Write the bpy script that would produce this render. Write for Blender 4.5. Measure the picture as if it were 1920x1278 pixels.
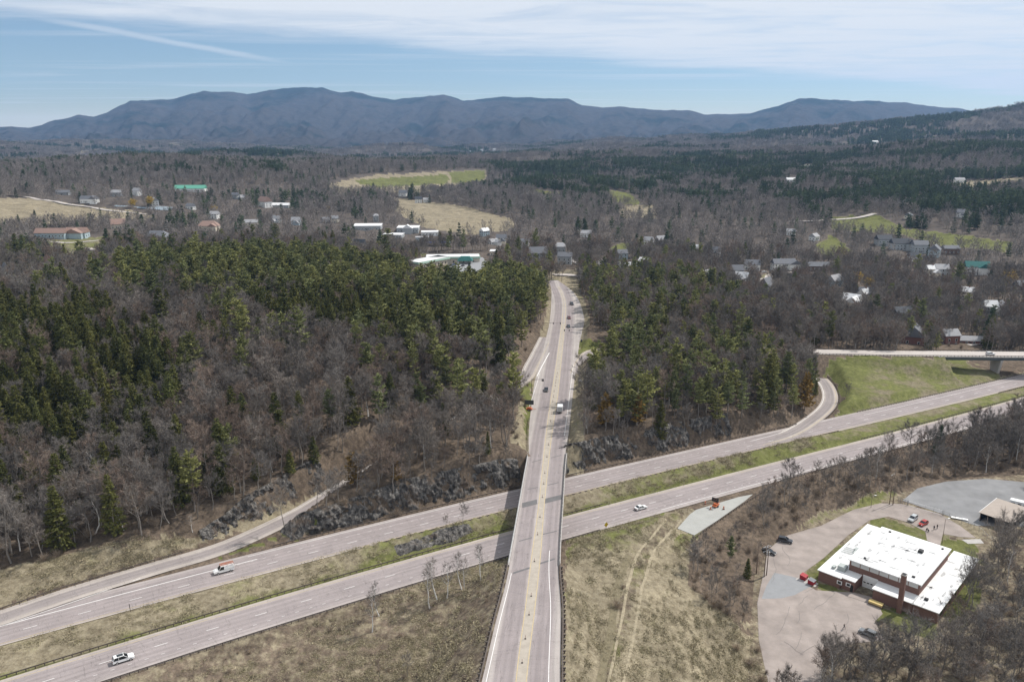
import bpy, bmesh, math, random
import numpy as np
from mathutils import Vector, Matrix, noise as mnoise
random.seed(7); rng = np.random.default_rng(11)
for o in list(bpy.data.objects): bpy.data.objects.remove(o)
SC = bpy.context.scene; COL = SC.collection
# ------------------------------------------------------------------ camera, sky, sun, exposure
F = 1493.0; HY = 242.0; H = 124.0                    # focal length in photo pixels, horizon row, height over the highway
PT = math.atan((639 - HY) / F); CC, SS = math.cos(PT), math.sin(PT)
cam = bpy.data.objects.new('camera', bpy.data.cameras.new('camera')); COL.objects.link(cam)
cam.location = (0, 0, H); cam.rotation_euler = (math.pi / 2 - PT, 0, 0)
cam.data.sensor_width = 36; cam.data.lens = F / 1920 * 36; cam.data.clip_start = 1; cam.data.clip_end = 60000
SC.camera = cam
SUN_AZ, SUN_EL = math.radians(57.7), math.radians(50)   # azimuth from +Y towards +X
SC.view_settings.view_transform = 'Standard'; SC.view_settings.look = 'None'
SC.view_settings.exposure = 0.24; SC.view_settings.gamma = 1
W = bpy.data.worlds.new('World'); SC.world = W; W.use_nodes = True
def build_world():
    nt = W.node_tree; N, L = nt.nodes, nt.links; N.clear()
    out = N.new('ShaderNodeOutputWorld'); bg = N.new('ShaderNodeBackground'); bg.inputs[1].default_value = 0.08
    sky = N.new('ShaderNodeTexSky'); sky.sky_type = 'NISHITA'; sky.sun_disc = False
    sky.sun_elevation = SUN_EL; sky.sun_rotation = SUN_AZ; sky.altitude = 200; sky.air_density = 0.9; sky.dust_density = 0.0; sky.ozone_density = 4.0
    tc = N.new('ShaderNodeTexCoord'); sep = N.new('ShaderNodeSeparateXYZ'); L.new(tc.outputs['Generated'], sep.inputs[0])
    def M(op, a, b=None, clamp=False):
        n = N.new('ShaderNodeMath'); n.operation = op; n.use_clamp = clamp
        for i, v in enumerate((a, b)):
            if v is None: continue
            if hasattr(v, 'links'): L.new(v, n.inputs[i])
            else: n.inputs[i].default_value = v
        return n.outputs[0]
    z = M('MAXIMUM', sep.outputs[2], 0.012)
    u = M('DIVIDE', sep.outputs[0], z); v = M('DIVIDE', sep.outputs[1], z)        # point of the cloud layer overhead, in layer heights
    def noise(sx, sy, rot, detail, rough, dist=0.0):
        c = N.new('ShaderNodeCombineXYZ'); L.new(u, c.inputs[0]); L.new(v, c.inputs[1])
        mp = N.new('ShaderNodeMapping'); L.new(c.outputs[0], mp.inputs[0])
        mp.inputs['Rotation'].default_value = (0, 0, rot); mp.inputs['Scale'].default_value = (sx, sy, 1)
        n = N.new('ShaderNodeTexNoise'); L.new(mp.outputs[0], n.inputs['Vector'])
        n.inputs['Scale'].default_value = 1; n.inputs['Detail'].default_value = detail; n.inputs['Roughness'].default_value = rough
        n.inputs['Distortion'].default_value = dist
        return n.outputs['Fac']
    def ramp(f, a, b):
        r = N.new('ShaderNodeMapRange'); r.interpolation_type = 'SMOOTHSTEP'; r.inputs[1].default_value = a; r.inputs[2].default_value = b
        L.new(f, r.inputs[0]); return r.outputs[0]
    big = noise(0.16, 0.30, 0.10, 6, 0.62, 0.6)
    fine = noise(0.62, 0.95, 0.25, 9, 0.62, 0.9)
    # the edge of the cirrus deck runs slantwise: w grows with distance, and the deck reaches farther out on the right
    w = M('SUBTRACT', v, M('MULTIPLY', u, 0.85))
    w2 = M('ADD', w, M('MULTIPLY', M('SUBTRACT', big, 0.5), 9.0))
    deck = M('SUBTRACT', 1.0, ramp(w2, 9.6, 13.0))
    tex = ramp(M('ADD', M('MULTIPLY', big, 0.45), M('MULTIPLY', fine, 0.55)), 0.34, 0.56)
    deckm = M('MULTIPLY', deck, M('ADD', 0.58, M('MULTIPLY', tex, 0.42)))
    st = noise(0.10, 0.42, 0.12, 7, 0.6, 0.3)
    streak = M('MULTIPLY', ramp(st, 0.50, 0.72), 0.52)
    lowhaze = M('MULTIPLY', ramp(v, 16.0, 90.0), 0.62)
    # old contrail: a straight, slightly spread line on the cloud layer
    cu = M('ADD', M('SUBTRACT', M('MULTIPLY', u, 0.989), M('MULTIPLY', v, 0.148)), 5.49)
    cl = M('ADD', M('MULTIPLY', v, 0.989), M('MULTIPLY', u, 0.148))
    cont = M('SUBTRACT', 1.0, ramp(M('ABSOLUTE', M('ADD', cu, M('MULTIPLY', M('SUBTRACT', fine, 0.5), 0.30))), 0.02, 0.30))
    cont = M('MULTIPLY', cont, M('MULTIPLY', ramp(cl, 6.5, 8.0), M('SUBTRACT', 1.0, ramp(cl, 10.5, 13.5))))
    m = M('MAXIMUM', deckm, M('MAXIMUM', streak, M('MULTIPLY', cont, 0.46)))
    m = M('MAXIMUM', m, lowhaze, True)
    mix = N.new('ShaderNodeMix'); mix.data_type = 'RGBA'; L.new(m, mix.inputs[0]); L.new(sky.outputs[0], mix.inputs[6])
    mix.inputs[7].default_value = (8.9, 9.25, 9.7, 1)
    L.new(mix.outputs[2], bg.inputs[0]); L.new(bg.outputs[0], out.inputs[0])
build_world()
sun = bpy.data.objects.new('sun', bpy.data.lights.new('sun', 'SUN')); COL.objects.link(sun)
sun.data.energy = 4.1; sun.data.angle = math.radians(0.55); sun.data.color = (1.0, 0.955, 0.89)
SUNV = Vector((math.sin(SUN_AZ) * math.cos(SUN_EL), math.cos(SUN_AZ) * math.cos(SUN_EL), math.sin(SUN_EL)))
sun.rotation_euler = SUNV.to_track_quat('Z', 'Y').to_euler()

# ------------------------------------------------------------------ pixel <-> place
def ray(px, py):
    x = (px - 960) / F; y = -(py - 639) / F
    return np.array([x, CC + y * SS, -SS + y * CC])
def P(px, py, z=0.0):
    d = ray(px, py); t = (z - H) / d[2]; return np.array([d[0] * t, d[1] * t, z])
G = 0.025                                           # the highway falls gently to the right
def HP(px, py):
    d = ray(px, py); t = -H / (d[2] + G * d[0]); return np.array([d[0] * t, d[1] * t, H + d[2] * t])
def pix(x, y, z):
    vz = z - H; Z = np.maximum(y * CC - vz * SS, 1.0); Y = y * SS + vz * CC
    return 960 + F * x / Z, 639 - F * Y / Z, Z
def inpoly(px, py, poly):
    px = np.asarray(px, float); py = np.asarray(py, float); c = np.zeros(px.shape, bool); n = len(poly)
    for i in range(n):
        x1, y1 = poly[i][:2]; x2, y2 = poly[(i + 1) % n][:2]
        if y1 == y2: continue
        c ^= ((y1 > py) != (y2 > py)) & (px < (x2 - x1) * (py - y1) / (y2 - y1) + x1)
    return c
def smooth(x, a, b):
    t = np.clip((x - a) / (b - a), 0, 1); return t * t * (3 - 2 * t)
# vectorised value noise
_perm = rng.permutation(4096); _val = rng.random(4096)
def vnoise(x, y):
    xi = np.floor(x).astype(np.int64); yi = np.floor(y).astype(np.int64); fx = x - xi; fy = y - yi
    fx = fx * fx * (3 - 2 * fx); fy = fy * fy * (3 - 2 * fy)
    def g(a, b): return _val[_perm[(_perm[a & 4095] + b) & 4095]]
    return (g(xi, yi) * (1 - fx) + g(xi + 1, yi) * fx) * (1 - fy) + (g(xi, yi + 1) * (1 - fx) + g(xi + 1, yi + 1) * fx) * fy
def fbm(x, y, o=4, r=0.5):
    s = 0; a = 1; t = 0
    for i in range(o): s = s + a * vnoise(x + 37.1 * i, y - 11.7 * i); t += a; a *= r; x = x * 2.03; y = y * 2.03
    return s / t

# ------------------------------------------------------------------ roads as dense polylines (world metres)
def dense(pts, step=2.0):
    pts = np.array(pts, float); out = []
    n = len(pts); e = np.vstack([2 * pts[0] - pts[1], pts, 2 * pts[-1] - pts[-2]])
    for i in range(n - 1):
        p0, p1, p2, p3 = e[i], e[i + 1], e[i + 2], e[i + 3]; k = max(2, int(np.linalg.norm(p2 - p1) / step))
        t = np.linspace(0, 1, k, endpoint=False)[:, None]
        out.append(0.5 * (2 * p1 + (p2 - p0) * t + (2 * p0 - 5 * p1 + 4 * p2 - p3) * t * t + (3 * p1 - p0 - 3 * p2 + p3) * t ** 3))
    out.append(pts[-1:]); return np.vstack(out)
def normals(pl):
    t = np.gradient(pl[:, :2], axis=0); t /= np.linalg.norm(t, axis=1)[:, None] + 1e-9
    return np.stack([-t[:, 1], t[:, 0]], 1)              # to the left of travel
def offset(pl, d):
    q = pl.copy(); q[:, :2] += normals(pl) * (np.asarray(d)[:, None] if np.ndim(d) else d); return q
CN = [8.56942812e-07, -3.01341994e-04, 6.03599739e-01, 2.23905876e+02]
CF = [5.09167980e-07, -2.07334550e-04, 5.89585675e-01, 2.50480755e+02]
xs = np.arange(-190, 430, 1.7)
def hline(c):
    y = np.polyval(c, np.clip(xs, -150, 300)); s1 = np.polyval(np.polyder(c), 300); y = y + np.maximum(xs - 300, 0) * s1 + np.minimum(xs + 150, 0) * np.polyval(np.polyder(c), -150)
    return np.stack([xs, y, -G * xs], 1)
NEAR = hline(CN); FAR = hline(CF)                     # lane lines of the two carriageways
ZB = 8.0
rtL = dense([P(*q, ZB) for q in ((848, 1500), (903, 1278), (928, 1171), (950, 1085), (966, 999), (984, 895), (991, 852), (992, 801), (1002, 718), (1013, 680), (1022, 640), (1031, 599), (1034, 548), (1030, 530))])
rtR = dense([P(*q, ZB) for q in ((1058, 1500), (1051, 1278), (1052, 1143), (1047, 1053), (1053, 945), (1059, 860), (1067, 804), (1078, 706), (1084, 660), (1087, 640), (1091, 623), (1095, 593), (1078, 551), (1046, 525))])
ys = np.arange(112, 626, 2.0)
RTL = np.stack([np.interp(ys, rtL[:, 1], rtL[:, 0]), ys, np.full(len(ys), ZB)], 1)
RTR = np.stack([np.interp(ys, rtR[:, 1], rtR[:, 0]), ys, np.full(len(ys), ZB)], 1)
zdrop = -9.0 * smooth(ys, 430, 640); RTL[:, 2] += zdrop * 0.0; RTR[:, 2] += zdrop * 0.0
RTC = (RTL + RTR) / 2; RTW = np.linalg.norm(RTL - RTR, axis=1)
LRAMP = dense([HP(-60, 1176), HP(0, 1158), HP(120, 1117), HP(220, 1086), HP(300, 1062), HP(425, 1024), HP(550, 967), [-64, 250, 2.0], [-44, 284, 3.0], [-20, 322, 5.2], P(975, 717, 7.9), P(1000, 680, 8), P(1024, 632, 8)])
RRAMP = dense([P(1080, 700, 8), P(1095, 672, 8), P(1121, 657, 7.8), [70, 418, 6.5], [105, 436, 4], HP(1470, 690) + [0, 0, 1.0], HP(1520, 698), HP(1545, 716), HP(1556, 740), HP(1550, 762), HP(1522, 787), HP(1480, 812), HP(1420, 830)])
OVER = dense([[100, 452, 4.0], P(1500, 657, 4.2), P(1580, 660, 4.4), P(1680, 662, 4.5), P(1800, 663, 4.5), P(1930, 664, 4.5), P(2100, 664, 4.5), P(2300, 664, 4.5)])
def near_line(x, y, pl):
    """distance to a polyline, index of the nearest sample"""
    D = np.full(x.shape, 1e9); I = np.zeros(x.shape, int)
    for s in range(0, len(pl), 60):
        q = pl[s:s + 60]; m = (x > q[:, 0].min() - 70) & (x < q[:, 0].max() + 70) & (y > q[:, 1].min() - 70) & (y < q[:, 1].max() + 70)
        if not m.any(): continue
        d = np.hypot(x[m][:, None] - q[:, 0], y[m][:, None] - q[:, 1]); i = d.argmin(1); dd = d[np.arange(len(i)), i]
        b = dd < D[m]; idx = np.where(m)[0][b]; D[idx] = dd[b]; I[idx] = i[b] + s
    return D, I
def polydist(x, y, poly):
    D = np.full(x.shape, 1e9); n = len(poly)
    for i in range(n):
        a = np.array(poly[i][:2]); b = np.array(poly[(i + 1) % n][:2]); ab = b - a; t = np.clip(((x - a[0]) * ab[0] + (y - a[1]) * ab[1]) / (ab @ ab), 0, 1)
        D = np.minimum(D, np.hypot(x - a[0] - t * ab[0], y - a[1] - t * ab[1]))
    return np.where(inpoly(x, y, poly), 0, D)
ZS = -8.0                                             # level of the yard around the brick building
SITE = [P(*q, ZS)[:2] for q in ((1440, 1420), (1400, 1278), (1408, 1150), (1412, 1080), (1450, 1015), (1560, 962), (1680, 925), (1770, 900), (1900, 888), (2080, 900), (2100, 1100), (2050, 1420))]
PULL = [HP(*q) for q in ((1262, 990), (1300, 952), (1390, 925), (1440, 915), (1400, 945), (1330, 1003), (1298, 1010))]
BR0, BR1 = 196.0, 275.0                               # the bridge spans this stretch of the state road
# ------------------------------------------------------------------ terrain height
def _ctrl():
    c = []
    def a(px, py, z): q = P(px, py, z); c.append(q)
    for q in ((-100, 1278, 4), (0, 1200, 3.5), (300, 1278, 0), (600, 1278, -2), (800, 1230, -1.5), (880, 1150, 0), (900, 1450, 1), (300, 1450, -4),
              (0, 1060, 7), (100, 1000, 9), (0, 900, 13), (300, 960, 10), (500, 860, 13), (640, 880, 10), (700, 800, 15), (850, 830, 14), (930, 780, 11), (-200, 1000, 12),
              (400, 760, 20), (200, 760, 21), (0, 750, 25), (600, 700, 23), (850, 700, 17), (-200, 750, 28), (0, 620, 25), (300, 620, 27), (600, 600, 25), (850, 600, 18), (-300, 560, 22),
              (300, 535, 25), (600, 525, 22), (800, 555, 14), (950, 560, 9), (60, 530, 14), (200, 470, 12), (100, 435, 14), (50, 395, 20), (120, 372, 24), (-200, 450, 20), (300, 395, 16), (480, 390, 10), (480, 430, 10),
              (830, 490, 4), (1000, 500, 4), (1040, 470, 0), (700, 465, 6), (720, 425, 3), (850, 400, 4), (650, 380, 8), (770, 340, 12), (1000, 380, 8), (1150, 372, 10), (1100, 430, 2),
              (1130, 600, 9.5), (1300, 700, 9), (1200, 780, 11), (1120, 760, 9), (1450, 770, 4), (1400, 640, 6), (1300, 560, 4), (1200, 520, 2), (1320, 800, 8),
              (1600, 640, 1), (1600, 590, -5), (1750, 620, -7), (1900, 600, -8), (1900, 700, -6), (2100, 640, -8), (1800, 530, -6), (1600, 530, -6), (1450, 500, -4), (1250, 455, 1), (1480, 495, -3), (1700, 470, 3), (1850, 455, 8), (1650, 425, 10), (1500, 410, 8), (1350, 410, 4), (2100, 450, 15),
              (1500, 1050, -8), (1600, 1200, -8), (1750, 1000, -8), (1800, 930, -8), (1850, 1200, -9), (1950, 1000, -9), (1420, 1278, -8), (1600, 1450, -9), (2100, 1200, -10), (1700, 860, -7.5), (1900, 830, -8), (2100, 800, -9),
              (1160, 1100, 3), (1120, 1250, 3.5), (1250, 1240, 0.5), (1230, 1040, 1.0), (1290, 1130, -2), (1340, 1060, -5), (1380, 1180, -6), (1150, 1450, 4), (1300, 1450, 0)):
        a(*q)
    # far country: degrees right of the axis, distance, height
    for th, r, z in ((-34, 1300, 36), (-25, 1250, 30), (-34, 1900, 62), (-26, 1900, 58), (-18, 1800, 46), (-10, 1900, 40), (-34, 2700, 30), (-20, 2700, 22), (-8, 2600, 25),
                     (0, 1500, 10), (0, 2100, 22), (4, 2600, 34), (8, 2000, 24), (12, 2500, 38), (12, 1500, 16), (20, 1400, 22), (20, 2100, 42), (28, 1500, 40), (28, 2200, 66), (34, 1500, 48), (36, 2500, 90),
                     (-34, 4200, 4), (-20, 4200, 0), (-6, 4200, 8), (4, 4000, 28), (12, 3800, 52), (20, 3600, 70), (26, 3600, 98), (31, 4000, 165), (34, 4300, 215), (40, 4300, 230), (-45, 1500, 45), (45, 1500, 40), (-45, 500, 22), (45, 400, -8),
                     (-34, 6500, 4), (-20, 6500, 6), (-6, 6500, 6), (6, 6500, 12), (18, 6500, 30), (30, 6500, 90), (40, 6500, 140), (-45, 4000, 10), (45, 3500, 110)):
        t = math.radians(th); c.append(np.array([r * math.sin(t), r * math.cos(t), z]))
    c = np.array(c); return c
CT = _ctrl()
def uv(x, y): r = np.hypot(x, y); return np.stack([np.arctan2(x, y), np.log(np.maximum(r, 30))], -1)
def _tps(d2): return np.where(d2 > 0, 0.5 * d2 * np.log(np.maximum(d2, 1e-20)), 0)
_cu = uv(CT[:, 0], CT[:, 1]); _n = len(_cu)
_A = np.zeros((_n + 3, _n + 3)); _A[:_n, :_n] = _tps(((_cu[:, None] - _cu[None]) ** 2).sum(-1)) + np.eye(_n) * 2e-3
_A[:_n, _n] = 1; _A[:_n, _n + 1:] = _cu; _A[_n, :_n] = 1; _A[_n + 1:, :_n] = _cu.T
_w = np.linalg.solve(_A, np.concatenate([CT[:, 2], [0, 0, 0]]))
def base_h(x, y):
    q = uv(x, y); z = np.zeros(len(x))
    for s in range(0, len(x), 20000):
        e = q[s:s + 20000]; z[s:s + 20000] = _tps(((e[:, None] - _cu[None]) ** 2).sum(-1)) @ _w[:_n] + _w[_n] + e @ _w[_n + 1:]
    return z
RIDGE = [(-500, 250), (-120, 246), (0, 238), (60, 239), (120, 224), (150, 215), (180, 218), (215, 207), (250, 190), (320, 188), (390, 173), (430, 173), (470, 181), (500, 172), (540, 166), (610, 165), (640, 173), (665, 171), (700, 181), (740, 186), (800, 181), (835, 180), (870, 189), (900, 185), (950, 182), (1040, 183), (1065, 184), (1090, 198), (1130, 201), (1160, 199), (1220, 206), (1290, 206), (1320, 215), (1400, 212), (1440, 203), (1490, 187), (1550, 188), (1640, 190), (1720, 198), (1790, 203), (1850, 215), (1900, 217), (2000, 214), (2200, 218), (2500, 225)]
def mount_h(x, y):
    r = np.hypot(x, y); px = 960 + F * x / np.maximum(y * CC + H * SS, 1) * CC ** 0; px = 960 + F * np.tan(np.arctan2(x, y)) * 1.0 / (CC)
    ry = np.interp(px, [a for a, b in RIDGE], [b for a, b in RIDGE]) + (fbm(px / 22.0, px * 0 + 3.3, 3) - 0.5) * 4
    RR = 11500 + 900 * np.sin(px / 260.0)
    vy = -(ry - 639) / F; te = (-SS + vy * CC) / np.hypot((px - 960) / F, CC + vy * SS); top = H + te * RR
    t = np.clip((r - 5400) / (RR - 5400), 0, 1.4)
    prof = np.where(t < 1, 0.13 * smooth(t, 0, 0.35) + 0.87 * smooth(t, 0.22, 1.02) ** 1.25, 1 - 0.9 * (t - 1))
    spur = (0.55 * fbm(px / 70.0 + r / 2600, r / 1500.0, 5, 0.6) + 0.45 * np.abs(2 * fbm(px / 55.0 - r / 3100 + 9, r / 1900.0, 5, 0.55) - 1) - 0.36)
    return np.clip(prof, 0, 1) * top + spur * 640 * np.clip(t * 2.5, 0, 1) * np.clip(1.02 - t, 0, 1) ** 0.8
ROADS = [(RTC, RTW / 2 + 1.2, 1.1, 0.62, 'rt'), (LRAMP, 5.0, 1.2, 0.6, 'l'), (RRAMP, 4.4, 0.8, 0.5, 'r'), (OVER, 6.5, 0.6, 0.55, 'o'),
         (offset(NEAR, -0.8), 8.2, 0.55, 0.5, 'n'), (offset(FAR, 1.8), 8.0, 1.1, 0.35, 'f')]
def height(x, y):
    x = np.asarray(x, float).ravel(); y = np.asarray(y, float).ravel(); r = np.hypot(x, y)
    z = base_h(x, y) + (fbm(x / 30, y / 30, 4) - 0.5) * 2.4 * np.clip(r / 300, 0.4, 3) + (fbm(x / 260 + 9, y / 260, 4) - 0.5) * 44 * smooth(r, 900, 1700) + (fbm(x / 900 + 3, y / 900 + 8, 3) - 0.5) * 130 * smooth(r, 1500, 3600)
    z += (fbm(x / 4, y / 4, 3) - 0.5) * 0.5
    m = np.where(r < 1100)[0]; X, Y, Z = x[m], y[m], z[m]
    for pl, hw, cut, fill, nm in ROADS:
        D, I = near_line(X, Y, pl); w = (hw if np.ndim(hw) == 0 else hw[I]); zr = pl[I, 2]; d = np.maximum(D - w, 0)
        ok = D < 68
        if nm == 'rt': ok &= ~((Y > BR0 + 2) & (Y < BR1 - 2))
        if nm == 'o': ok &= X < 236
        if nm == 'r': ok &= (I > 6) & (I < len(pl) - 3)
        if nm == 'f': cut = np.where(((X > -72) & (X < 10)) | ((X > 18) & (X < 102)), 2.3, 1.0); d = np.where(D > w, np.maximum(D - w - 1.5 * (cut > 2), 0), 0)
        if nm == 'l': cut = 0.8 + 1.4 * smooth(Y, 222, 240) * (1 - smooth(Y, 290, 310))
        lo = zr - 0.14 - fill * d; hi = zr - 0.14 + cut * d
        k = smooth(D, 45, 66); zz = np.clip(Z, lo, hi)
        Z = np.where(ok, zz * (1 - k) + Z * k, Z)
    d = polydist(X, Y, SITE); Z = np.where(d < 40, np.clip(Z, ZS - 0.05 - 0.4 * d, ZS - 0.05 + 0.55 * d), Z)
    pp = np.array(PULL); d = polydist(X, Y, [q[:2] for q in PULL]); zp = -G * X; Z = np.where(d < 20, np.clip(Z, zp - 0.14 - 0.6 * d, zp - 0.14 + 0.5 * d), Z)
    z[m] = Z
    return z
def hz(x, y): return float(height(np.array([x]), np.array([y]))[0])
def ground(px, py):
    """where the sight line of a photo pixel meets the terrain"""
    d = ray(px, py); ts = np.concatenate([np.arange(100, 1200, 3.0), np.arange(1200, 7000, 15.0)])
    q = np.array([0, 0, H]) + d * ts[:, None]; g = height(q[:, 0], q[:, 1]); i = np.argmax(q[:, 2] < g)
    if not (q[i, 2] < g[i]): return P(px, py, 0)
    return np.array([q[i, 0], q[i, 1], g[i]])

# ------------------------------------------------------------------ mesh helpers
def mesh(name, verts, faces, mats=(), mi=None, smooth_=False, uvs=None):
    verts = np.asarray(verts, np.float32).reshape(-1, 3)
    fl = faces if isinstance(faces, list) and len(faces) and isinstance(faces[0], np.ndarray) and faces[0].ndim == 2 else [np.asarray(faces)] if isinstance(faces, np.ndarray) else None
    me = bpy.data.meshes.new(name)
    if fl is None:
        me.from_pydata([tuple(map(float, v)) for v in verts], [], [tuple(map(int, f)) for f in faces])
    else:
        fl = [f for f in fl if len(f)]; n = sum(len(f) for f in fl); tot = np.concatenate([np.full(len(f), f.shape[1]) for f in fl]); st = np.concatenate([[0], np.cumsum(tot)[:-1]])
        me.vertices.add(len(verts)); me.vertices.foreach_set('co', verts.ravel())
        me.loops.add(int(tot.sum())); me.loops.foreach_set('vertex_index', np.concatenate([f.ravel() for f in fl]).astype(np.int32))
        me.polygons.add(n); me.polygons.foreach_set('loop_start', st.astype(np.int32)); me.polygons.foreach_set('loop_total', tot.astype(np.int32))
        me.update(calc_edges=True)
    for m in (mats if isinstance(mats, (list, tuple)) else [mats]): me.materials.append(m)
    if mi is not None: me.polygons.foreach_set('material_index', np.asarray(mi, np.int32))
    if smooth_: me.polygons.foreach_set('use_smooth', np.ones(len(me.polygons), bool))
    if uvs is not None:
        ul = me.uv_layers.new(name='UVMap'); vi = np.empty(len(me.loops), np.int32); me.loops.foreach_get('vertex_index', vi); ul.data.foreach_set('uv', np.asarray(uvs, np.float32)[vi].ravel())
    me.validate(); return me
def link(name, me, parent=None, loc=None, rot=None, label=None, cat=None, group=None, kind=None):
    o = bpy.data.objects.new(name, me); COL.objects.link(o)
    if parent is not None: o.parent = parent
    if loc is not None: o.location = loc
    if rot is not None: o.rotation_euler = rot if np.ndim(rot) else (0, 0, rot)
    if label: o['label'] = label
    if cat: o['category'] = cat
    if group: o['group'] = group
    if kind: o['kind'] = kind
    return o
def empty(name, loc, rot=0, label=None, cat=None, group=None):
    o = link(name, None, None, loc, rot, label, cat, group); o.empty_display_size = 0.5; return o
class B:
    """collects boxes, tubes and prisms into one mesh"""
    def __init__(s): s.v = []; s.f = []
    def add(s, v, f): n = len(s.v); s.v += [tuple(map(float, q)) for q in v]; s.f += [tuple(i + n for i in q) for q in f]; return s
    def box(s, x0, x1, y0, y1, z0, z1):
        return s.add([(x, y, z) for z in (z0, z1) for x, y in ((x0, y0), (x1, y0), (x1, y1), (x0, y1))], [(3, 2, 1, 0), (4, 5, 6, 7), (0, 1, 5, 4), (1, 2, 6, 5), (2, 3, 7, 6), (3, 0, 4, 7)])
    def bar(s, a, b, w, h=None, up=(0, 0, 1)):
        h = h or w; a, b = Vector(a), Vector(b); d = (b - a).normalized(); u = Vector(up)
        if abs(d.dot(u)) > .97: u = Vector((1, 0, 0))
        r = d.cross(u).normalized(); u = r.cross(d); q = []
        for p in (a, b): q += [p + r * (sx * w / 2) + u * (sz * h / 2) for sx, sz in ((-1, -1), (1, -1), (1, 1), (-1, 1))]
        return s.add(q, [(3, 2, 1, 0), (4, 5, 6, 7), (0, 1, 5, 4), (1, 2, 6, 5), (2, 3, 7, 6), (3, 0, 4, 7)])
    def tube(s, a, b, r0, r1=None, n=8, cap=True):
        r1 = r0 if r1 is None else r1; a, b = Vector(a), Vector(b); d = (b - a).normalized(); u = Vector((0, 0, 1)) if abs(d.z) < .95 else Vector((1, 0, 0))
        r = d.cross(u).normalized(); u = r.cross(d); q = []
        for p, rr in ((a, r0), (b, r1)): q += [p + (r * math.cos(k * 2 * math.pi / n) + u * math.sin(k * 2 * math.pi / n)) * rr for k in range(n)]
        f = [(k, (k + 1) % n, n + (k + 1) % n, n + k) for k in range(n)]
        if cap: f += [tuple(range(n - 1, -1, -1)), tuple(range(n, 2 * n))]
        return s.add(q, f)
    def prism(s, prof, y0, y1, axis='y'):
        n = len(prof); mk = (lambda a, z, y: (a, y, z)) if axis == 'y' else (lambda a, z, y: (y, a, z))
        q = [mk(a, z, y0) for a, z in prof] + [mk(a, z, y1) for a, z in prof]
        return s.add(q, [(k, (k + 1) % n, n + (k + 1) % n, n + k) for k in range(n)] + [tuple(range(n - 1, -1, -1)), tuple(range(n, 2 * n))])
    def me(s, name, mats=(), smooth_=False):
        m = bpy.data.meshes.new(name); m.from_pydata(s.v, [], s.f)
        bm = bmesh.new(); bm.from_mesh(m); bmesh.ops.recalc_face_normals(bm, faces=bm.faces); bm.to_mesh(m); bm.free()
        for k in (mats if isinstance(mats, (list, tuple)) else [mats]): m.materials.append(k)
        if smooth_: m.polygons.foreach_set('use_smooth', np.ones(len(m.polygons), bool))
        return m
def copy_tree(o, parent=None, loc=None, rot=None, label=None):
    c = o.copy(); COL.objects.link(c)
    if parent is not None: c.parent = parent
    if loc is not None: c.location = loc
    if rot is not None: c.rotation_euler = (0, 0, rot)
    if label: c['label'] = label
    for ch in list(o.children): copy_tree(ch, c)
    return c

# ------------------------------------------------------------------ materials
def mat(name, col, rough=0.85, metal=0.0, spec=0.3, var=0.0, scale=1.0, bump=0.0, island=0.0, objrand=0.0, detail=4, hue=None, transl=0.0):
    """principled surface; var = noise variation of the colour, objrand = variation between objects"""
    m = bpy.data.materials.new(name); m.use_nodes = True; nt = m.node_tree; N, L = nt.nodes, nt.links; p = N['Principled BSDF']
    p.inputs['Roughness'].default_value = rough; p.inputs['Metallic'].default_value = metal; p.inputs['Specular IOR Level'].default_value = spec
    c = N.new('ShaderNodeRGB'); c.outputs[0].default_value = (*col, 1); cur = c.outputs[0]
    def mul(fac_sock, lo, hi):
        nonlocal cur
        r = N.new('ShaderNodeMapRange'); L.new(fac_sock, r.inputs[0]); r.inputs[3].default_value = lo; r.inputs[4].default_value = hi
        x = N.new('ShaderNodeVectorMath'); x.operation = 'SCALE'; L.new(cur, x.inputs[0]); L.new(r.outputs[0], x.inputs['Scale']); cur = x.outputs[0]
    if var:
        t = N.new('ShaderNodeTexCoord'); n = N.new('ShaderNodeTexNoise'); L.new(t.outputs['Object'], n.inputs['Vector']); n.inputs['Scale'].default_value = scale; n.inputs['Detail'].default_value = detail; n.inputs['Roughness'].default_value = 0.6
        mul(n.outputs['Fac'], 1 - 2 * var, 1 + 2 * var)
        if bump:
            b = N.new('ShaderNodeBump'); b.inputs['Strength'].default_value = bump; b.inputs['Distance'].default_value = 0.1; L.new(n.outputs['Fac'], b.inputs['Height']); L.new(b.outputs[0], p.inputs['Normal'])
    if island:
        g = N.new('ShaderNodeNewGeometry'); mul(g.outputs['Random Per Island'], 1 - island, 1 + island)
    if objrand or hue:
        oi = N.new('ShaderNodeObjectInfo')
        if hue:
            mx = N.new('ShaderNodeMix'); mx.data_type = 'RGBA'; L.new(oi.outputs['Random'], mx.inputs[0]); L.new(cur, mx.inputs[6]); mx.inputs[7].default_value = (*hue, 1); cur = mx.outputs[2]
        if objrand:
            wn = N.new('ShaderNodeTexWhiteNoise'); wn.noise_dimensions = '1D'; L.new(oi.outputs['Random'], wn.inputs['W']); mul(wn.outputs['Value'], 1 - objrand, 1 + objrand)
    L.new(cur, p.inputs['Base Color'])
    if transl:
        t = N.new('ShaderNodeBsdfTranslucent'); L.new(cur, t.inputs[0]); a = N.new('ShaderNodeMixShader'); a.inputs[0].default_value = transl
        L.new(p.outputs[0], a.inputs[1]); L.new(t.outputs[0], a.inputs[2]); L.new(a.outputs[0], N['Material Output'].inputs[0])
    return m
def nodes(m): return m.node_tree.nodes, m.node_tree.links
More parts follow.
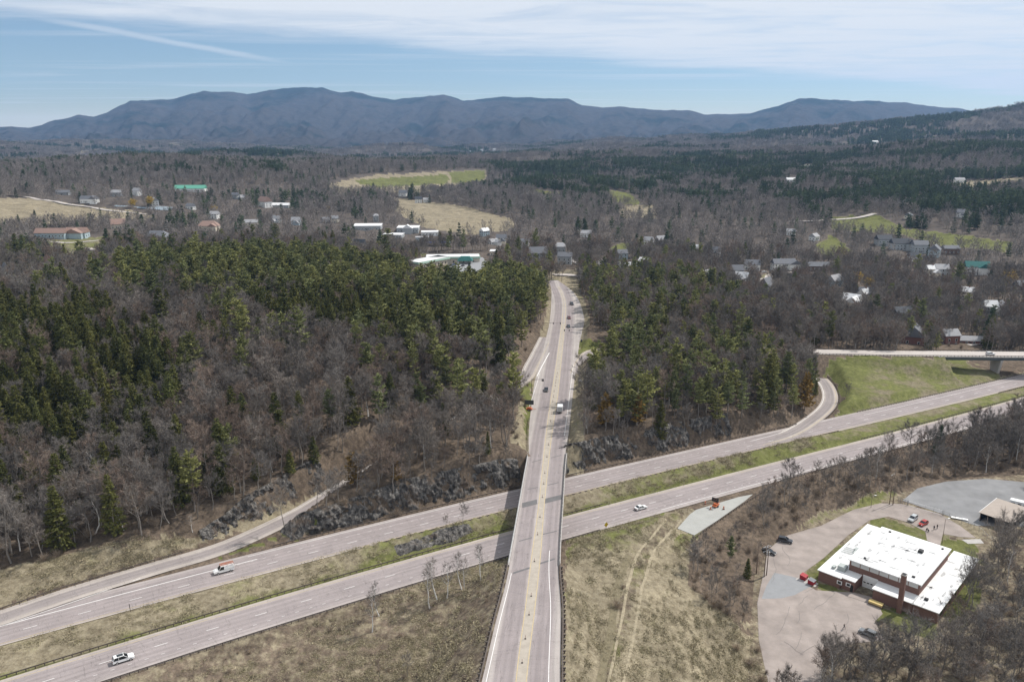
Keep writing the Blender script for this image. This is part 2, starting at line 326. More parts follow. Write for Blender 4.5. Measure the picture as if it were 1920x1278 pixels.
def ground_mat():
    m = bpy.data.materials.new('ground'); m.use_nodes = True; N, L = nodes(m); p = N['Principled BSDF']; p.inputs['Roughness'].default_value = 0.95; p.inputs['Specular IOR Level'].default_value = 0.05
    at = N.new('ShaderNodeAttribute'); at.attribute_name = 'cov'; sep = N.new('ShaderNodeSeparateColor'); L.new(at.outputs['Color'], sep.inputs[0])
    tc = N.new('ShaderNodeTexCoord')
    def noise(s, d=5, r=0.6, sc=(1, 1, 1)):
        mp = N.new('ShaderNodeMapping'); mp.inputs['Scale'].default_value = sc; L.new(tc.outputs['Object'], mp.inputs[0])
        n = N.new('ShaderNodeTexNoise'); L.new(mp.outputs[0], n.inputs['Vector']); n.inputs['Scale'].default_value = s; n.inputs['Detail'].default_value = d; n.inputs['Roughness'].default_value = r; return n.outputs['Fac']
    def ramp(f, stops):
        r = N.new('ShaderNodeValToRGB'); L.new(f, r.inputs[0]); e = r.color_ramp.elements
        while len(e) < len(stops): e.new(0.5)
        for k, (ps, c) in zip(e, stops): k.position = ps; k.color = (*c, 1)
        return r.outputs[0]
    def mix(f, a, b):
        x = N.new('ShaderNodeMix'); x.data_type = 'RGBA'; L.new(f, x.inputs[0]); L.new(a, x.inputs[6]); L.new(b, x.inputs[7]); return x.outputs[2]
    def M(op, a, b):
        n = N.new('ShaderNodeMath'); n.operation = op; n.use_clamp = True
        for i, v in enumerate((a, b)):
            if hasattr(v, 'links'): L.new(v, n.inputs[i])
            else: n.inputs[i].default_value = v
        return n.outputs[0]
    n1 = noise(0.09, 6, 0.68); n2 = noise(0.55, 9, 0.80); n3 = noise(0.02, 5, 0.6); n4 = noise(0.35, 6, 0.7)
    litter = ramp(n2, ((0.32, (0.052, 0.041, 0.033)), (0.46, (0.118, 0.092, 0.070)), (0.60, (0.195, 0.150, 0.112)), (0.76, (0.30, 0.24, 0.18))))
    tan = ramp(n2, ((0.30, (0.100, 0.083, 0.056)), (0.44, (0.212, 0.178, 0.122)), (0.58, (0.318, 0.274, 0.192)), (0.76, (0.45, 0.40, 0.29))))
    green = ramp(n2, ((0.30, (0.062, 0.068, 0.024)), (0.5, (0.135, 0.142, 0.050)), (0.72, (0.215, 0.215, 0.090))))
    gravel = ramp(n2, ((0.3, (0.20, 0.185, 0.17)), (0.7, (0.33, 0.30, 0.28))))
    wob = lambda s: M('ADD', s, M('MULTIPLY', M('SUBTRACT', n4, 0.5), 0.0))
    def thr(w, nz):                       # noisy boundary of a land cover weight
        s = N.new('ShaderNodeMapRange'); s.interpolation_type = 'SMOOTHSTEP'; s.inputs[1].default_value = 0.36; s.inputs[2].default_value = 0.64
        a = N.new('ShaderNodeMath'); a.operation = 'ADD'; b = N.new('ShaderNodeMath'); b.operation = 'MULTIPLY_ADD'; L.new(nz, b.inputs[0]); b.inputs[1].default_value = 1.1; b.inputs[2].default_value = -0.55
        L.new(w, a.inputs[0]); L.new(b.outputs[0], a.inputs[1]); L.new(a.outputs[0], s.inputs[0]); return s.outputs[0]
    fw = N.new('ShaderNodeAttribute'); fw.attribute_name = 'woods'; fl = N.new('ShaderNodeRGB'); fl.outputs[0].default_value = (0.105, 0.090, 0.080, 1); litter = mix(fw.outputs['Fac'], litter, fl.outputs[0])
    c = mix(thr(sep.outputs[1], n4), litter, tan); c = mix(thr(sep.outputs[0], n1), c, green); c = mix(thr(sep.outputs[2], n4), c, gravel)
    sc = N.new('ShaderNodeVectorMath'); sc.operation = 'SCALE'; L.new(c, sc.inputs[0]); mr = N.new('ShaderNodeMapRange'); L.new(n1, mr.inputs[0]); mr.inputs[1].default_value = 0.25; mr.inputs[2].default_value = 0.75; mr.inputs[3].default_value = 0.55; mr.inputs[4].default_value = 1.22; L.new(mr.outputs[0], sc.inputs['Scale'])
    L.new(sc.outputs[0], p.inputs['Base Color'])
    b = N.new('ShaderNodeBump'); b.inputs['Strength'].default_value = 0.7; b.inputs['Distance'].default_value = 0.35; L.new(n2, b.inputs['Height']); L.new(b.outputs[0], p.inputs['Normal'])
    return m
def mountain_mat():
    m = bpy.data.materials.new('mountain_woods'); m.use_nodes = True; N, L = nodes(m); p = N['Principled BSDF']; p.inputs['Roughness'].default_value = 1; p.inputs['Specular IOR Level'].default_value = 0
    tc = N.new('ShaderNodeTexCoord'); sp = N.new('ShaderNodeSeparateXYZ'); L.new(tc.outputs['Object'], sp.inputs[0])
    def noise(s, d, r):
        n = N.new('ShaderNodeTexNoise'); L.new(tc.outputs['Object'], n.inputs['Vector']); n.inputs['Scale'].default_value = s; n.inputs['Detail'].default_value = d; n.inputs['Roughness'].default_value = r; return n.outputs['Fac']
    a = noise(0.0016, 8, 0.62); bb = noise(0.02, 6, 0.7)
    mr = N.new('ShaderNodeMapRange'); L.new(sp.outputs[2], mr.inputs[0]); mr.inputs[1].default_value = 420; mr.inputs[2].default_value = 760
    ad = N.new('ShaderNodeMath'); ad.operation = 'MULTIPLY_ADD'; L.new(mr.outputs[0], ad.inputs[0]); ad.inputs[1].default_value = 0.26; L.new(a, ad.inputs[2])
    r = N.new('ShaderNodeMapRange'); r.interpolation_type = 'SMOOTHSTEP'; L.new(ad.outputs[0], r.inputs[0]); r.inputs[1].default_value = 0.50; r.inputs[2].default_value = 0.66
    mx = N.new('ShaderNodeMix'); mx.data_type = 'RGBA'; L.new(r.outputs[0], mx.inputs[0]); mx.inputs[6].default_value = (0.050, 0.045, 0.046, 1); mx.inputs[7].default_value = (0.009, 0.016, 0.015, 1)
    s = N.new('ShaderNodeVectorMath'); s.operation = 'SCALE'; q = N.new('ShaderNodeMapRange'); L.new(bb, q.inputs[0]); q.inputs[3].default_value = 0.1; q.inputs[4].default_value = 1.9; L.new(mx.outputs[2], s.inputs[0]); L.new(q.outputs[0], s.inputs['Scale'])
    L.new(s.outputs[0], p.inputs['Base Color'])
    b = N.new('ShaderNodeBump'); b.inputs['Strength'].default_value = 0.8; b.inputs['Distance'].default_value = 14; L.new(bb, b.inputs['Height']); L.new(b.outputs[0], p.inputs['Normal'])
    return m
def asphalt_mat(name, lane, shoulder, stops, streak=0.10, dirt=(0.40, 0.34, 0.25)):
    """faded asphalt; U is metres across, V metres along; stops = list of (u, 'l' or 's')"""
    m = bpy.data.materials.new(name); m.use_nodes = True; N, L = nodes(m); p = N['Principled BSDF']; p.inputs['Roughness'].default_value = 0.9; p.inputs['Specular IOR Level'].default_value = 0.15
    uvn = N.new('ShaderNodeUVMap'); sp = N.new('ShaderNodeSeparateXYZ'); L.new(uvn.outputs[0], sp.inputs[0]); tc = N.new('ShaderNodeTexCoord')
    def noise(src, s, d, r, sc=(1, 1, 1)):
        mp = N.new('ShaderNodeMapping'); mp.inputs['Scale'].default_value = sc; L.new(src, mp.inputs[0]); n = N.new('ShaderNodeTexNoise'); L.new(mp.outputs[0], n.inputs['Vector']); n.inputs['Scale'].default_value = s; n.inputs['Detail'].default_value = d; n.inputs['Roughness'].default_value = r; return n.outputs['Fac']
    wob = noise(uvn.outputs[0], 1, 4, 0.6, (0.25, 0.05, 1))
    u = N.new('ShaderNodeMath'); u.operation = 'MULTIPLY_ADD'; L.new(wob, u.inputs[0]); u.inputs[1].default_value = 0.8; L.new(sp.outputs[0], u.inputs[2])
    mr = N.new('ShaderNodeMapRange'); L.new(u.outputs[0], mr.inputs[0]); lo, hi = stops[0][0], stops[-1][0]; mr.inputs[1].default_value = lo + 0.4; mr.inputs[2].default_value = hi + 0.4
    r = N.new('ShaderNodeValToRGB'); L.new(mr.outputs[0], r.inputs[0]); e = r.color_ramp.elements
    while len(e) < len(stops): e.new(0.5)
    for k, (us, c) in zip(e, stops): k.position = (us - lo) / (hi - lo); k.color = (*{'l': lane, 's': shoulder, 'm': tuple((a + b) / 2 for a, b in zip(lane, shoulder)), 'd': dirt}[c], 1)
    st = noise(uvn.outputs[0], 1, 5, 0.65, (1.3, 0.03, 1)); fi = noise(tc.outputs['Object'], 0.12, 7, 0.7); fn = noise(tc.outputs['Object'], 2.5, 4, 0.7)
    cur = r.outputs[0]
    for f, a in ((st, streak * 2), (fi, 0.16), (fn, 0.10)):
        q = N.new('ShaderNodeMapRange'); L.new(f, q.inputs[0]); q.inputs[1].default_value = 0.2; q.inputs[2].default_value = 0.8; q.inputs[3].default_value = 1 - a; q.inputs[4].default_value = 1 + a
        s = N.new('ShaderNodeVectorMath'); s.operation = 'SCALE'; L.new(cur, s.inputs[0]); L.new(q.outputs[0], s.inputs['Scale']); cur = s.outputs[0]
    ck = noise(uvn.outputs[0], 1, 3, 0.55, (0.06, 0.42, 1)); cl = noise(uvn.outputs[0], 1, 3, 0.55, (0.9, 0.035, 1))
    for f, wd in ((ck, 0.006), (cl, 0.010)):
        a = N.new('ShaderNodeMath'); a.operation = 'SUBTRACT'; L.new(f, a.inputs[0]); a.inputs[1].default_value = 0.5; b = N.new('ShaderNodeMath'); b.operation = 'ABSOLUTE'; L.new(a.outputs[0], b.inputs[0]); q = N.new('ShaderNodeMapRange'); L.new(b.outputs[0], q.inputs[0]); q.inputs[1].default_value = 0; q.inputs[2].default_value = wd; q.inputs[3].default_value = 0.72; q.inputs[4].default_value = 1
        s = N.new('ShaderNodeVectorMath'); s.operation = 'SCALE'; L.new(cur, s.inputs[0]); L.new(q.outputs[0], s.inputs['Scale']); cur = s.outputs[0]
    w = N.new('ShaderNodeMath'); w.operation = 'SINE'; k = N.new('ShaderNodeMath'); k.operation = 'MULTIPLY'; L.new(sp.outputs[0], k.inputs[0]); k.inputs[1].default_value = 2 * math.pi / 1.83; L.new(k.outputs[0], w.inputs[0]); q = N.new('ShaderNodeMapRange'); L.new(w.outputs[0], q.inputs[0]); q.inputs[1].default_value = -1; q.inputs[2].default_value = 1; q.inputs[3].default_value = 0.94; q.inputs[4].default_value = 1.04; s = N.new('ShaderNodeVectorMath'); s.operation = 'SCALE'; L.new(cur, s.inputs[0]); L.new(q.outputs[0], s.inputs['Scale']); cur = s.outputs[0]
    L.new(cur, p.inputs['Base Color']); return m
M = {}
M['ground'] = ground_mat(); M['mountain'] = mountain_mat()
LANE = (0.285, 0.250, 0.245); SHO = (0.375, 0.335, 0.315)
M['hwy_near'] = asphalt_mat('asphalt_near', LANE, SHO, [(-8, 's'), (-6.3, 'm'), (-5, 'l'), (4.0, 'l'), (5.2, 's'), (6.6, 'd')])
M['hwy_far'] = asphalt_mat('asphalt_far', LANE, SHO, [(-5.5, 'd'), (-4.4, 's'), (-3.8, 'l'), (6.0, 'l'), (7.4, 'm'), (9, 's')])
M['route'] = asphalt_mat('asphalt_route', (0.265, 0.232, 0.228), (0.37, 0.335, 0.315), [(-10, 's'), (-7.0, 's'), (-5.6, 'l'), (-2.0, 'l'), (-1.2, 's'), (1.2, 's'), (2.0, 'l'), (5.6, 'l'), (7.0, 's'), (10, 's')], 0.07)
M['ramp'] = asphalt_mat('asphalt_ramp', (0.27, 0.24, 0.232), (0.38, 0.34, 0.31), [(-4, 's'), (-2.3, 's'), (-1.7, 'l'), (1.7, 'l'), (2.3, 's'), (4, 's')])
M['white'] = mat('white_paint', (0.72, 0.70, 0.68), 0.7, var=0.15, scale=1.5)
M['dash'] = mat('worn_white_paint', (0.60, 0.57, 0.55), 0.8, var=0.2, scale=2)
M['yellow'] = mat('yellow_paint', (0.47, 0.375, 0.225), 0.8, var=0.15, scale=1.0)
M['median'] = mat('sandy_median', (0.365, 0.325, 0.275), 0.9, var=0.15, scale=0.6)
M['patch'] = mat('dark_asphalt_patch', (0.13, 0.125, 0.125), 0.9, var=0.15, scale=0.8)
M['pull'] = mat('pale_concrete_pulloff', (0.335, 0.335, 0.315), 0.9, var=0.1, scale=0.3)
M['lot'] = mat('worn_lot_asphalt', (0.285, 0.245, 0.222), 0.95, var=0.26, scale=0.22, detail=12)
M['lotpatch'] = mat('newer_grey_asphalt', (0.25, 0.255, 0.262), 0.95, var=0.08, scale=0.5)
M['gravel'] = mat('grey_gravel_yard', (0.215, 0.215, 0.218), 0.95, var=0.28, scale=0.12, detail=9)
M['localroad'] = mat('pale_local_road', (0.42, 0.38, 0.35), 0.9, var=0.08, scale=0.3)
M['steel'] = mat('weathered_steel', (0.115, 0.095, 0.083), 0.7, 0.3, var=0.15, scale=1.0)
M['galv'] = mat('galvanised_steel', (0.42, 0.42, 0.42), 0.55, 0.5, var=0.1, scale=0.8)
M['concrete'] = mat('concrete', (0.40, 0.38, 0.36), 0.9, var=0.12, scale=0.6)
M['girder'] = mat('painted_girder', (0.10, 0.12, 0.13), 0.6, var=0.1, scale=0.4)
def rock_mat():
    m = bpy.data.materials.new('schist_rock'); m.use_nodes = True; N, L = nodes(m); p = N['Principled BSDF']; p.inputs['Roughness'].default_value = 0.9; p.inputs['Specular IOR Level'].default_value = 0.2; tc = N.new('ShaderNodeTexCoord')
    def noise(s, d, r, sc):
        mp = N.new('ShaderNodeMapping'); mp.inputs['Scale'].default_value = sc; mp.inputs['Rotation'].default_value = (0.25, 0.3, 0.5); L.new(tc.outputs['Object'], mp.inputs[0]); n = N.new('ShaderNodeTexNoise'); L.new(mp.outputs[0], n.inputs['Vector']); n.inputs['Scale'].default_value = s; n.inputs['Detail'].default_value = d; n.inputs['Roughness'].default_value = r; return n.outputs['Fac']
    a = noise(0.9, 9, 0.78, (1, 1, 0.35)); b = noise(0.16, 5, 0.6, (1, 1, 1))
    r = N.new('ShaderNodeValToRGB'); L.new(a, r.inputs[0]); e = r.color_ramp.elements; e.new(0.5); e.new(0.6)
    for k, (ps, c) in zip(e, ((0.36, (0.016, 0.015, 0.015)), (0.47, (0.070, 0.065, 0.061)), (0.57, (0.175, 0.163, 0.150)), (0.70, (0.36, 0.34, 0.31)))): k.position = ps; k.color = (*c, 1)
    q = N.new('ShaderNodeMapRange'); L.new(b, q.inputs[0]); q.inputs[1].default_value = 0.54; q.inputs[2].default_value = 0.68; x = N.new('ShaderNodeMix'); x.data_type = 'RGBA'; L.new(q.outputs[0], x.inputs[0]); L.new(r.outputs[0], x.inputs[6]); x.inputs[7].default_value = (0.135, 0.098, 0.070, 1); L.new(x.outputs[2], p.inputs['Base Color'])
    bm = N.new('ShaderNodeBump'); bm.inputs['Strength'].default_value = 1.0; bm.inputs['Distance'].default_value = 0.5; L.new(a, bm.inputs['Height']); L.new(bm.outputs[0], p.inputs['Normal']); return m
M['rock'] = rock_mat()
M['wood'] = mat('weathered_wood', (0.17, 0.13, 0.10), 0.9, var=0.2, scale=3)

# ------------------------------------------------------------------ the ground: one polar sheet out to the foot of the mountains
def cover(x, y, px, py):
    """land cover weights: green grass, dry grass, bare gravel (the rest is leaf litter)"""
    r = np.hypot(x, y); g = np.zeros(len(x)); t = np.zeros(len(x)); v = np.zeros(len(x))
    yn = np.polyval(CN, np.clip(x, -190, 320)); yf = np.polyval(CF, np.clip(x, -190, 320)); nr = r < 700
    on = (y - yn) * 0.86; of = (y - yf) * 0.86
    med = nr & (on > 4) & (of < 0); t[med] = 0.72; g[med] = np.clip(0.34 + 0.2 * smooth(x[med], 10, 60) + 0.25 * smooth(-on[med], -10, -6.5) + 0.25 * np.exp(-((x[med] + 25) / 18) ** 2), 0, 1)
    low = nr & (on <= -6) & (on > -90) & (x < 10); t[low] = 0.46; g[low] = 0.30 * smooth(on[low], -14, -7) + 0.22 * smooth(x[low], -16, -4)
    bank = inpoly(px, py, [(-200, 1240), (0, 1135), (150, 1095), (310, 1045), (365, 1020), (500, 985), (560, 960), (600, 930), (560, 930), (420, 985), (330, 1005), (150, 1030), (0, 1070), (-200, 1120)]); t[bank] = 0.85; g[bank] = 0.33
    wedge = inpoly(px, py, [(265, 1085), (430, 1040), (530, 1000), (600, 960), (620, 985), (520, 1018), (400, 1050)]); g[wedge] = 0.75; t[wedge] = 0.8
    emb = inpoly(px, py, [(1050, 1500), (1060, 1040), (1070, 1005), (1290, 950), (1310, 985), (1300, 1010), (1290, 1090), (1350, 1140), (1400, 1180), (1440, 1278), (1460, 1500)])
    t[emb] = 0.93; g[emb] = np.clip(0.16 + 0.42 * smooth(-py[emb], -1075, -990) + 0.25 * smooth(-px[emb], -1090, -1062), 0, 1)
    trk = emb & (np.abs(px - np.interp(py, [970, 1010, 1060, 1120, 1200, 1278], [1270, 1228, 1200, 1180, 1165, 1140])) < 15); t[trk] = 0.50; g[trk] = 0.40
    for dd in (-20, 20, 31): tk = emb & (np.abs(px - dd - np.interp(py, [970, 1010, 1060, 1120, 1200, 1278], [1270, 1228, 1200, 1180, 1165, 1140])) < 5); t[tk] = 1.15; g[tk] = -.1
    grn = inpoly(px, py, [(1536, 702), (1560, 672), (1600, 664), (1790, 668), (1880, 706), (1700, 748), (1560, 789), (1580, 745), (1560, 712)]); g[grn] = 0.56 + 0.25 * smooth(-px[grn], -1640, -1560); t[grn] = 0.9
    b2 = inpoly(px, py, [(1545, 790), (1700, 745), (1950, 690), (1950, 735), (1560, 812)]); g[b2] = 0.5; t[b2] = 0.9
    isl = inpoly(px, py, [(1083, 638), (1121, 637), (1121, 662), (1086, 664)]); g[isl] = 0.9
    gs = inpoly(px, py, [(972, 728), (1001, 716), (993, 800), (985, 830), (978, 760)]); g[gs] = 0.7; t[gs] = 0.8
    rts = nr & (np.abs(x - np.interp(y, RTC[:, 1], RTC[:, 0])) < 14) & (y > 275); t[rts] = np.maximum(t[rts], 0.75); g[rts] = np.maximum(g[rts], 0.35)
    # the yard around the brick building: its own grass, gravel edges
    site = inpoly(x, y, SITE); v[site] = 0.30; t[site] = 0.5; g[site] = 0.25
    for pol, gg, tt in (([(1495, 1080), (1640, 968), (1780, 1000), (1770, 1030), (1650, 990), (1540, 1075), (1530, 1100)], 0.62, 0.8), ([(1760, 1010), (1830, 1015), (1850, 1060), (1780, 1040)], 0.95, 0.8), ([(1535, 1090), (1630, 1120), (1610, 1140), (1530, 1105)], 0.85, 0.6),
                        ([(1620, 1140), (1760, 1150), (1740, 1195), (1640, 1165)], 0.95, 0.5), ([(1760, 1120), (1830, 1080), (1840, 1130), (1790, 1190)], 0.85, 0.5), ([(1480, 990), (1650, 915), (1680, 930), (1560, 975)], 0.5, 0.8), ([(1740, 985), (1800, 965), (1850, 990), (1830, 1015)], 0.0, 0.9)):
        q = inpoly(px, py, pol); g[q] = gg; t[q] = tt; v[q] = 0
    fz = r > 480
    for pol, gg, tt in (([(-80, 372), (60, 372), (160, 386), (290, 402), (270, 415), (180, 412), (60, 425), (-80, 440)], 0.10, 1.0), ([(0, 455), (240, 440), (250, 500), (200, 530), (0, 535)], 0.55, 0.7), ([(25, 515), (75, 528), (60, 535), (25, 530)], 0.95, 0.6),
                        ([(610, 345), (700, 328), (912, 318), (910, 350), (780, 362), (640, 365)], 0.28, 1.0), ([(660, 338), (840, 328), (840, 344), (700, 352)], 0.98, 0.9), ([(840, 322), (910, 318), (905, 342), (850, 345)], 0.7, 0.9),
                        ([(735, 370), (800, 378), (860, 385), (960, 410), (965, 430), (880, 440), (800, 428), (745, 400)], 0.10, 1.0), ([(1000, 355), (1065, 362), (1060, 375), (1005, 372)], 0.95, 0.9), ([(1138, 356), (1180, 362), (1206, 385), (1150, 380)], 1.0, 0.9), ([(1160, 385), (1230, 385), (1230, 410), (1165, 410)], 0.1, 1.0),
                        ([(1555, 408), (1640, 400), (1700, 428), (1800, 440), (1905, 455), (1890, 472), (1760, 460), (1690, 440), (1560, 430)], 0.80, 1.0), ([(1525, 460), (1560, 440), (1600, 470), (1590, 482), (1540, 478)], 0.75, 1.0), ([(1750, 345), (1920, 332), (1930, 350), (1800, 360)], 0.05, 1.0),
                        ([(1138, 490), (1148, 460), (1205, 450), (1215, 460), (1170, 475), (1165, 492)], 0.98, 0.6), ([(740, 520), (900, 512), (935, 532), (880, 540)], 0.95, 0.6), ([(640, 460), (770, 465), (800, 480), (690, 485)], 0.95, 0.6), ([(1030, 505), (1085, 505), (1085, 545), (1070, 540)], 0.15, 0.95), ([(980, 470), (1000, 475), (990, 485), (955, 482)], 0.95, 0.6), ([(1400, 520), (1480, 505), (1480, 530), (1420, 540)], 0.5, 0.8), ([(150, 283), (190, 281), (190, 285), (150, 287)], 0.0, 1.0), ([(318, 268), (346, 268), (346, 272), (318, 272)], 0.0, 1.0)):
        q = fz & inpoly(px, py, pol); g[q] = gg; t[q] = tt
    return g, t, v
def build_ground():
    nth = 640; th = np.linspace(math.radians(-47), math.radians(47), nth)
    r = [95.0]
    while r[-1] < 7200: r.append(r[-1] + (1.5 if r[-1] < 330 else 1.5 + (r[-1] - 330) * 0.0115))
    r = np.array(r); nr_ = len(r); T, R = np.meshgrid(th, r); x = (R * np.sin(T)).ravel(); y = (R * np.cos(T)).ravel(); z = height(x, y)
    z -= smooth(R.ravel(), 6600, 7200) * 30
    i = np.arange((nr_ - 1) * nth).reshape(nr_ - 1, nth)[:, :-1].ravel(); f = np.stack([i, i + 1, i + nth + 1, i + nth], 1)[:, ::-1]
    me = mesh('ground', np.stack([x, y, z], 1), f, M['ground'], smooth_=True)
    px, py, _ = pix(x, y, z); jw = np.clip(300 / np.hypot(x, y), 0.12, 1.2); px = px + (fbm(x / 6, y / 6, 3) - 0.5) * 34 * jw; py = py + (fbm(x / 6 + 50, y / 6, 3) - 0.5) * 22 * jw; g, t, v = cover(x, y, px, py)
    ca = me.attributes.new('cov', 'FLOAT_COLOR', 'POINT'); ca.data.foreach_set('color', np.stack([g, t, v, np.ones(len(x))], 1).astype(np.float32).ravel())
    wa = me.attributes.new('woods', 'FLOAT', 'POINT'); wa.data.foreach_set('value', (smooth(np.hypot(x, y), 550, 950) * 0.85).astype(np.float32))
    link('ground', me, kind='structure', label='rolling valley ground with grass, leaf litter and fields', cat='ground'); print('ground', nr_, nth)
    nth = 700; th = np.linspace(math.radians(-50), math.radians(50), nth); r = np.concatenate([np.linspace(5400, 12700, 230), [13100]]); nr_ = len(r)
    T, R = np.meshgrid(th, r); x = (R * np.sin(T)).ravel(); y = (R * np.cos(T)).ravel(); z = mount_h(x, y) + - 25 * (1 - smooth(R.ravel(), 5500, 6600))
    i = np.arange((nr_ - 1) * nth).reshape(nr_ - 1, nth)[:, :-1].ravel(); f = np.stack([i, i + 1, i + nth + 1, i + nth], 1)[:, ::-1]
    link('mountain_range', mesh('mountain_range', np.stack([x, y, z], 1), f, M['mountain'], smooth_=True), kind='structure', label='long wooded mountain ridge on the skyline', cat='mountain')
build_ground()
# ------------------------------------------------------------------ road sheets and markings
def strip(pl, d0, d1, dz, n=6):
    """sheet along a polyline between two side offsets (left positive)"""
    d0 = np.broadcast_to(d0, len(pl)); d1 = np.broadcast_to(d1, len(pl)); nn = normals(pl); s = np.concatenate([[0], np.cumsum(np.linalg.norm(np.diff(pl[:, :2], axis=0), axis=1))])
    V = []; U = []
    for k in range(n + 1):
        d = d0 + (d1 - d0) * k / n; q = pl.copy(); q[:, :2] += nn * d[:, None]; q[:, 2] += dz; V.append(q); U.append(np.stack([d, s], 1))
    V = np.stack(V, 1).reshape(-1, 3); U = np.stack(U, 1).reshape(-1, 2); m = n + 1; i = (np.arange(len(pl) - 1)[:, None] * m + np.arange(n)).ravel()
    return V, np.stack([i, i + 1, i + m + 1, i + m], 1)[:, ::-1], U
def sheet(name, pl, d0, d1, dz, material, parent=None, n=6, **k):
    V, f, U = strip(pl, d0, d1, dz, n); return link(name, mesh(name, V, f, material, uvs=U), parent, **k)
def poly_sheet(name, pts, material, dz=0.0, parent=None, **k):
    b = B(); b.add([(p[0], p[1], p[2] + dz) for p in pts], [tuple(range(len(pts)))]); me = b.me(name, material)
    if me.polygons[0].normal.z < 0: me.flip_normals()
    return link(name, me, parent, **k)
hn = sheet('highway_roadway', NEAR, -7.6, 5.9, 0.0, M['hwy_near'], kind='structure', label='near highway carriageway running under the bridge', cat='road')
hf = sheet('highway_roadway', FAR, -4.9, 8.3, 0.0, M['hwy_far'], kind='structure', label='far highway carriageway beside the rock cut', cat='road')
rt = None
def route_road():
    off = np.linspace(0, 1, 13); V = []; U = []
    med = np.array([np.interp(ys, MED[:, 1], MED[:, 0])]).ravel()
    for t in off: q = RTL + (RTR - RTL) * t; V.append(q); U.append(np.stack([q[:, 0] - med, ys], 1))
    V = np.stack(V, 1).reshape(-1, 3); U = np.stack(U, 1).reshape(-1, 2); m = 13; i = (np.arange(len(ys) - 1)[:, None] * m + np.arange(12)).ravel()
    return link('state_road', mesh('state_road', V, np.stack([i, i + 1, i + m + 1, i + m], 1), M['route'], uvs=U), kind='structure', label='state road crossing over the highway towards the village', cat='road')
yl = dense([P(*q, ZB) for q in ((955, 1500), (967.5, 1278), (985, 1139), (998, 1035), (1010.5, 942), (1023, 820), (1034, 740), (1042, 690), (1049, 640), (1054, 600), (1056, 569), (1050, 545), (1040, 530))])
yr = dense([P(*q, ZB) for q in ((975, 1500), (987, 1278), (1003, 1139), (1014, 1035), (1021, 942), (1034, 820), (1046, 740), (1051, 690), (1056, 640), (1060, 600), (1060, 569), (1053, 545), (1042, 530))])
yy = np.arange(114, 600, 2.0)
YL = np.stack([np.interp(yy, yl[:, 1], yl[:, 0]), yy, np.full(len(yy), ZB)], 1); YR = np.stack([np.interp(yy, yr[:, 1], yr[:, 0]), yy, np.full(len(yy), ZB)], 1); MED = (YL + YR) / 2
rt = route_road()
hwid = (YR[:, 0] - YL[:, 0]) / 2; k = yy < 480
sheet('painted_median', MED[k], hwid[k] - 0.12, -hwid[k] + 0.12, 0.016, M['median'], rt, 1)
sheet('yellow_line', YL, 0.10, -0.10, 0.030, M['yellow'], rt, 1); sheet('yellow_line', YR, 0.10, -0.10, 0.030, M['yellow'], rt, 1)
kk = (ys < 193); sheet('edge_line', RTL[kk] + [0.95, 0, 0], 0.08, -0.08, 0.02, M['white'], rt, 1)
kk = (ys < 205) | (ys > 300) & (ys < 380); 
sheet('edge_line', RTR[ys < 205] - [2.6, 0, 0], 0.08, -0.08, 0.02, M['white'], rt, 1)
sheet('edge_line', RTR[(ys > 290) & (ys < 392)] - [1.5, 0, 0], 0.08, -0.08, 0.02, M['white'], rt, 1)
gl = dense([P(990, 770, ZB), P(1003, 730, ZB), P(1012, 700, ZB)]); sheet('edge_line', gl, 0.08, -0.08, 0.02, M['white'], rt, 1)
gl = dense([P(1007, 705, ZB), P(1018, 683, ZB), P(1030, 661, ZB)]); sheet('gore_line', gl, 0.22, -0.22, 0.024, M['white'], rt, 1)
for a, b, w in (((979, 947), (1007, 940), 3.4), ((1021, 939), (1053, 931), 3.4), ((962, 1074), (993, 1064), 0.9), ((1009, 1057), (1040, 1047), 0.8), ((973, 1014), (998, 1007), 0.5), ((1018, 1001), (1044, 995), 0.5), ((989, 917), (1009, 913), 0.5), ((1027, 909), (1048, 904), 0.5), ((997, 866), (1016, 861), 0.45), ((1033, 858), (1052, 853), 0.45)):
    a, b = P(*a, ZB), P(*b, ZB); d = np.array([0, w / 2, 0]); poly_sheet('asphalt_patch', [a - d, b - d, b + d, a + d], M['patch'], 0.012, rt)
lr = sheet('highway_ramp', LRAMP, 4.0, -3.8, -0.02, M['ramp'], kind='structure', label='ramp leaving the far carriageway and climbing behind the rock cut', cat='road')
rr = sheet('highway_ramp', RRAMP, 3.7, -3.7, -0.02, M['ramp'], kind='structure', label='curving ramp from the pine wood down to the far carriageway', cat='road')
sheet('edge_line', LRAMP[40:170], 3.0, 2.85, 0.0, M['white'], lr, 1); sheet('edge_line', LRAMP[50:150], -2.85, -3.0, 0.0, M['yellow'], lr, 1)
sheet('edge_line', RRAMP, 2.9, 2.7, 0.0, M['yellow'], rr, 1); sheet('edge_line', RRAMP, -2.7, -2.9, 0.0, M['white'], rr, 1)
ov = sheet('overpass_road', OVER, 5.2, -5.2, 0.0, M['localroad'], kind='structure', label='pale road on the distant overpass at right', cat='road')
sheet('edge_line', NEAR, 4.75, 4.6, 0.018, M['yellow'], hn, 1); sheet('edge_line', NEAR[140:], -5.6, -5.8, 0.018, M['white'], hn, 1)
sheet('edge_line', FAR, -3.85, -4.0, 0.018, M['yellow'], hf, 1)
kf = (FAR[:, 0] > -75) & (FAR[:, 0] < 150); sheet('edge_line', FAR[kf], 7.1, 6.95, 0.018, M['white'], hf, 1)
kf = FAR[:, 0] < -72; sheet('gore_line', FAR[kf], 4.45, 4.2, 0.018, M['white'], hf, 1)
gl = dense([HP(-40, 1188), HP(0, 1174), HP(120, 1134), HP(250, 1088), HP(262, 1084)]); sheet('gore_line', gl, 0.1, -0.1, 0.03, M['white'], hf, 1)
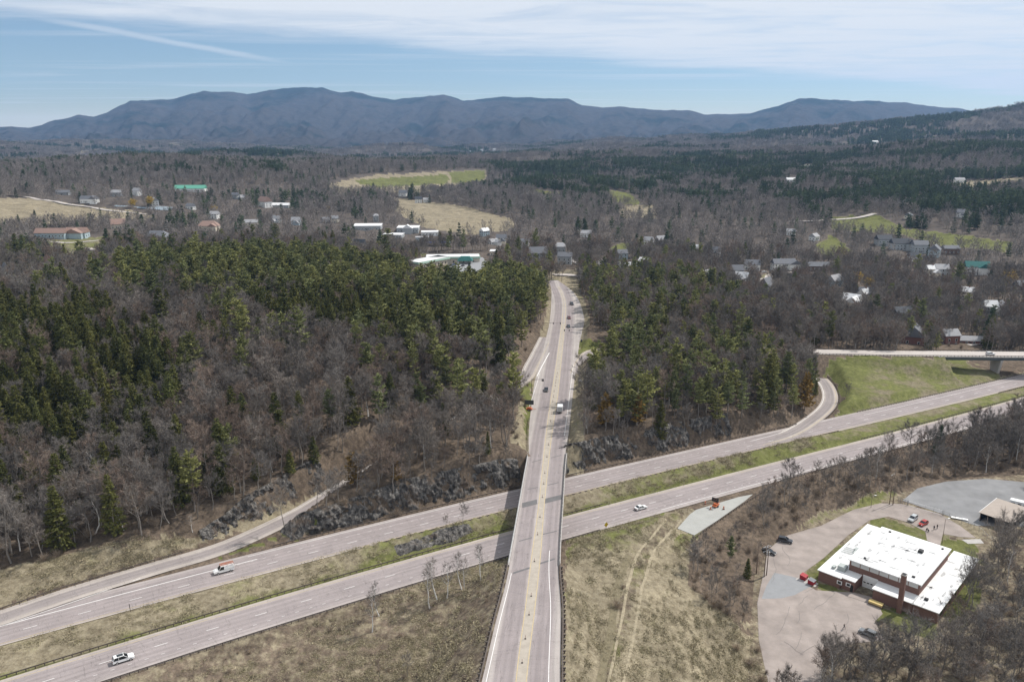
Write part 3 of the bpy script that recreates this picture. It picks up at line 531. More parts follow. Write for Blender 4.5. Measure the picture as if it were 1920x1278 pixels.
kf = FAR[:, 0] > 165; sheet('edge_line', FAR[kf], 4.3, 4.15, 0.018, M['white'], hf, 1)
_dash = mesh('lane_dash', [(-1.5, -.075, 0), (1.5, -.075, 0), (1.5, .075, 0), (-1.5, .075, 0)], np.array([[0, 1, 2, 3]]), M['white'])
_dot = mesh('dotted_line_dash', [(-.45, -.07, 0), (.45, -.07, 0), (.45, .07, 0), (-.45, .07, 0)], np.array([[0, 1, 2, 3]]), M['dash'])
def dashes(pl, d, start, step, n, me, par, x0=-1e9, x1=1e9, sx=1.0):
    q = offset(pl, d); s = np.concatenate([[0], np.cumsum(np.linalg.norm(np.diff(q, axis=0), axis=1))]); s0 = np.interp(start, q[:, 0], s)
    for k in range(-n, n):
        t = s0 + k * step; X, Y, Z = (np.interp(t, s, q[:, c]) for c in range(3))
        if t < 0 or t > s[-1] or X < x0 or X > x1: continue
        X2, Y2 = np.interp(t + 1, s, q[:, 0]), np.interp(t + 1, s, q[:, 1])
        o = link(me.name, me, par, (X, Y, Z + 0.02), (0, math.atan(-G * 0.86) * -1, math.atan2(Y2 - Y, X2 - X))); o.scale.x = sx
dashes(NEAR, 0, -85.9, 12.19, 45, _dash, hn, -125, 285); dashes(FAR, 0, -111.0, 12.19, 45, _dash, hf, -140, 285)
dashes(NEAR, -3.95, -87.0, 3.66, 110, _dot, hn, -112, 10); dashes(NEAR, -3.95, 40.0, 3.66, 110, _dot, hn, 12, 215)
dashes(FAR, 3.9, -70.0, 3.66, 110, _dot, hf, -88, 105)
poly_sheet('pull_off', [HP(*q) for q in ((1270, 990), (1293, 964), (1305, 955), (1385, 931), (1412, 926), (1395, 940), (1345, 975), (1302, 1003))], M['pull'], 0.0, kind='structure', label='pale concrete pull off beside the near carriageway', cat='road')
# ------------------------------------------------------------------ trees
M['bark'] = mat('grey_bark', (0.235, 0.21, 0.185), 0.95, var=0.2, scale=2.0, objrand=0.25)
M['twig'] = mat('bare_twigs', (0.212, 0.184, 0.160), 0.95, spec=0.05, island=0.35, objrand=0.28, hue=(0.166, 0.152, 0.140))
M['twigred'] = mat('budding_twigs', (0.205, 0.158, 0.128), 0.95, spec=0.05, island=0.35, objrand=0.25)
M['birch'] = mat('white_birch_bark', (0.62, 0.60, 0.57), 0.8, var=0.25, scale=1.5)
M['pine'] = mat('pine_needles', (0.255, 0.252, 0.092), 0.8, spec=0.15, island=0.45, objrand=0.32, hue=(0.138, 0.156, 0.070), transl=0.22)
M['hem'] = mat('hemlock_needles', (0.100, 0.110, 0.038), 0.8, spec=0.12, island=0.45, objrand=0.30, hue=(0.125, 0.122, 0.036), transl=0.2)
M['spruce'] = mat('spruce_needles', (0.070, 0.098, 0.052), 0.8, spec=0.12, island=0.4, objrand=0.3, transl=0.15)
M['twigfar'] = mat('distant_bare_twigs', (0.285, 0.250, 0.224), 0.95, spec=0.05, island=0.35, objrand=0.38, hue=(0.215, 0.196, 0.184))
M['pinefar'] = mat('distant_pine_needles', (0.120, 0.150, 0.075), 0.8, spec=0.1, island=0.4, objrand=0.3, hue=(0.075, 0.105, 0.062), transl=0.15)
M['rust'] = mat('rusty_needles', (0.235, 0.150, 0.042), 0.8, spec=0.1, island=0.45, transl=0.12)
M['willow'] = mat('budding_willow', (0.42, 0.30, 0.075), 0.85, spec=0.1, island=0.4, transl=0.15)
M['shrub'] = mat('brown_brush', (0.25, 0.20, 0.155), 0.95, spec=0.05, island=0.4, objrand=0.3, hue=(0.31, 0.245, 0.18))
class TB:
    """trunk tubes and thin sliver faces, collected as arrays"""
    def __init__(s, seed): s.R = np.random.default_rng(seed); s.tv = []; s.tf = []; s.sv = []; s.nt = 0
    def tube(s, pts, radii, n=5):
        pts = np.asarray(pts, float); m = len(pts); a = np.arange(n) * 2 * np.pi / n; V = []
        for i in range(m):
            d = pts[min(i + 1, m - 1)] - pts[max(i - 1, 0)]; d = d / (np.linalg.norm(d) + 1e-9); u = np.array([1, 0, 0.]) if abs(d[0]) < 0.8 else np.array([0, 1., 0]); r = np.cross(d, u); r /= np.linalg.norm(r); u = np.cross(r, d)
            V.append(pts[i] + radii[i] * (np.cos(a)[:, None] * r + np.sin(a)[:, None] * u))
        i = (np.arange(m - 1)[:, None] * n + np.arange(n)).ravel(); j = (np.arange(m - 1)[:, None] * n + (np.arange(n) + 1) % n).ravel()
        s.tv.append(np.vstack(V)); s.tf.append(np.stack([i, j, j + n, i + n], 1) + s.nt); s.nt += m * n
    def slivers(s, a, b, w):
        a = np.asarray(a, float); b = np.asarray(b, float); d = b - a; k = s.R.normal(size=d.shape); side = np.cross(d, k); side /= np.linalg.norm(side, axis=1)[:, None] + 1e-9
        w = np.broadcast_to(w, len(a))[:, None]; s.sv.append(np.stack([a - side * w / 2, a + side * w / 2, b], 1).reshape(-1, 3))
    def trunk(s, name, m): return mesh(name, np.vstack(s.tv), [np.vstack(s.tf)], m, smooth_=True)
    def crown(s, name, m): v = np.vstack(s.sv); return mesh(name, v, [np.arange(len(v)).reshape(-1, 3)], m)
    def joined(s, name, mt, mc):
        v = np.vstack(s.sv); f = np.arange(len(v)).reshape(-1, 3) + s.nt; q = np.vstack(s.tf) if s.tf else np.zeros((0, 4), int)
        return mesh(name, np.vstack(s.tv + [v]), [q, f], [mt, mc], mi=np.concatenate([np.zeros(len(q)), np.ones(len(f))]))
def bare(seed, h=15.0, spread=0.30, nl=15, nb=6, nt=24, w=0.055, lowest=0.38, upright=0.75):
    t = TB(seed); R = t.R; n = 7; zt = np.linspace(0, 0.88 * h, n); wob = np.cumsum(R.normal(0, 0.018 * h, (n, 2)), 0); wob[0] = 0; pts = np.column_stack([wob, zt]); r0 = 0.0125 * h
    t.tube(pts, r0 * (1 - 0.88 * np.linspace(0, 1, n) ** 0.9) + 0.02, 5); A = []; Bv = []; W = []
    for i in range(nl):
        f = lowest + (0.97 - lowest) * (i + R.random() * 0.8) / nl; p = np.array([np.interp(f * 0.88 * h, zt, pts[:, k]) for k in range(3)]); az = i * 2.4 + R.normal(0, 0.5)
        L = h * (spread * (1.15 - 0.65 * (f - lowest) / (1 - lowest))) * R.uniform(0.75, 1.2); up = upright + 0.35 * (f - lowest) + R.normal(0, 0.12); d = np.array([np.cos(az), np.sin(az), up]); d /= np.linalg.norm(d)
        q1 = p + d * L * 0.5 + R.normal(0, 0.04 * L, 3); d2 = d + [0, 0, 0.35]; d2 /= np.linalg.norm(d2); q2 = q1 + d2 * L * 0.6
        t.tube([p, q1, q2], [r0 * 0.42 * (1.2 - f), r0 * 0.22 * (1.2 - f) + 0.012, 0.012], 3)
        for j in range(nb):
            g = R.uniform(0.25, 1.0); b0 = p + (q1 - p) * min(g * 2, 1) if g < 0.5 else q1 + (q2 - q1) * (g - 0.5) * 2
            dd = d2 * 0.8 + R.normal(0, 0.55, 3) + [0, 0, 0.2]; dd /= np.linalg.norm(dd); lb = L * R.uniform(0.28, 0.5); b1 = b0 + dd * lb
            A.append(b0); Bv.append(b1); W.append(w * 1.5)
            k = R.random(nt)[:, None]; a = b0 + (b1 - b0) * k; e = dd * 0.7 + R.normal(0, 0.6, (nt, 3)) + [0, 0, 0.15]; e /= np.linalg.norm(e, axis=1)[:, None]
            A += list(a); Bv += list(a + e * R.uniform(0.06, 0.11, (nt, 1)) * h * 0.85); W += [w] * nt
    t.slivers(A, Bv, np.array(W)); return t
def conifer(seed, h=20.0, base=0.28, rad=0.17, levels=17, per=5, ns=26, size=0.75, droop=0.1, shape=0.85, gap=0.12, irr=0.25):
    t = TB(seed); R = t.R; zt = np.array([0, h * .4, h * .8, h]); t.tube(np.column_stack([R.normal(0, .12, 4) * [0, 1, 1, 1], R.normal(0, .12, 4) * [0, 1, 1, 1], zt]), [0.013 * h, 0.010 * h, 0.004 * h, 0.01], 5); A = []; Bv = []; W = []
    for i in range(levels):
        f = (i + R.random() * 0.5) / levels; z = h * (base + (1 - base) * f) * 0.99; Lm = h * rad * ((1 - f) ** shape) * (1 if f > 0.08 else 0.75) + 0.25
        for j in range(per):
            if R.random() < gap: continue
            az = j * 2 * np.pi / per + i * 1.9 + R.normal(0, 0.25); L = Lm * R.uniform(1 - irr, 1 + irr * 0.8); sl = -droop + 0.55 * f + R.normal(0, 0.06); d = np.array([np.cos(az), np.sin(az), sl]); p = np.array([0, 0, z])
            A.append(p); Bv.append(p + d * L * 0.9); W.append(0.09)
            k = R.random(ns) ** 0.6; side = np.array([-d[1], d[0], 0]); a = p + d * (k * L)[:, None] + side * (R.normal(0, 0.16, ns) * L * (1.1 - 0.5 * k))[:, None] + np.array([0, 0, 1]) * (0.10 * L * k ** 2 + R.normal(0, 0.12, ns))[:, None]
            e = d * 0.8 + side * R.normal(0, 0.7, ns)[:, None] + np.array([0, 0, 1]) * R.normal(0.12 - droop, 0.35, ns)[:, None]; e /= np.linalg.norm(e, axis=1)[:, None]; sz = size * R.uniform(0.65, 1.3, ns) * min(1, 0.45 + L / 3)
            A += list(a - e * sz[:, None] * 0.35); Bv += list(a + e * sz[:, None] * 0.75); W += list(sz * 0.62)
    t.slivers(A, Bv, np.array(W)); return t
def shrubby(seed, h=2.4, n=260, w=0.05, rad=0.7):
    t = TB(seed); R = t.R; a = np.column_stack([R.normal(0, rad * .3, n), R.normal(0, rad * .3, n), R.random(n) ** 1.5 * h * 0.55]); d = np.column_stack([a[:, 0] * 1.2 + R.normal(0, .45, n), a[:, 1] * 1.2 + R.normal(0, .45, n), R.uniform(0.5, 1.3, n)]); d /= np.linalg.norm(d, axis=1)[:, None]
    t.slivers(a, a + d * (h * R.uniform(0.3, 0.6, (n, 1))), w)
    for k in range(4): e = R.normal(0, .25, 2) * h; t.tube([(0, 0, 0), (e[0] * .5, e[1] * .5, h * .35), (e[0], e[1], h * .75)], [0.05, 0.035, 0.01], 3)
    return t
def roundcrown(seed, h=11.0, rad=3.4, n=1100, size=0.7):
    t = TB(seed); R = t.R; t.tube([(0, 0, 0), (0.1, 0, h * .3), (0, 0.1, h * .62)], [0.24, 0.18, 0.05], 5)
    for k in range(7): az = k * 0.9; t.tube([(0, 0, h * (.22 + .04 * k)), (np.cos(az) * rad * .4, np.sin(az) * rad * .4, h * (.45 + .03 * k)), (np.cos(az) * rad * .7, np.sin(az) * rad * .7, h * .72)], [0.09, 0.05, 0.01], 3)
    v = R.normal(size=(n, 3)); v /= np.linalg.norm(v, axis=1)[:, None]; rr = R.random(n)[:, None] ** 0.4; lump = 0.8 + 0.35 * np.sin(v[:, :1] * 5 + 1) * np.cos(v[:, 1:2] * 4 + v[:, 2:] * 3)
    a = v * rr * lump * [rad, rad, h * .36] + [0, 0, h * .62]; e = v * 0.5 + R.normal(0, .6, (n, 3)); e /= np.linalg.norm(e, axis=1)[:, None]; s = size * R.uniform(.6, 1.3, n)
    t.slivers(a, a + e * s[:, None], s * .5); return t
PRO = {}                                             # kind -> list of (trunk mesh, crown mesh, joined mesh, height)
def reg(kind, t, h, mt, mc, parts=True, name='tree'):
    PRO.setdefault(kind, []).append((t.trunk(name + '_trunk', M[mt]) if parts else None, t.crown(name + '_crown', M[mc]) if parts else None, t.joined(name, M[mt], M[mc]), h))
for s in range(6): reg('bare', bare(100 + s, 15.0, 0.27 + 0.03 * (s % 3), nl=14, nb=6, nt=22, w=0.058), 15.0, 'bark', 'twig', name='bare_tree')
for s in range(2): reg('bare', bare(120 + s, 15.0, 0.30, nl=13, nb=6, nt=22, w=0.058), 15.0, 'bark', 'twigred', name='bare_tree')
for s in range(3): reg('birch', bare(140 + s, 11.0, 0.22, nl=12, nb=5, nt=14, w=0.032, lowest=0.35, upright=1.3), 11.0, 'birch', 'twig', name='birch_tree')
for s in range(3): reg('maple', bare(150 + s, 16.0, 0.36, nl=18, nb=9, nt=17, w=0.048, lowest=0.2, upright=1.05), 16.0, 'bark', 'twig', name='bare_tree')
for s in range(7): reg('pine', conifer(200 + s, 20.0, 0.22 + 0.07 * (s % 4), 0.15 + 0.025 * (s % 3), 12 + s % 4, 5, 28, 0.95, -0.04 + 0.04 * (s % 2), 0.5 + 0.1 * (s % 3), 0.24, 0.5), 20.0, 'bark', 'pine', name='pine_tree')
for s in range(4): reg('hemlock', conifer(230 + s, 17.0, 0.06, 0.20, 21, 6, 15, 0.85, 0.22, 0.85, 0.08, 0.25), 17.0, 'bark', 'hem', name='hemlock_tree')
for s in range(3): reg('spruce', conifer(240 + s, 15.0, 0.04, 0.20, 20, 6, 14, 0.8, 0.15, 0.98, 0.05, 0.15), 15.0, 'bark', 'spruce', name='spruce_tree')
for s in range(2): reg('rust', conifer(260 + s, 11.0, 0.16, 0.24, 13, 5, 22, 0.7, 0.02, 0.8, 0.1, 0.3), 11.0, 'bark', 'rust', name='pine_tree')
for s in range(2): reg('willow', roundcrown(270 + s), 11.0, 'bark', 'willow', name='willow_tree')
for s in range(4): reg('shrub', shrubby(300 + s, 2.6, 240, 0.05, 1.0), 2.6, 'bark', 'shrub', name='brush_shrub')
M['tuft'] = mat('dry_grass_blades', (0.345, 0.295, 0.205), .95, spec=.05, island=.35, objrand=.25, hue=(0.262, 0.232, 0.145))
def grassmat(seed, n=90):
    t = TB(seed); R = t.R; a = np.column_stack([R.normal(0, .75, (n, 2)), np.zeros(n)]); d = np.column_stack([R.normal(0, .30, (n, 2)), R.uniform(.12, .34, n)]); t.slivers(a, a + d, .13); t.tube([(0, 0, -.1), (0, 0, .05)], [.01, .01], 3); return t
for s in range(4): reg('tuft', grassmat(330 + s), .75, 'tuft', 'tuft', False, 'grass_tuft')
# distant trees: fewer, larger faces
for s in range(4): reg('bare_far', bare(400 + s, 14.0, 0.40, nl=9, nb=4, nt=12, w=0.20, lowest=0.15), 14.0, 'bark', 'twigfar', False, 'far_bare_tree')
for s in range(3): reg('pine_far', conifer(420 + s, 18.0, 0.18, 0.19, 9, 5, 5, 2.0, 0.0, 0.7, 0.1, 0.35), 18.0, 'bark', 'pinefar', False, 'far_pine_tree')
for s in range(3): reg('hem_far', conifer(430 + s, 16.0, 0.05, 0.20, 10, 5, 5, 1.9, 0.15, 0.9, 0.08, 0.25), 16.0, 'bark', 'spruce', False, 'far_spruce_tree')
def clump(kind, seed, n, rad, name, mc):
    R = np.random.default_rng(seed); V = []; 
    for k in range(n):
        src = PRO[kind][k % len(PRO[kind])][2]; co = np.empty(len(src.vertices) * 3); src.vertices.foreach_get('co', co); co = co.reshape(-1, 3)
        tri = [p.vertices for p in src.polygons if len(p.vertices) == 3]; tri = np.array([list(q) for q in tri]); keep = R.random(len(tri)) < 0.6; a = R.random() * 6.28; sc = R.uniform(.75, 1.2); c, s = np.cos(a), np.sin(a)
        w = co[tri[keep].ravel()] * sc; w = np.column_stack([w[:, 0] * c - w[:, 1] * s, w[:, 0] * s + w[:, 1] * c, w[:, 2]]); cen = w.reshape(-1, 3, 3).mean(1).repeat(3, 0); w = cen + (w - cen) * 1.5
        V.append(w + [*(R.uniform(-rad, rad, 2)), 0])
    V = np.vstack(V); return mesh(name, V, [np.arange(len(V)).reshape(-1, 3)], M[mc])
CLUMP = {'bare': [clump('bare_far', 500 + k, 6, 13, 'far_bare_clump', 'twigfar') for k in range(3)], 'con': [clump('hem_far', 510 + k, 4, 10, 'far_conifer_clump', 'spruce') for k in range(2)] + [clump('pine_far', 515 + k, 4, 10, 'far_pine_clump', 'pinefar') for k in range(1)]}
def scatter(name, label, cat, pts, rot, scl, meshes):
    """uncountable woods: one object, the trees instanced on its points"""
    coll = bpy.data.collections.new(name + '_kinds')
    for k, m in enumerate(meshes): coll.objects.link(bpy.data.objects.new('%s_%02d' % (name, k), m))
    pts = np.asarray(pts, np.float32); me = bpy.data.meshes.new(name); me.vertices.add(len(pts)); me.vertices.foreach_set('co', pts.ravel())
    idx = rng.integers(0, len(meshes), len(pts)).astype(np.int32)
    a = me.attributes.new('turn', 'FLOAT_VECTOR', 'POINT'); a.data.foreach_set('vector', np.column_stack([np.zeros((len(pts), 2)), rot]).astype(np.float32).ravel())
    a = me.attributes.new('size', 'FLOAT_VECTOR', 'POINT'); s = np.asarray(scl, np.float32); s = np.stack([s * rng.uniform(.85, 1.15, len(s)), s * rng.uniform(.85, 1.15, len(s)), s], 1) if s.ndim == 1 else s; a.data.foreach_set('vector', s.astype(np.float32).ravel())
    a = me.attributes.new('pick', 'INT', 'POINT'); a.data.foreach_set('value', idx)
    o = link(name, me, label=label, cat=cat, kind='stuff'); ng = bpy.data.node_groups.new(name, 'GeometryNodeTree'); ng.interface.new_socket('Geometry', in_out='INPUT', socket_type='NodeSocketGeometry'); ng.interface.new_socket('Geometry', in_out='OUTPUT', socket_type='NodeSocketGeometry')
    N, L = ng.nodes, ng.links; gi = N.new('NodeGroupInput'); go = N.new('NodeGroupOutput'); ip = N.new('GeometryNodeInstanceOnPoints'); ci = N.new('GeometryNodeCollectionInfo'); ci.inputs[0].default_value = coll; ci.inputs[1].default_value = True; ci.inputs[2].default_value = True
    def na(nm, t): n = N.new('GeometryNodeInputNamedAttribute'); n.data_type = t; n.inputs[0].default_value = nm; return n.outputs[0]
    L.new(gi.outputs[0], ip.inputs['Points']); L.new(ci.outputs[0], ip.inputs['Instance']); ip.inputs['Pick Instance'].default_value = True; L.new(na('pick', 'INT'), ip.inputs['Instance Index']); L.new(na('turn', 'FLOAT_VECTOR'), ip.inputs['Rotation']); L.new(na('size', 'FLOAT_VECTOR'), ip.inputs['Scale']); L.new(ip.outputs[0], go.inputs[0])
    md = o.modifiers.new('woods', 'NODES'); md.node_group = ng; return o
ART = {'bare': 'bare_tree', 'maple': 'bare_tree', 'birch': 'birch_tree', 'pine': 'pine_tree', 'hemlock': 'hemlock_tree', 'spruce': 'spruce_tree', 'rust': 'pine_tree', 'willow': 'willow_tree', 'shrub': 'brush_shrub'}
def plant(kind, x, y, z, h, label, group=None, rot=None, v=None, widen=1.0):
    tk, cr, jo, ph = PRO[kind][int(rng.integers(len(PRO[kind]))) if v is None else v]; s = h / ph
    e = empty(ART[kind], (x, y, z - 0.15), rng.random() * 6.28 if rot is None else rot, label, 'shrub' if kind == 'shrub' else 'tree', group); e.scale = (s * widen, s * widen, s)
    link('stems' if kind == 'shrub' else 'trunk', tk, e); link('twigs' if kind in ('bare', 'birch', 'maple', 'shrub') else 'crown', cr, e); return e
# ---- where trees may stand
FIELDS = [[(-80, 372), (60, 372), (160, 386), (290, 402), (270, 415), (180, 412), (60, 425), (-80, 440)], [(610, 340), (700, 326), (912, 316), (912, 350), (780, 360), (640, 362)], [(740, 372), (800, 380), (860, 387), (960, 412), (940, 430), (880, 436), (800, 424), (750, 400)],
          [(1000, 353), (1065, 360), (1060, 373), (1005, 370)], [(1136, 354), (1180, 360), (1208, 385), (1150, 380)], [(1165, 388), (1225, 388), (1225, 405), (1168, 405)], [(1555, 408), (1640, 400), (1700, 428), (1800, 440), (1905, 455), (1890, 472), (1760, 462), (1690, 442), (1560, 432)], [(1525, 460), (1560, 440), (1600, 470), (1590, 482), (1540, 478)],
          [(1750, 345), (1920, 332), (1930, 350), (1800, 358)], [(1138, 492), (1146, 460), (1205, 450), (1215, 462), (1170, 478), (1165, 494)], [(850, 512), (905, 505), (935, 532), (880, 540)], [(640, 460), (770, 463), (790, 478), (690, 483)], [(1030, 500), (1085, 500), (1085, 550), (1070, 545)], [(25, 512), (80, 525), (60, 540), (25, 532)], [(60, 440), (235, 436), (200, 480), (150, 500), (70, 470)], [(1420, 510), (1480, 500), (1500, 515), (1420, 540)],
          [(790, 478), (930, 470), (930, 515), (850, 520), (800, 500)], [(690, 428), (830, 428), (880, 455), (880, 468), (800, 468), (700, 440)], [(1120, 520), (1128, 520), (1128, 530), (1120, 530)], [(150, 283), (190, 281), (190, 286), (150, 288)], [(318, 268), (346, 268), (346, 273), (318, 273)], [(1480, 330), (1500, 330), (1500, 342), (1480, 342)]]
HOUSES_PX = []          # (px, py of base, half width px, depth px kept open in front)
EMB = [(1050, 1500), (1060, 1040), (1070, 1005), (1290, 950), (1310, 985), (1300, 1010), (1290, 1090), (1350, 1140), (1400, 1180), (1440, 1278), (1460, 1500)]
BANK = [(-200, 1240), (0, 1140), (310, 1048), (365, 1022), (350, 1002), (250, 1005), (150, 1032), (0, 1072), (-200, 1130)]
YARD = [(1400, 1290), (1520, 1290), (1560, 1262), (1640, 1245), (1690, 1225), (1760, 1205), (1800, 1130), (1850, 1070), (1870, 1020), (1930, 1000), (1930, 885), (1780, 893), (1700, 905), (1640, 928), (1560, 948), (1440, 1000), (1400, 1090)]
GREENBANK = [(1530, 700), (1550, 672), (1590, 664), (1960, 664), (1960, 720), (1700, 750), (1540, 800), (1585, 745), (1560, 712)]
CONI = [([(225, 515), (560, 500), (760, 530), (1000, 548), (1030, 560), (1012, 640), (930, 610), (520, 610), (330, 580), (225, 570)], 'pine', 0.68), ([(470, 600), (520, 590), (960, 625), (945, 680), (520, 645)], 'hemlock', 0.9),
        ([(-300, 610), (180, 600), (330, 690), (385, 770), (300, 840), (120, 880), (0, 850), (-300, 850)], 'hemlock', 0.80), ([(1085, 575), (1180, 555), (1330, 610), (1500, 700), (1535, 750), (1480, 790), (1380, 785), (1180, 812), (1085, 770)], 'pine', 0.38),
        ([(1085, 515), (1330, 525), (1400, 600), (1180, 580), (1085, 590)], 'pine', 0.42), ([(930, 560), (1030, 540), (1000, 700), (950, 730)], 'pine', 0.7), ([(690, 620), (960, 640), (970, 760), (900, 800), (690, 760)], 'pine', 0.16), ([(0, 880), (400, 780), (620, 800), (560, 900), (300, 960), (0, 960)], 'hemlock', 0.07)]
def masks(x, y, z):
    px, py, Z = pix(x, y, z); r = np.hypot(x, y); ok = np.ones(len(x), bool); nr = r < 900
    yn = np.polyval(CN, np.clip(x, -190, 320)); yf = np.polyval(CF, np.clip(x, -190, 320)); on = (y - yn) * 0.86; of = (y - yf) * 0.86
    ok &= ~(nr & (on > -13) & (of < 13)); ok &= ~(nr & (x < 14) & (on <= 0) & (on > -100))
    for pol in (EMB, BANK, YARD, GREENBANK, [(1074, 612), (1140, 622), (1138, 690), (1108, 735), (1074, 745)]): ok &= ~inpoly(px, py, pol)
    for pol in FIELDS: ok &= ~((r > 450) & inpoly(px, py, pol))
    ok &= polydist(x, y, [q[:2] for q in PULL]) > 4
    for pl, m in ((RTC, 0), (LRAMP, 8.5), (RRAMP, 6.5), (OVER, 10)):
        D, I = near_line(x, y, pl); ok &= D > (m if m else RTW[np.minimum(I, len(RTW) - 1)] / 2 + 4.5)
    for hx, hy, hw, dp in HOUSES_PX: ok &= ~((px > hx - hw) & (px < hx + hw) & (py > hy - 6) & (py < hy + dp) & (r > 350))
    return ok, px, py, Z, r
def near_forest():
    sp = 3.7; gx, gy = np.meshgrid(np.arange(-640, 640, sp), np.arange(120, 830, sp)); x = gx.ravel() + rng.uniform(-.48, .48, gx.size) * sp; y = gy.ravel() + rng.uniform(-.48, .48, gx.size) * sp
    m = (np.abs(np.arctan2(x, y)) < math.radians(40)) & (np.hypot(x, y) < 830); x, y = x[m], y[m]; z = height(x, y); ok, px, py, Z, r = masks(x, y, z); n = len(x)
    kind = np.full(n, 'bare', dtype='<U8'); u = rng.random(n); dens = np.full(n, 0.72)
    for pol, k, f in CONI:
        q = inpoly(px, py, pol) & (u < f * np.clip(0.25 + 1.5 * fbm(x / 28 + 7, y / 28, 3), 0.3, 1.15)); kind[q] = k; dens[q] = 0.62
    misc = (kind == 'bare') & (rng.random(n) < 0.06) & (r > 240) & ~((x > 40) & (y < np.polyval(CN, np.clip(x, -190, 320)))); kind[misc] = np.where(py[misc] > 820, 'hemlock', rng.choice(['pine', 'hemlock', 'pine'], misc.sum()))
    pale = (kind == 'bare') & (rng.random(n) < 0.07); kind[pale] = 'birch'
    vill = r > 620; dens[vill] *= 0.62; vr = inpoly(px, py, [(1390, 480), (1960, 480), (1960, 655), (1560, 655), (1390, 560)]); dens[vr] *= 0.72
    open1 = inpoly(px, py, [(560, 830), (990, 760), (985, 870), (620, 900)]); dens[open1] *= 0.9
    rockp = inpoly(px, py, [(520, 1010), (620, 935), (990, 830), (990, 900), (700, 960)]); dens[rockp] *= 0.85
    thick = (x > 60) & (y < 300); dens[thick] = 0.62
    ok &= rng.random(n) < dens * (0.55 + 0.9 * fbm(x / 38, y / 38, 2))
    h = np.where(kind == 'bare', rng.normal(14.2, 3.0, n), np.where(kind == 'pine', rng.normal(19.5, 4.2, n), np.where(kind == 'hemlock', rng.normal(17, 3, n), rng.normal(11, 3, n))))
    edge = (np.abs((y - np.polyval(CF, np.clip(x, -190, 320))) * .86 - 14) < 8) & (x > 10); h[edge & (kind == 'bare')] *= 0.62
    h[thick & (kind == 'bare')] *= rng.uniform(0.45, 0.8, (thick & (kind == 'bare')).sum()); h[rockp] *= 0.78; rz = (x > np.interp(y, RTC[:, 1], RTC[:, 0])) & (kind == 'pine'); h[rz] *= 0.86; lowt = inpoly(px, py, [(1290, 990), (1425, 930), (1450, 1000), (1420, 1130), (1300, 1100)]); h[lowt] *= 0.55; h = np.clip(h, 4.5, 27)
    x, y, z, kind, h, px, py, Z = (a[ok] for a in (x, y, z, kind, h, px, py, Z)); size = h * F / Z * ((px > -30) & (px < 1950) & (py < 1330)); zone = np.where(y < np.polyval(CN, np.clip(x, -190, 320)), 'yard', np.where(x < np.interp(y, RTC[:, 1], RTC[:, 0]), 'left', 'right'))
    PLACE = (('left', [(-300, 1300), (-300, 900), (330, 900), (330, 1100)], 'at the foot of the left wood above the grass bank'), ('left', [(330, 1100), (330, 860), (700, 800), (1000, 760), (1000, 950)], 'on the slope above the rock cut left of the bridge'), ('left', [(-300, 900), (-300, 740), (250, 740), (330, 900)], 'on the lower left slope under the dark hemlocks'), ('left', [(-300, 740), (-300, 500), (230, 500), (330, 740)], 'around the dark hemlock stand at the left edge'), ('left', [(330, 900), (250, 740), (330, 640), (640, 640), (700, 800)], 'in the middle of the left wood'), ('left', [(640, 640), (1100, 640), (1000, 760), (700, 800)], 'in the left wood close to the ramp end'), ('left', [(230, 500), (640, 480), (640, 640), (330, 740)], 'in the pine belt at the back of the left wood'), ('left', [(640, 480), (1100, 500), (1100, 640), (640, 640)], 'in the pine belt towards the inn'),
             ('right', [(1040, 900), (1040, 770), (1500, 760), (1500, 900)], 'above the rock cut right of the bridge'), ('right', [(1040, 770), (1040, 640), (1200, 640), (1200, 770)], 'along the right verge of the bridge road'), ('right', [(1200, 770), (1200, 640), (1400, 640), (1400, 770)], 'in the heart of the right pine wood'), ('right', [(1400, 770), (1400, 620), (1600, 620), (1600, 800)], 'beside the curving ramp on the right'), ('right', [(1040, 640), (1040, 500), (1420, 500), (1420, 640)], 'at the back of the right pine wood'), ('right', [(1400, 640), (1400, 480), (2100, 480), (2100, 760)], 'between the village houses behind the overpass'),
             ('yard', [(1250, 1100), (1400, 900), (1450, 1000), (1430, 1300), (1300, 1300)], 'in the brush between embankment and yard'), ('yard', [(1400, 1010), (1420, 900), (1680, 840), (1680, 930)], 'on the slope between the near carriageway and the yard lane'), ('yard', [(1680, 930), (1660, 820), (2000, 740), (2000, 900)], 'below the near carriageway beside the gravel yard'), ('yard', [(1500, 1400), (1500, 1150), (1780, 1150), (1780, 1400)], 'in the thicket before the brick building'), ('yard', [(1780, 1400), (1780, 1000), (2100, 950), (2100, 1400)], 'in the thicket right of the brick building'))
    LOOK = {'bare': ('bare grey', 'tree'), 'pine': ('green', 'pine'), 'hemlock': ('dark', 'hemlock'), 'birch': ('pale trunked', 'birch')}
    def lab(j, k):
        pl = {'left': 'in the wood left of the bridge road', 'right': 'in the wood right of the bridge road', 'yard': 'in the thicket around the brick building'}[zone[j]]
        for zn, pol, t in PLACE:
            if zn == zone[j] and inpoly(np.array([px[j]]), np.array([py[j]]), pol)[0]: pl = t; break
        m = {'bare': 14.0, 'pine': 21, 'hemlock': 17, 'birch': 11}[k]; sz = 'tall' if h[j] > m * 1.1 else 'short' if h[j] < m * .85 else 'medium sized'; c, n = LOOK[k]
        return '%s %s %s %s' % (sz, c, n, pl), '%s %s %s %s' % (sz, c, 'birches' if n == 'birch' else n + 's', pl)
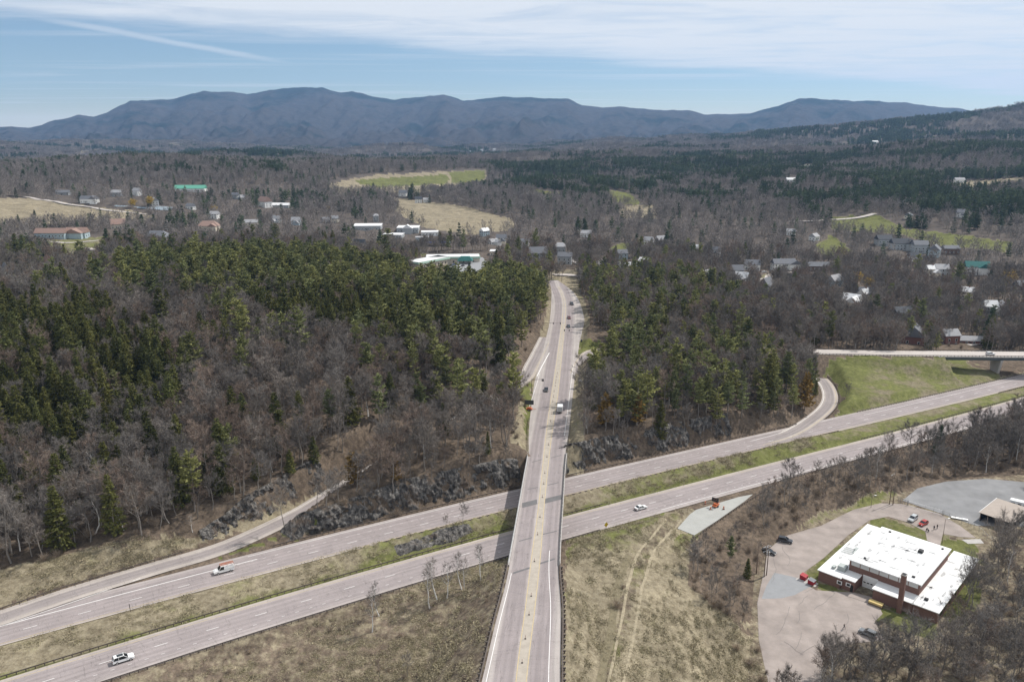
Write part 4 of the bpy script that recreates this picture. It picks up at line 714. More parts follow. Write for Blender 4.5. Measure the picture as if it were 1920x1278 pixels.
    for k in ('bare', 'pine', 'hemlock', 'birch'):
        i = np.where(kind == k)[0]; i = i[np.argsort(-size[i])]; top, rest = i[:300], i[300:]
        for j in top: plant(k, x[j], y[j], z[j], h[j], *lab(j, k), widen=rng.uniform(0.9, 1.15))
        if len(rest): scatter({'bare': 'bare_woods', 'pine': 'pine_woods', 'hemlock': 'hemlock_woods', 'birch': 'birch_woods'}[k], 'dense mass of %s filling the woods behind the nearest trees' % {'bare': 'bare grey trees', 'pine': 'green pines', 'hemlock': 'dark hemlocks', 'birch': 'pale trunked birches'}[k], 'woods', np.column_stack([x, y, z - .15])[rest], rng.random(len(rest)) * 6.28, h[rest] / PRO[k][0][3], [q[2] for q in PRO[k]])
        print(k, len(i))
def shrubs():
    n = 26000; x = rng.uniform(-420, 420, n); y = rng.uniform(120, 520, n); m = np.abs(np.arctan2(x, y)) < math.radians(38); x, y = x[m], y[m]; z = height(x, y); px, py, Z = pix(x, y, z); n = len(x); d = np.zeros(n)
    yn = np.polyval(CN, np.clip(x, -190, 320)); yf = np.polyval(CF, np.clip(x, -190, 320)); on = (y - yn) * .86; of = (y - yf) * .86; clu = fbm(x / 14, y / 14, 3)
    d[(on < -11) & (x < 8)] = 0.12; d[(on < -11) & (x < 8) & (clu > 0.56)] = 0.5; d[(on < -12) & (x > 60)] = 0.45; d[(of > 9.5) & (of < 40)] = 0.45; d[(of > 10.5) & (of < 15)] = 0.22; d[of >= 40] = 0.12
    for pol, v in ((EMB, 0.0), (BANK, 0.02), (YARD, 0.0), (GREENBANK, 0.0), ([(1060, 1120), (1180, 1080), (1190, 1180), (1090, 1160)], 0.05), ([(1290, 1090), (1400, 1175), (1470, 1290), (1420, 1290), (1330, 1150)], 0.7), ([(1300, 985), (1420, 1000), (1400, 1100), (1300, 1090)], 0.5)): d[inpoly(px, py, pol)] = v
    d[(on > -11) & (of < 9.5)] = 0; d[polydist(x, y, [q[:2] for q in PULL]) < 3.5] = 0
    for pl, mm in ((RTC, 0), (LRAMP, 6), (RRAMP, 6), (OVER, 8)):
        D, I = near_line(x, y, pl); d[D < (mm if mm else RTW[np.minimum(I, len(RTW) - 1)] / 2 + 2.5)] = 0
    k = (rng.random(n) < d); x, y, z, px, py, Z = (a[k] for a in (x, y, z, px, py, Z)); h = rng.uniform(1.0, 3.4, len(x)); h[(x < 8) & (y < np.polyval(CN, np.clip(x, -190, 320)))] *= 0.55
    size = h * F / Z * ((px > 0) & (px < 1920) & (py < 1278)); i = np.argsort(-size); top, rest = i[:300], i[300:]
    for j in top:
        s = ('low' if h[j] < 1.6 else 'tall') + ' brown leafless shrub ' + ('in the brush between the near carriageway and the bridge road' if x[j] < 10 else 'at the edge of the grassy embankment' if px[j] < 1440 else 'in the thicket around the brick building yard')
        plant('shrub', x[j], y[j], z[j], h[j], s, s.replace('shrub', 'shrubs', 1), widen=1.2)
    scatter('brush', 'low brown brush filling the wood edges and slopes', 'brush', np.column_stack([x, y, z - .1])[rest], rng.random(len(rest)) * 6.28, h[rest] / 2.6, [q[2] for q in PRO['shrub']]); print('shrub', len(i))
def tufts():
    n = 75000; x = rng.uniform(-150, 130, n); y = rng.uniform(110, 330, n); z = height(x, y); px, py, Z = pix(x, y, z); yn = np.polyval(CN, x); yf = np.polyval(CF, x); on = (y - yn) * .86; of = (y - yf) * .86; d = np.zeros(n); cl = fbm(x / 9, y / 9, 3)
    d[(on < -9.5) & (x < 8)] = .9; d[(on > 7.5) & (of < -6.5)] = .5; d[inpoly(px, py, EMB)] = .7; tx = np.interp(py, [970, 1010, 1060, 1120, 1200, 1278], [1270, 1228, 1200, 1180, 1165, 1140]); d[inpoly(px, py, EMB) & (np.abs(px - tx - 3) < 30)] = .35; d[inpoly(px, py, BANK)] = .8
    for pl, mm in ((RTC, 0), (LRAMP, 5)):
        D, I = near_line(x, y, pl); d[D < (mm if mm else RTW[np.minimum(I, len(RTW) - 1)] / 2 + 1.5)] = 0
    d[polydist(x, y, [q[:2] for q in PULL]) < 1] = 0
    k = rng.random(n) < d * np.clip((cl - .3) * 2.2, 0, 1); x, y, z = x[k], y[k], z[k]; scatter('dry_grass_tufts', 'dry grass tufts and weeds on the road slopes', 'grass', np.column_stack([x, y, z - .05]), rng.random(len(x)) * 6.28, rng.uniform(.5, 1.3, len(x)), [q[2] for q in PRO['tuft']]); print('tufts', len(x))
def far_forest():
    n = 62000; th = rng.uniform(math.radians(-39), math.radians(39), n); r = np.sqrt(rng.uniform(800 ** 2, 2300 ** 2, n)); x, y = r * np.sin(th), r * np.cos(th); z = height(x, y); ok, px, py, Z, r = masks(x, y, z)
    cl = fbm(x / 120, y / 120, 4); fine = fbm(x / 35 + 5, y / 35, 2); cf = np.full(n, 0.16)
    for pol, v in (([(880, 300), (1300, 280), (1300, 372), (1130, 380), (960, 352)], 0.64), ([(1230, 250), (1960, 220), (1960, 440), (1640, 430), (1480, 405), (1300, 400)], 0.54), ([(-100, 280), (640, 285), (640, 345), (-100, 335)], 0.30), ([(300, 365), (560, 345), (560, 400), (300, 395)], 0.35)): cf[inpoly(px, py, pol)] = v
    con = (cl * 0.58 + fine * 0.42) > (1 - cf) * 0.5 + 0.25; con ^= rng.random(n) < 0.06
    mid = (r < 1150) & (px > 300); dn = np.where(mid, 0.50, 0.92); dn[inpoly(px, py, [(600, 400), (1000, 400), (1100, 470), (700, 470)])] = 0.22; dn[inpoly(px, py, [(60, 345), (560, 345), (560, 440), (60, 420)])] = 0.40
    ok &= rng.random(n) < dn; pine = con & (fbm(x / 60, y / 60 + 40, 2) > 0.52)
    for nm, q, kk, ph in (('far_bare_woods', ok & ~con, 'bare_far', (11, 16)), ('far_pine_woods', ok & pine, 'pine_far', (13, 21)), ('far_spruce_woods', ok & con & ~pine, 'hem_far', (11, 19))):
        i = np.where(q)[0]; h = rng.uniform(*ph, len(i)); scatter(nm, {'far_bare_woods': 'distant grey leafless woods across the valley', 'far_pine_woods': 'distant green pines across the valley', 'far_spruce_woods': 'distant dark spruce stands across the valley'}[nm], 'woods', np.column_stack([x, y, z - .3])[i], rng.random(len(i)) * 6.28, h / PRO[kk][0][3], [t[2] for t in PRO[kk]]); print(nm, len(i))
    n = 34000; th = rng.uniform(math.radians(-39), math.radians(39), n); r = np.sqrt(rng.uniform(2250 ** 2, 6600 ** 2, n)); x, y = r * np.sin(th), r * np.cos(th); z = height(x, y); px, py, Z = pix(x, y, z); ok = np.ones(n, bool)
    for pol in FIELDS: ok &= ~inpoly(px, py, pol)
    con = fbm(x / 300, y / 300, 4) > np.where(px > 1150, 0.50, 0.535)
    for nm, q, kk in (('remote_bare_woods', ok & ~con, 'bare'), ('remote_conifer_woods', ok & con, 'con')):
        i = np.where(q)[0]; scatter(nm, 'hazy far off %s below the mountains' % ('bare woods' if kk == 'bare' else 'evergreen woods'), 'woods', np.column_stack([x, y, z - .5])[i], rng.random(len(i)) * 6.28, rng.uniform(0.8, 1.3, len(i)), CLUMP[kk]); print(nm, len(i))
# ------------------------------------------------------------------ rock cuts
def crag(s, z, seed):
    """broken rock relief in metres: tilted slabs, blocks and small chips"""
    u = s + 0.45 * z; r = 0
    for k, (a, b, amp) in enumerate(((3.4, 5.0, 1.5), (1.5, 2.4, 0.9), (0.7, 1.0, 0.5))):
        uu = u / a + 0.6 * (fbm(s / 5 + k * 7 + seed, z / 4, 2) - 0.5) * 4 / a; c = np.floor(uu).astype(int); e = np.floor(z / b + _val[(c * 7 + seed) & 4095] * 3).astype(int)
        r = r + 1.25 * amp * (_val[_perm[(_perm[(c + seed) & 4095] + e) & 4095]] - 0.5) + amp * 0.5 * (uu - c - 0.5) * (_val[(c * 3 + e) & 4095] - 0.3)
    return r + (fbm(s / 9 + seed, z / 9, 3) - 0.5) * 4.5
def rock_wall(name, base, top, label, rows=26, seed=0):
    """craggy face between a base line and a top line (both resampled to the same number of points)"""
    n = len(base); V = []
    s = np.concatenate([[0], np.cumsum(np.linalg.norm(np.diff(base[:, :2], axis=0), axis=1))]); nn = normals(base); hgt = np.maximum(top[:, 2] - base[:, 2], .5); var = 0.72 + 0.55 * fbm(s / 11 + seed, s * 0, 3)
    for k in range(rows + 1):
        t = k / rows; q = base + (top - base) * np.array([t ** 1.4, t ** 1.4, 0]); q[:, 2] = base[:, 2] + hgt * t * np.minimum(1.0, var + 0.25 * t); a = crag(s, q[:, 2] + 20, seed); w = min(1, .35 + t * 1.6) * (1 if k < rows else .4)
        q[:, :2] += -nn * (a * w * np.clip(hgt / 5, .3, 1))[:, None]; q[:, 2] += (fbm(s / 1.3 + 31, np.full(n, k * 0.9), 3) - 0.5) * .9 * (k > 0); V.append(q)
    back = top + np.column_stack([nn * 3.5, np.full(n, -1.5)]); V.append(back); V = np.stack(V, 0).reshape(-1, 3); m = rows + 2
    i = (np.arange(m - 1)[:, None] * n + np.arange(n - 1)).ravel()
    return link(name, mesh(name, V, np.stack([i, i + 1, i + n + 1, i + n], 1), M['rock']), label=label, cat='rock', kind='structure')
def cut(pl, off0, off1, sel, name, label, seed, extra=0.3):
    b = offset(pl, off0)[sel]; t = offset(pl, off1)[sel]; f = np.linspace(0, 1, len(b) * 5); i = np.linspace(0, 1, len(b)); b = np.stack([np.interp(f, i, b[:, k]) for k in range(3)], 1); t = np.stack([np.interp(f, i, t[:, k]) for k in range(3)], 1)
    b[:, 2] = height(b[:, 0], b[:, 1]) - 0.6; zt = height(t[:, 0], t[:, 1]); e = np.minimum(1, np.minimum(f, 1 - f) * 9 + 0.05); t[:, 2] = np.maximum(zt + extra * e, b[:, 2] + 0.9 + 0.4 * e); return rock_wall(name, b, t, label, seed=seed)
X = FAR[:, 0]
cut(FAR, 11.2, 15.2, (X > -62) & (X < 9), 'rock_face', 'dark rock cut along the far carriageway left of the bridge', 3, 0.8)
cut(FAR, 11.4, 15.4, (X > 20) & (X < 100), 'rock_face', 'dark rock cut along the far carriageway right of the bridge', 9, 0.6)
sl = np.concatenate([[0], np.cumsum(np.linalg.norm(np.diff(LRAMP[:, :2], axis=0), axis=1))]); lp = pix(LRAMP[:, 0], LRAMP[:, 1], LRAMP[:, 2])[0]
cut(LRAMP, 5.6, 9.4, (lp > 395) & (lp < 640) & (LRAMP[:, 1] < 330), 'rock_face', 'rock cut beside the left ramp', 17, 1.0)
def mound(p0, p1, wid, hgt, label, seed):
    n, m = 110, 30; a = np.array(p0); b = np.array(p1); d = b - a; d[2] = 0; L = np.linalg.norm(d[:2]); nn = np.array([-d[1], d[0]]) / L; V = []
    T, U = np.meshgrid(np.linspace(0, 1, n), np.linspace(-1, 1, m), indexing='ij'); T = T.ravel(); U = U.ravel(); wob = wid / 2 * (0.6 + 0.8 * fbm(T * L / 4 + seed, U * 0, 3)); x = a[0] + d[0] * T + nn[0] * U * wob; y = a[1] + d[1] * T + nn[1] * U * wob
    prof = np.clip(1 - np.abs(U) ** 2.4, 0, 1) ** .7 * np.clip(1 - np.abs(2 * T - 1) ** 3, 0, 1) ** .7; V = np.column_stack([x, y, height(x, y) - .35 + prof * np.maximum(.1, hgt * (.1 + 1.3 * fbm(x / 5 + seed, y / 5, 3)) + 0.55 * crag(T * L, U * 3, seed))])
    i = (np.arange(n - 1)[:, None] * m + np.arange(m - 1)).ravel(); return link('rock_outcrop', mesh('rock_outcrop', V, np.stack([i, i + 1, i + m + 1, i + m], 1), M['rock']), label=label, cat='rock')
mound(HP(740, 1040), HP(886, 997), 4.2, 2.5, 'low dark rock outcrop in the median left of the bridge', 4)
mound(HP(528, 1011), HP(592, 993), 3.4, 1.9, 'rock nose in the wedge between ramp and far carriageway', 8)
M['rut'] = mat('worn_straw_track', (0.285, 0.243, 0.168), .95, var=.36, scale=1.2, detail=9); M['weeds'] = mat('dead_weed_strip', (0.165, 0.140, 0.088), .95, var=.3, scale=1.0, detail=9)
def track(pts, w, m, name, label, lift):
    pl = dense([ground(*p) for p in pts], 1.2); d = fbm(np.arange(len(pl)) / 4.0, np.zeros(len(pl)), 3); pl[:, 2] = height(pl[:, 0], pl[:, 1]); V, f, U = strip(pl, w / 2 * (.5 + d), -w / 2 * (.5 + d[::-1]), 0, 4); V[:, 2] = height(V[:, 0], V[:, 1]) + lift; link(name, mesh(name, V, f, M[m], smooth_=True, uvs=U), kind='structure', label=label, cat='track')
TK = ((1262, 982), (1240, 1003), (1212, 1040), (1196, 1080), (1186, 1120), (1176, 1180), (1164, 1240), (1150, 1300))
track([(a - 13, b) for a, b in TK], .75, 'rut', 'wheel_track', 'pale wheel track up the grassy embankment, left one', .07); track([(a + 15, b) for a, b in TK], .75, 'rut', 'wheel_track', 'pale wheel track up the grassy embankment, right one', .07); track([(a - 32, b + 10) for a, b in TK[2:]], 2.2, 'weeds', 'weed_strip', 'dark strip of dead weeds beside the wheel tracks', .10)
# ------------------------------------------------------------------ guardrails
_post = B().box(-.08, .08, -.08, .08, -0.6, .70).me('guardrail_post', M['steel'])
_bigpost = B().box(-.16, .16, -.14, .14, -1.0, .68).box(-.34, -.162, -.1, .1, .36, .66).box(.162, .36, -.1, .1, .30, .64).me('guardrail_post', M['steel'])
def guardrail(pl, label, posts=False, step=1.9, name='guardrail', m='steel', hh=0.72, out=0.0):
    pl = np.asarray(pl, float); e = empty(name, pl[0], 0, label, 'guardrail', 'guardrails along the roads'); L = pl - pl[0]; nn = normals(pl); n = len(pl); V = []
    th = .09 if out else .0
    for d, z in ((0.03 + th, hh), (0.09 + th, hh - .07), (0.03 + th, hh - .155), (0.09 + th, hh - .24), (0.03 + th, hh - .31), (-0.03 - th, hh - .31), (-0.03 - th, hh)):
        q = L.copy(); q[:, :2] += nn * d; q[:, 2] += z; V.append(q)
    k = len(V); V = np.stack(V, 1).reshape(-1, 3); i = (np.arange(n - 1)[:, None] * k + np.arange(k)).ravel(); j = (np.arange(n - 1)[:, None] * k + (np.arange(k) + 1) % k).ravel()
    link('rail', mesh('rail', V, np.stack([i, j, j + k, i + k], 1), M[m]), e)
    s = np.concatenate([[0], np.cumsum(np.linalg.norm(np.diff(L, axis=0), axis=1))]); st = np.arange(0.3, s[-1], step); pp = np.stack([np.interp(st, s, L[:, c]) for c in range(3)], 1)
    if posts:
        pn = np.stack([np.interp(st, s, nn[:, c]) for c in range(2)], 1) * out
        for q, w in zip(pp, pn): link('post', _post if not out else _bigpost, e, (q[0] + w[0], q[1] + w[1], q[2]), 0.0 if out > 0 else math.pi)
    else:
        b = B()
        for q in pp: b.box(q[0] - .08, q[0] + .08, q[1] - .09, q[1] + .09, q[2] - .6, q[2] + hh - .02)
        o = link('posts', b.me('posts', M[m]), e); o['kind'] = 'stuff'
    return e
XN = NEAR[:, 0]
guardrail(offset(NEAR, 6.5)[XN < 36], 'dark guardrail on the median side of the near carriageway left of and under the bridge')
guardrail(offset(NEAR, -8.1)[XN < 25], 'dark guardrail along the outer side of the near carriageway left of the bridge', step=1.9)
g1 = dense([HP(*q) for q in ((1297, 1014), (1318, 998), (1345, 979), (1372, 960), (1400, 942), (1425, 927))] + list(offset(NEAR, -8.3)[(XN > 97)][::12]))
guardrail(g1, 'curving guardrail behind the pale pull off and on along the near carriageway')
guardrail(offset(NEAR, 6.2)[XN > 150], 'guardrail on the median side of the near carriageway at far right')
guardrail(offset(FAR, 9.0)[(X > -68) & (X < 132)], 'guardrail at the foot of the rock cuts along the far carriageway')
guardrail(offset(FAR, -5.5)[(X > -45) & (X < 141)], 'guardrail on the median side of the far carriageway beside the bridge')
guardrail(offset(FAR, -5.5)[X > 245], 'short guardrail on the median side of the far carriageway at the right edge')
guardrail(offset(FAR, 7.9)[X > 165], 'guardrail below the green bank along the far carriageway')
guardrail(offset(LRAMP, 4.0)[(lp < 362) & (LRAMP[:, 1] < 260)], 'guardrail on the outer side of the left ramp above the grass bank')
rp = pix(RRAMP[:, 0], RRAMP[:, 1], RRAMP[:, 2]); kr = (rp[0] > 1505) & (rp[1] < 782); guardrail(offset(RRAMP, 4.4)[kr], 'guardrail round the outside of the curving right ramp')
guardrail((RTL - [0.45, 0, 0])[ys <= BR0], 'dark guardrail on the left edge of the bridge road in the foreground', True, out=0.42)
guardrail((RTR + [0.45, 0, 0])[ys <= BR0], 'dark guardrail with many posts on the right edge of the bridge road in the foreground', True, 2.0, out=-0.42)
guardrail((RTL - [0.45, 0, 0])[(ys >= BR1) & (ys < 312)], 'short guardrail on the left of the bridge road beyond the bridge')
guardrail((RTR + [0.45, 0, 0])[(ys >= BR1) & (ys < 312)], 'short guardrail on the right of the bridge road beyond the bridge')
guardrail(offset(OVER, -5.6)[OVER[:, 0] > 150], 'railing on the near side of the distant overpass'); guardrail(offset(OVER, 5.6)[OVER[:, 0] > 150], 'railing on the far side of the distant overpass')
# ------------------------------------------------------------------ the bridge
def bridge():
    k = (ys >= BR0) & (ys <= BR1); Lk, Rk = RTL[k], RTR[k]; o = np.array([Lk[0][0], BR0, 0.0]); e = empty('highway_bridge', o, 0, 'long concrete deck bridge carrying the state road over both carriageways', 'bridge')
    def slab(nm, a, b, z0, z1, m, n=None):
        q = np.stack([np.column_stack([a[:, :2], np.full(len(a), z)]) for z in (z0, z1)] + [np.column_stack([b[:, :2], np.full(len(b), z)]) for z in (z1, z0)], 1) - o; c = len(a); V = q.reshape(-1, 3); i = (np.arange(c - 1)[:, None] * 4 + np.arange(4)).ravel(); j = (np.arange(c - 1)[:, None] * 4 + (np.arange(4) + 1) % 4).ravel()
        me = mesh(nm, V, [np.stack([i, j, j + 4, i + 4], 1), np.array([[0, 1, 2, 3], [c * 4 - 1, c * 4 - 2, c * 4 - 3, c * 4 - 4]])], M[m]); return link(nm, me, e)
    slab('deck', Lk - [0.6, 0, 0], Rk + [0.6, 0, 0], ZB - 0.45, ZB - 0.03, 'concrete'); slab('curb', Lk - [0.6, 0, 0], Lk - [0.1, 0, 0], ZB - 0.028, ZB + 0.22, 'concrete'); slab('curb', Rk + [0.1, 0, 0], Rk + [0.6, 0, 0], ZB - 0.028, ZB + 0.22, 'concrete')
    for f in np.linspace(0.06, 0.94, 6): c = Lk + (Rk - Lk) * f; slab('girder', c - [.2, 0, 0], c + [.2, 0, 0], ZB - 1.95, ZB - 0.455, 'girder')
    for sd, ln, lab in ((-1, Lk - [0.35, 0, 0], 'left'), (1, Rk + [0.35, 0, 0], 'right')):
        par = empty('parapet', (0, 0, 0)); par.parent = e
        for z in (0.52, 0.85):
            q = ln - o; V = []; 
            for dx, dz in ((-.06, -.07), (.06, -.07), (.06, .07), (-.06, .07)): V.append(q + [dx, 0, z + dz])
            V = np.stack(V, 1).reshape(-1, 3); c = len(q); i = (np.arange(c - 1)[:, None] * 4 + np.arange(4)).ravel(); j = (np.arange(c - 1)[:, None] * 4 + (np.arange(4) + 1) % 4).ravel(); link('rail', mesh('rail', V, np.stack([i, j, j + 4, i + 4], 1), M['galv'] if sd < 0 else M['steel']), par)
        pm = B().box(-.08, .08, -.1, .1, .2, .95).me('rail_post', M['galv'])
        for yv in np.arange(BR0 + 1, BR1, 2.4): link('post', pm, par, (np.interp(yv, ln[:, 1], ln[:, 0]) - o[0], yv - BR0, ZB))
    for yv in (BR0, BR1):
        x0, x1 = np.interp(yv, Lk[:, 1], Lk[:, 0]) - .8, np.interp(yv, Rk[:, 1], Rk[:, 0]) + .8; s = 1 if yv == BR0 else -1
        b = B().box(x0 - o[0], x1 - o[0], yv - BR0 - .9 * (s > 0), yv - BR0 + .9 * (s < 0), -1, ZB - 2.0); b.box(x0 - o[0], x1 - o[0], yv - BR0 - .9 * (s > 0) + (.4 if s < 0 else 0), yv - BR0 + .9 * (s < 0) - (.4 if s > 0 else 0), ZB - 2.0, ZB - .47); link('abutment', b.me('abutment', M['concrete']), e)
    ym = (np.polyval(CN, 8) + np.polyval(CF, 8)) / 2 + .3; x0, x1 = np.interp(ym, Lk[:, 1], Lk[:, 0]), np.interp(ym, Rk[:, 1], Rk[:, 0]); pr = empty('pier', (0, 0, 0)); pr.parent = e
    cap = B(); cap.box(x0 - o[0] + .3, x1 - o[0] - .3, ym - BR0 - .6, ym - BR0 + .6, ZB - 3.0, ZB - 1.96); link('pier_cap', cap.me('pier_cap', M['concrete']), pr)
    for f in (0.12, 0.5, 0.88): xx = x0 + (x1 - x0) * f - o[0]; link('column', B().tube((xx, ym - BR0, -1.2), (xx, ym - BR0, ZB - 3.0), .5, n=12).me('column', M['concrete'], True), pr)
bridge()
def overpass():
    k = OVER[:, 0] > 232; q = OVER[k]; o = q[0].copy(); o[2] = 0; e = empty('overpass_bridge', o, 0, 'distant overpass with dark girders and a pale pier at the right edge', 'bridge')
    def sl(nm, d0, d1, z0, z1, m):
        a, b = offset(q, d0) - o, offset(q, d1) - o; V = np.stack([a + [0, 0, z0], a + [0, 0, z1], b + [0, 0, z1], b + [0, 0, z0]], 1).reshape(-1, 3); c = len(q); i = (np.arange(c - 1)[:, None] * 4 + np.arange(4)).ravel(); j = (np.arange(c - 1)[:, None] * 4 + (np.arange(4) + 1) % 4).ravel(); link(nm, mesh(nm, V, [np.stack([i, j, j + 4, i + 4], 1), np.array([[0, 1, 2, 3]])], M[m]), e)
    sl('deck', -5.8, 5.8, -.55, -.03, 'concrete')
    for d in (-4.6, -1.6, 1.6, 4.6): sl('girder', d - .2, d + .2, -2.3, -.552, 'girder')
    for px_ in (1870, 2060):
        c = P(px_, 664, 4.5) - o; gz = hz(c[0] + o[0], c[1] + o[1]); b = B().box(c[0] - .7, c[0] + .7, c[1] - 5.2, c[1] + 5.2, 4.5 - 3.3, 4.5 - 2.31); b.prism([(-3.2, gz - 1), (3.2, gz - 1), (5.0, 1.19), (-5.0, 1.19)], 0, 1, 'x')
        b.v = [(v[0] if i < 8 else c[0] - .6 + 1.2 * v[0], v[1] if i < 8 else c[1] + v[1], v[2]) for i, v in enumerate(b.v)]; link('pier', b.me('pier', M['concrete']), e)
    c = q[0] - o; link('abutment', B().box(c[0] - 1.6, c[0] - .02, c[1] - 6, c[1] + 6, -4, 4.4).me('abutment', M['concrete']), e)
overpass()
# ------------------------------------------------------------------ vehicles
for nm, c, r in (('white', (0.78, 0.78, 0.77), .35), ('silver', (0.45, 0.47, 0.48), .3), ('black', (0.02, 0.021, 0.023), .25), ('dark', (0.045, 0.05, 0.06), .3), ('red', (0.36, 0.035, 0.025), .3), ('blue', (0.05, 0.09, 0.2), .3), ('maroon', (0.16, 0.03, 0.03), .3), ('grey', (0.16, 0.17, 0.18), .3)): M['car_' + nm] = mat('car_paint_' + nm, c, r, 0.1, 0.6)
M['glass'] = mat('dark_glass', (0.012, 0.015, 0.018), 0.08, 0, 0.8); M['tyre'] = mat('tyre_rubber', (0.018, 0.018, 0.018), 0.9); M['rim'] = mat('alloy_rim', (0.5, 0.5, 0.5), 0.35, 0.8); M['lampw'] = mat('headlight_lens', (0.75, 0.75, 0.72), 0.15); M['lampr'] = mat('tail_lens', (0.35, 0.02, 0.02), 0.25); M['orange'] = mat('safety_orange', (0.46, 0.125, 0.045), 0.6, var=.1, scale=2); M['blackp'] = mat('black_plastic', (0.02, 0.02, 0.02), 0.5)
PROF = {'sedan': dict(L=4.75, W=1.82, H=1.45, body=[(-2.37, .38), (-2.37, .78), (-2.25, .93), (-1.45, .98), (1.0, .95), (2.0, .80), (2.33, .66), (2.37, .38)], cab=[(-1.75, .96), (-1.0, 1.42), (0.15, 1.44), (1.05, .95)]),
        'suv': dict(L=4.75, W=1.92, H=1.75, body=[(-2.37, .42), (-2.37, .85), (-2.32, 1.08), (-1.5, 1.1), (1.05, 1.06), (2.1, .97), (2.34, .78), (2.37, .42)], cab=[(-2.25, 1.08), (-1.95, 1.68), (0.1, 1.74), (1.05, 1.06)]),
        'van': dict(L=5.6, W=2.0, H=2.1, body=[(-2.8, .45), (-2.8, 1.0), (-2.78, 1.2), (-1.5, 1.2), (1.3, 1.18), (2.3, 1.1), (2.76, .85), (2.8, .45)], cab=[(-2.76, 1.19), (-2.6, 2.05), (0.75, 2.08), (1.45, 1.18)]),
        'hatch': dict(L=4.2, W=1.78, H=1.52, body=[(-2.1, .38), (-2.1, .8), (-2.05, .98), (-1.3, 1.0), (.95, .97), (1.75, .85), (2.06, .68), (2.1, .38)], cab=[(-2.0, .98), (-1.6, 1.46), (.05, 1.5), (.95, .97)])}
def loft(prof, halfw, taper):
    """closed hull from a side profile: sides lean in towards the top"""
    b = B(); n = len(prof); zs = [z for _, z in prof]; z0, z1 = min(zs), max(zs); V = []
    for s in (-1, 1):
        for x, z in prof: V.append((x, s * (halfw - taper * (z - z0) / (z1 - z0 + 1e-6)), z))
    return b.add(V, [tuple(range(n)), tuple(range(2 * n - 1, n - 1, -1))] + [(k, n + k, n + (k + 1) % n, (k + 1) % n) for k in range(n)])
_tyre = B().tube((0, -.11, 0), (0, .11, 0), .34, n=14).me('tyre', M['tyre'], False); _rim = B().tube((0, -.125, 0), (0, .125, 0), .21, n=10).me('rim', M['rim'])
CARMESH = {}
def car_mesh(kind, paint):
    if (kind, paint) in CARMESH: return CARMESH[(kind, paint)]
    p = PROF[kind]; hw = p['W'] / 2; pm = M['car_' + paint]; me = loft(p['body'], hw, .10).me('body', pm); cb = p['cab']; 
    bm = bmesh.new(); bm.from_mesh(me); bmesh.ops.bevel(bm, geom=bm.edges[:], offset=.05, segments=2, affect='EDGES'); bm.to_mesh(me); bm.free()
    win = loft(cb, hw - .06, .16).me('windows', M['glass']); zt = max(z for _, z in cb); xs_ = [x for x, z in cb if z > zt - .12]; zr = [z for x, z in cb if z > zt - .12]
    roof = B(); x0, x1 = min(xs_) - .08, max(xs_) + .10; yw = hw - .20; roof.add([(x0, -yw, zr[0] - .05), (x1, -yw, zr[-1] - .05), (x1, yw, zr[-1] - .05), (x0, yw, zr[0] - .05), (x0 + .1, -yw + .1, zr[0] + .03), (x1 - .1, -yw + .1, zr[-1] + .03), (x1 - .1, yw - .1, zr[-1] + .03), (x0 + .1, yw - .1, zr[0] + .03)], [(3, 2, 1, 0), (4, 5, 6, 7), (0, 1, 5, 4), (1, 2, 6, 5), (2, 3, 7, 6), (3, 0, 4, 7)])
    for s in (-1, 1):                     # roof pillars
        yb = s * (hw - .05); yt = s * (hw - .20); zb = cb[0][1]
        for xa, za, xb, zb2 in ((cb[0][0], cb[0][1], cb[1][0], cb[1][1]), (cb[-1][0], cb[-1][1], cb[-2][0], cb[-2][1]), ((cb[1][0] + cb[2][0]) / 2 - .1, zb, (cb[1][0] + cb[2][0]) / 2 - .1, zt)): roof.bar((xa, yb, za), (xb, yt, zb2), .09, .07)
        if kind == 'van': roof.add([(cb[0][0], yb * 1.01, zb + .02), (0.0, yb * 1.01, zb + .02), (-.1, yt * 1.02, zt - .06), (cb[1][0], yt * 1.02, zt - .06)], [(0, 1, 2, 3)])
    rm = roof.me('roof', pm); hl = B().box(-.06, .06, -.17, .17, -.07, .07).me('headlight', M['lampw']); tl = B().box(-.05, .05, -.13, .13, -.12, .12).me('tail_light', M['lampr'])
    CARMESH[(kind, paint)] = (me, win, rm, hl, tl); return CARMESH[(kind, paint)]
def car(kind, paint, loc, yaw, label, name='car', cat='car', group=None, extra=None, pitch=0.0):
    p = PROF[kind]; me, win, rm, hl, tl = car_mesh(kind, paint); e = empty(name, loc, (0, pitch, yaw), label, cat, group); b = link('body', me, e); link('windows', win, e); link('roof', rm, e); L, hw = p['L'] / 2, p['W'] / 2
    for sx in (-1, 1):
        for sy in (-1, 1):
            w = link('wheel', _tyre, e, (sx * L * .61, sy * (hw - .10), .34)); link('rim', _rim, w)
    for sy in (-1, 1): link('headlight', hl, e, (L - .06, sy * (hw - .36), .70 * p['H'] / 1.6)); link('tail_light', tl, e, (-L + .03, sy * (hw - .26), .82 * p['H'] / 1.6))
    link('bumper', B().box(-L - .04, -L + .08, -hw + .15, hw - .15, .36, .52).me('bumper', M['blackp']), e); link('licence_plate', B().box(-L - .055, -L - .042, -.16, .16, .60, .70).me('licence_plate', M['lampw']), e)
    if extra: extra(e)
    return e
def on_road(pl, d, px, py, flip=False):
    q = HP(px, py); i = np.hypot(pl[:, 0] - q[0], pl[:, 1] - q[1]).argmin(); c = offset(pl, d)[i]; t = pl[min(i + 1, len(pl) - 1)] - pl[max(i - 1, 0)]; a = math.atan2(t[1], t[0]); return (c[0], c[1], c[2] + .005), a + (math.pi if flip else 0), (math.atan(G * .86) * (-1 if flip else 1))
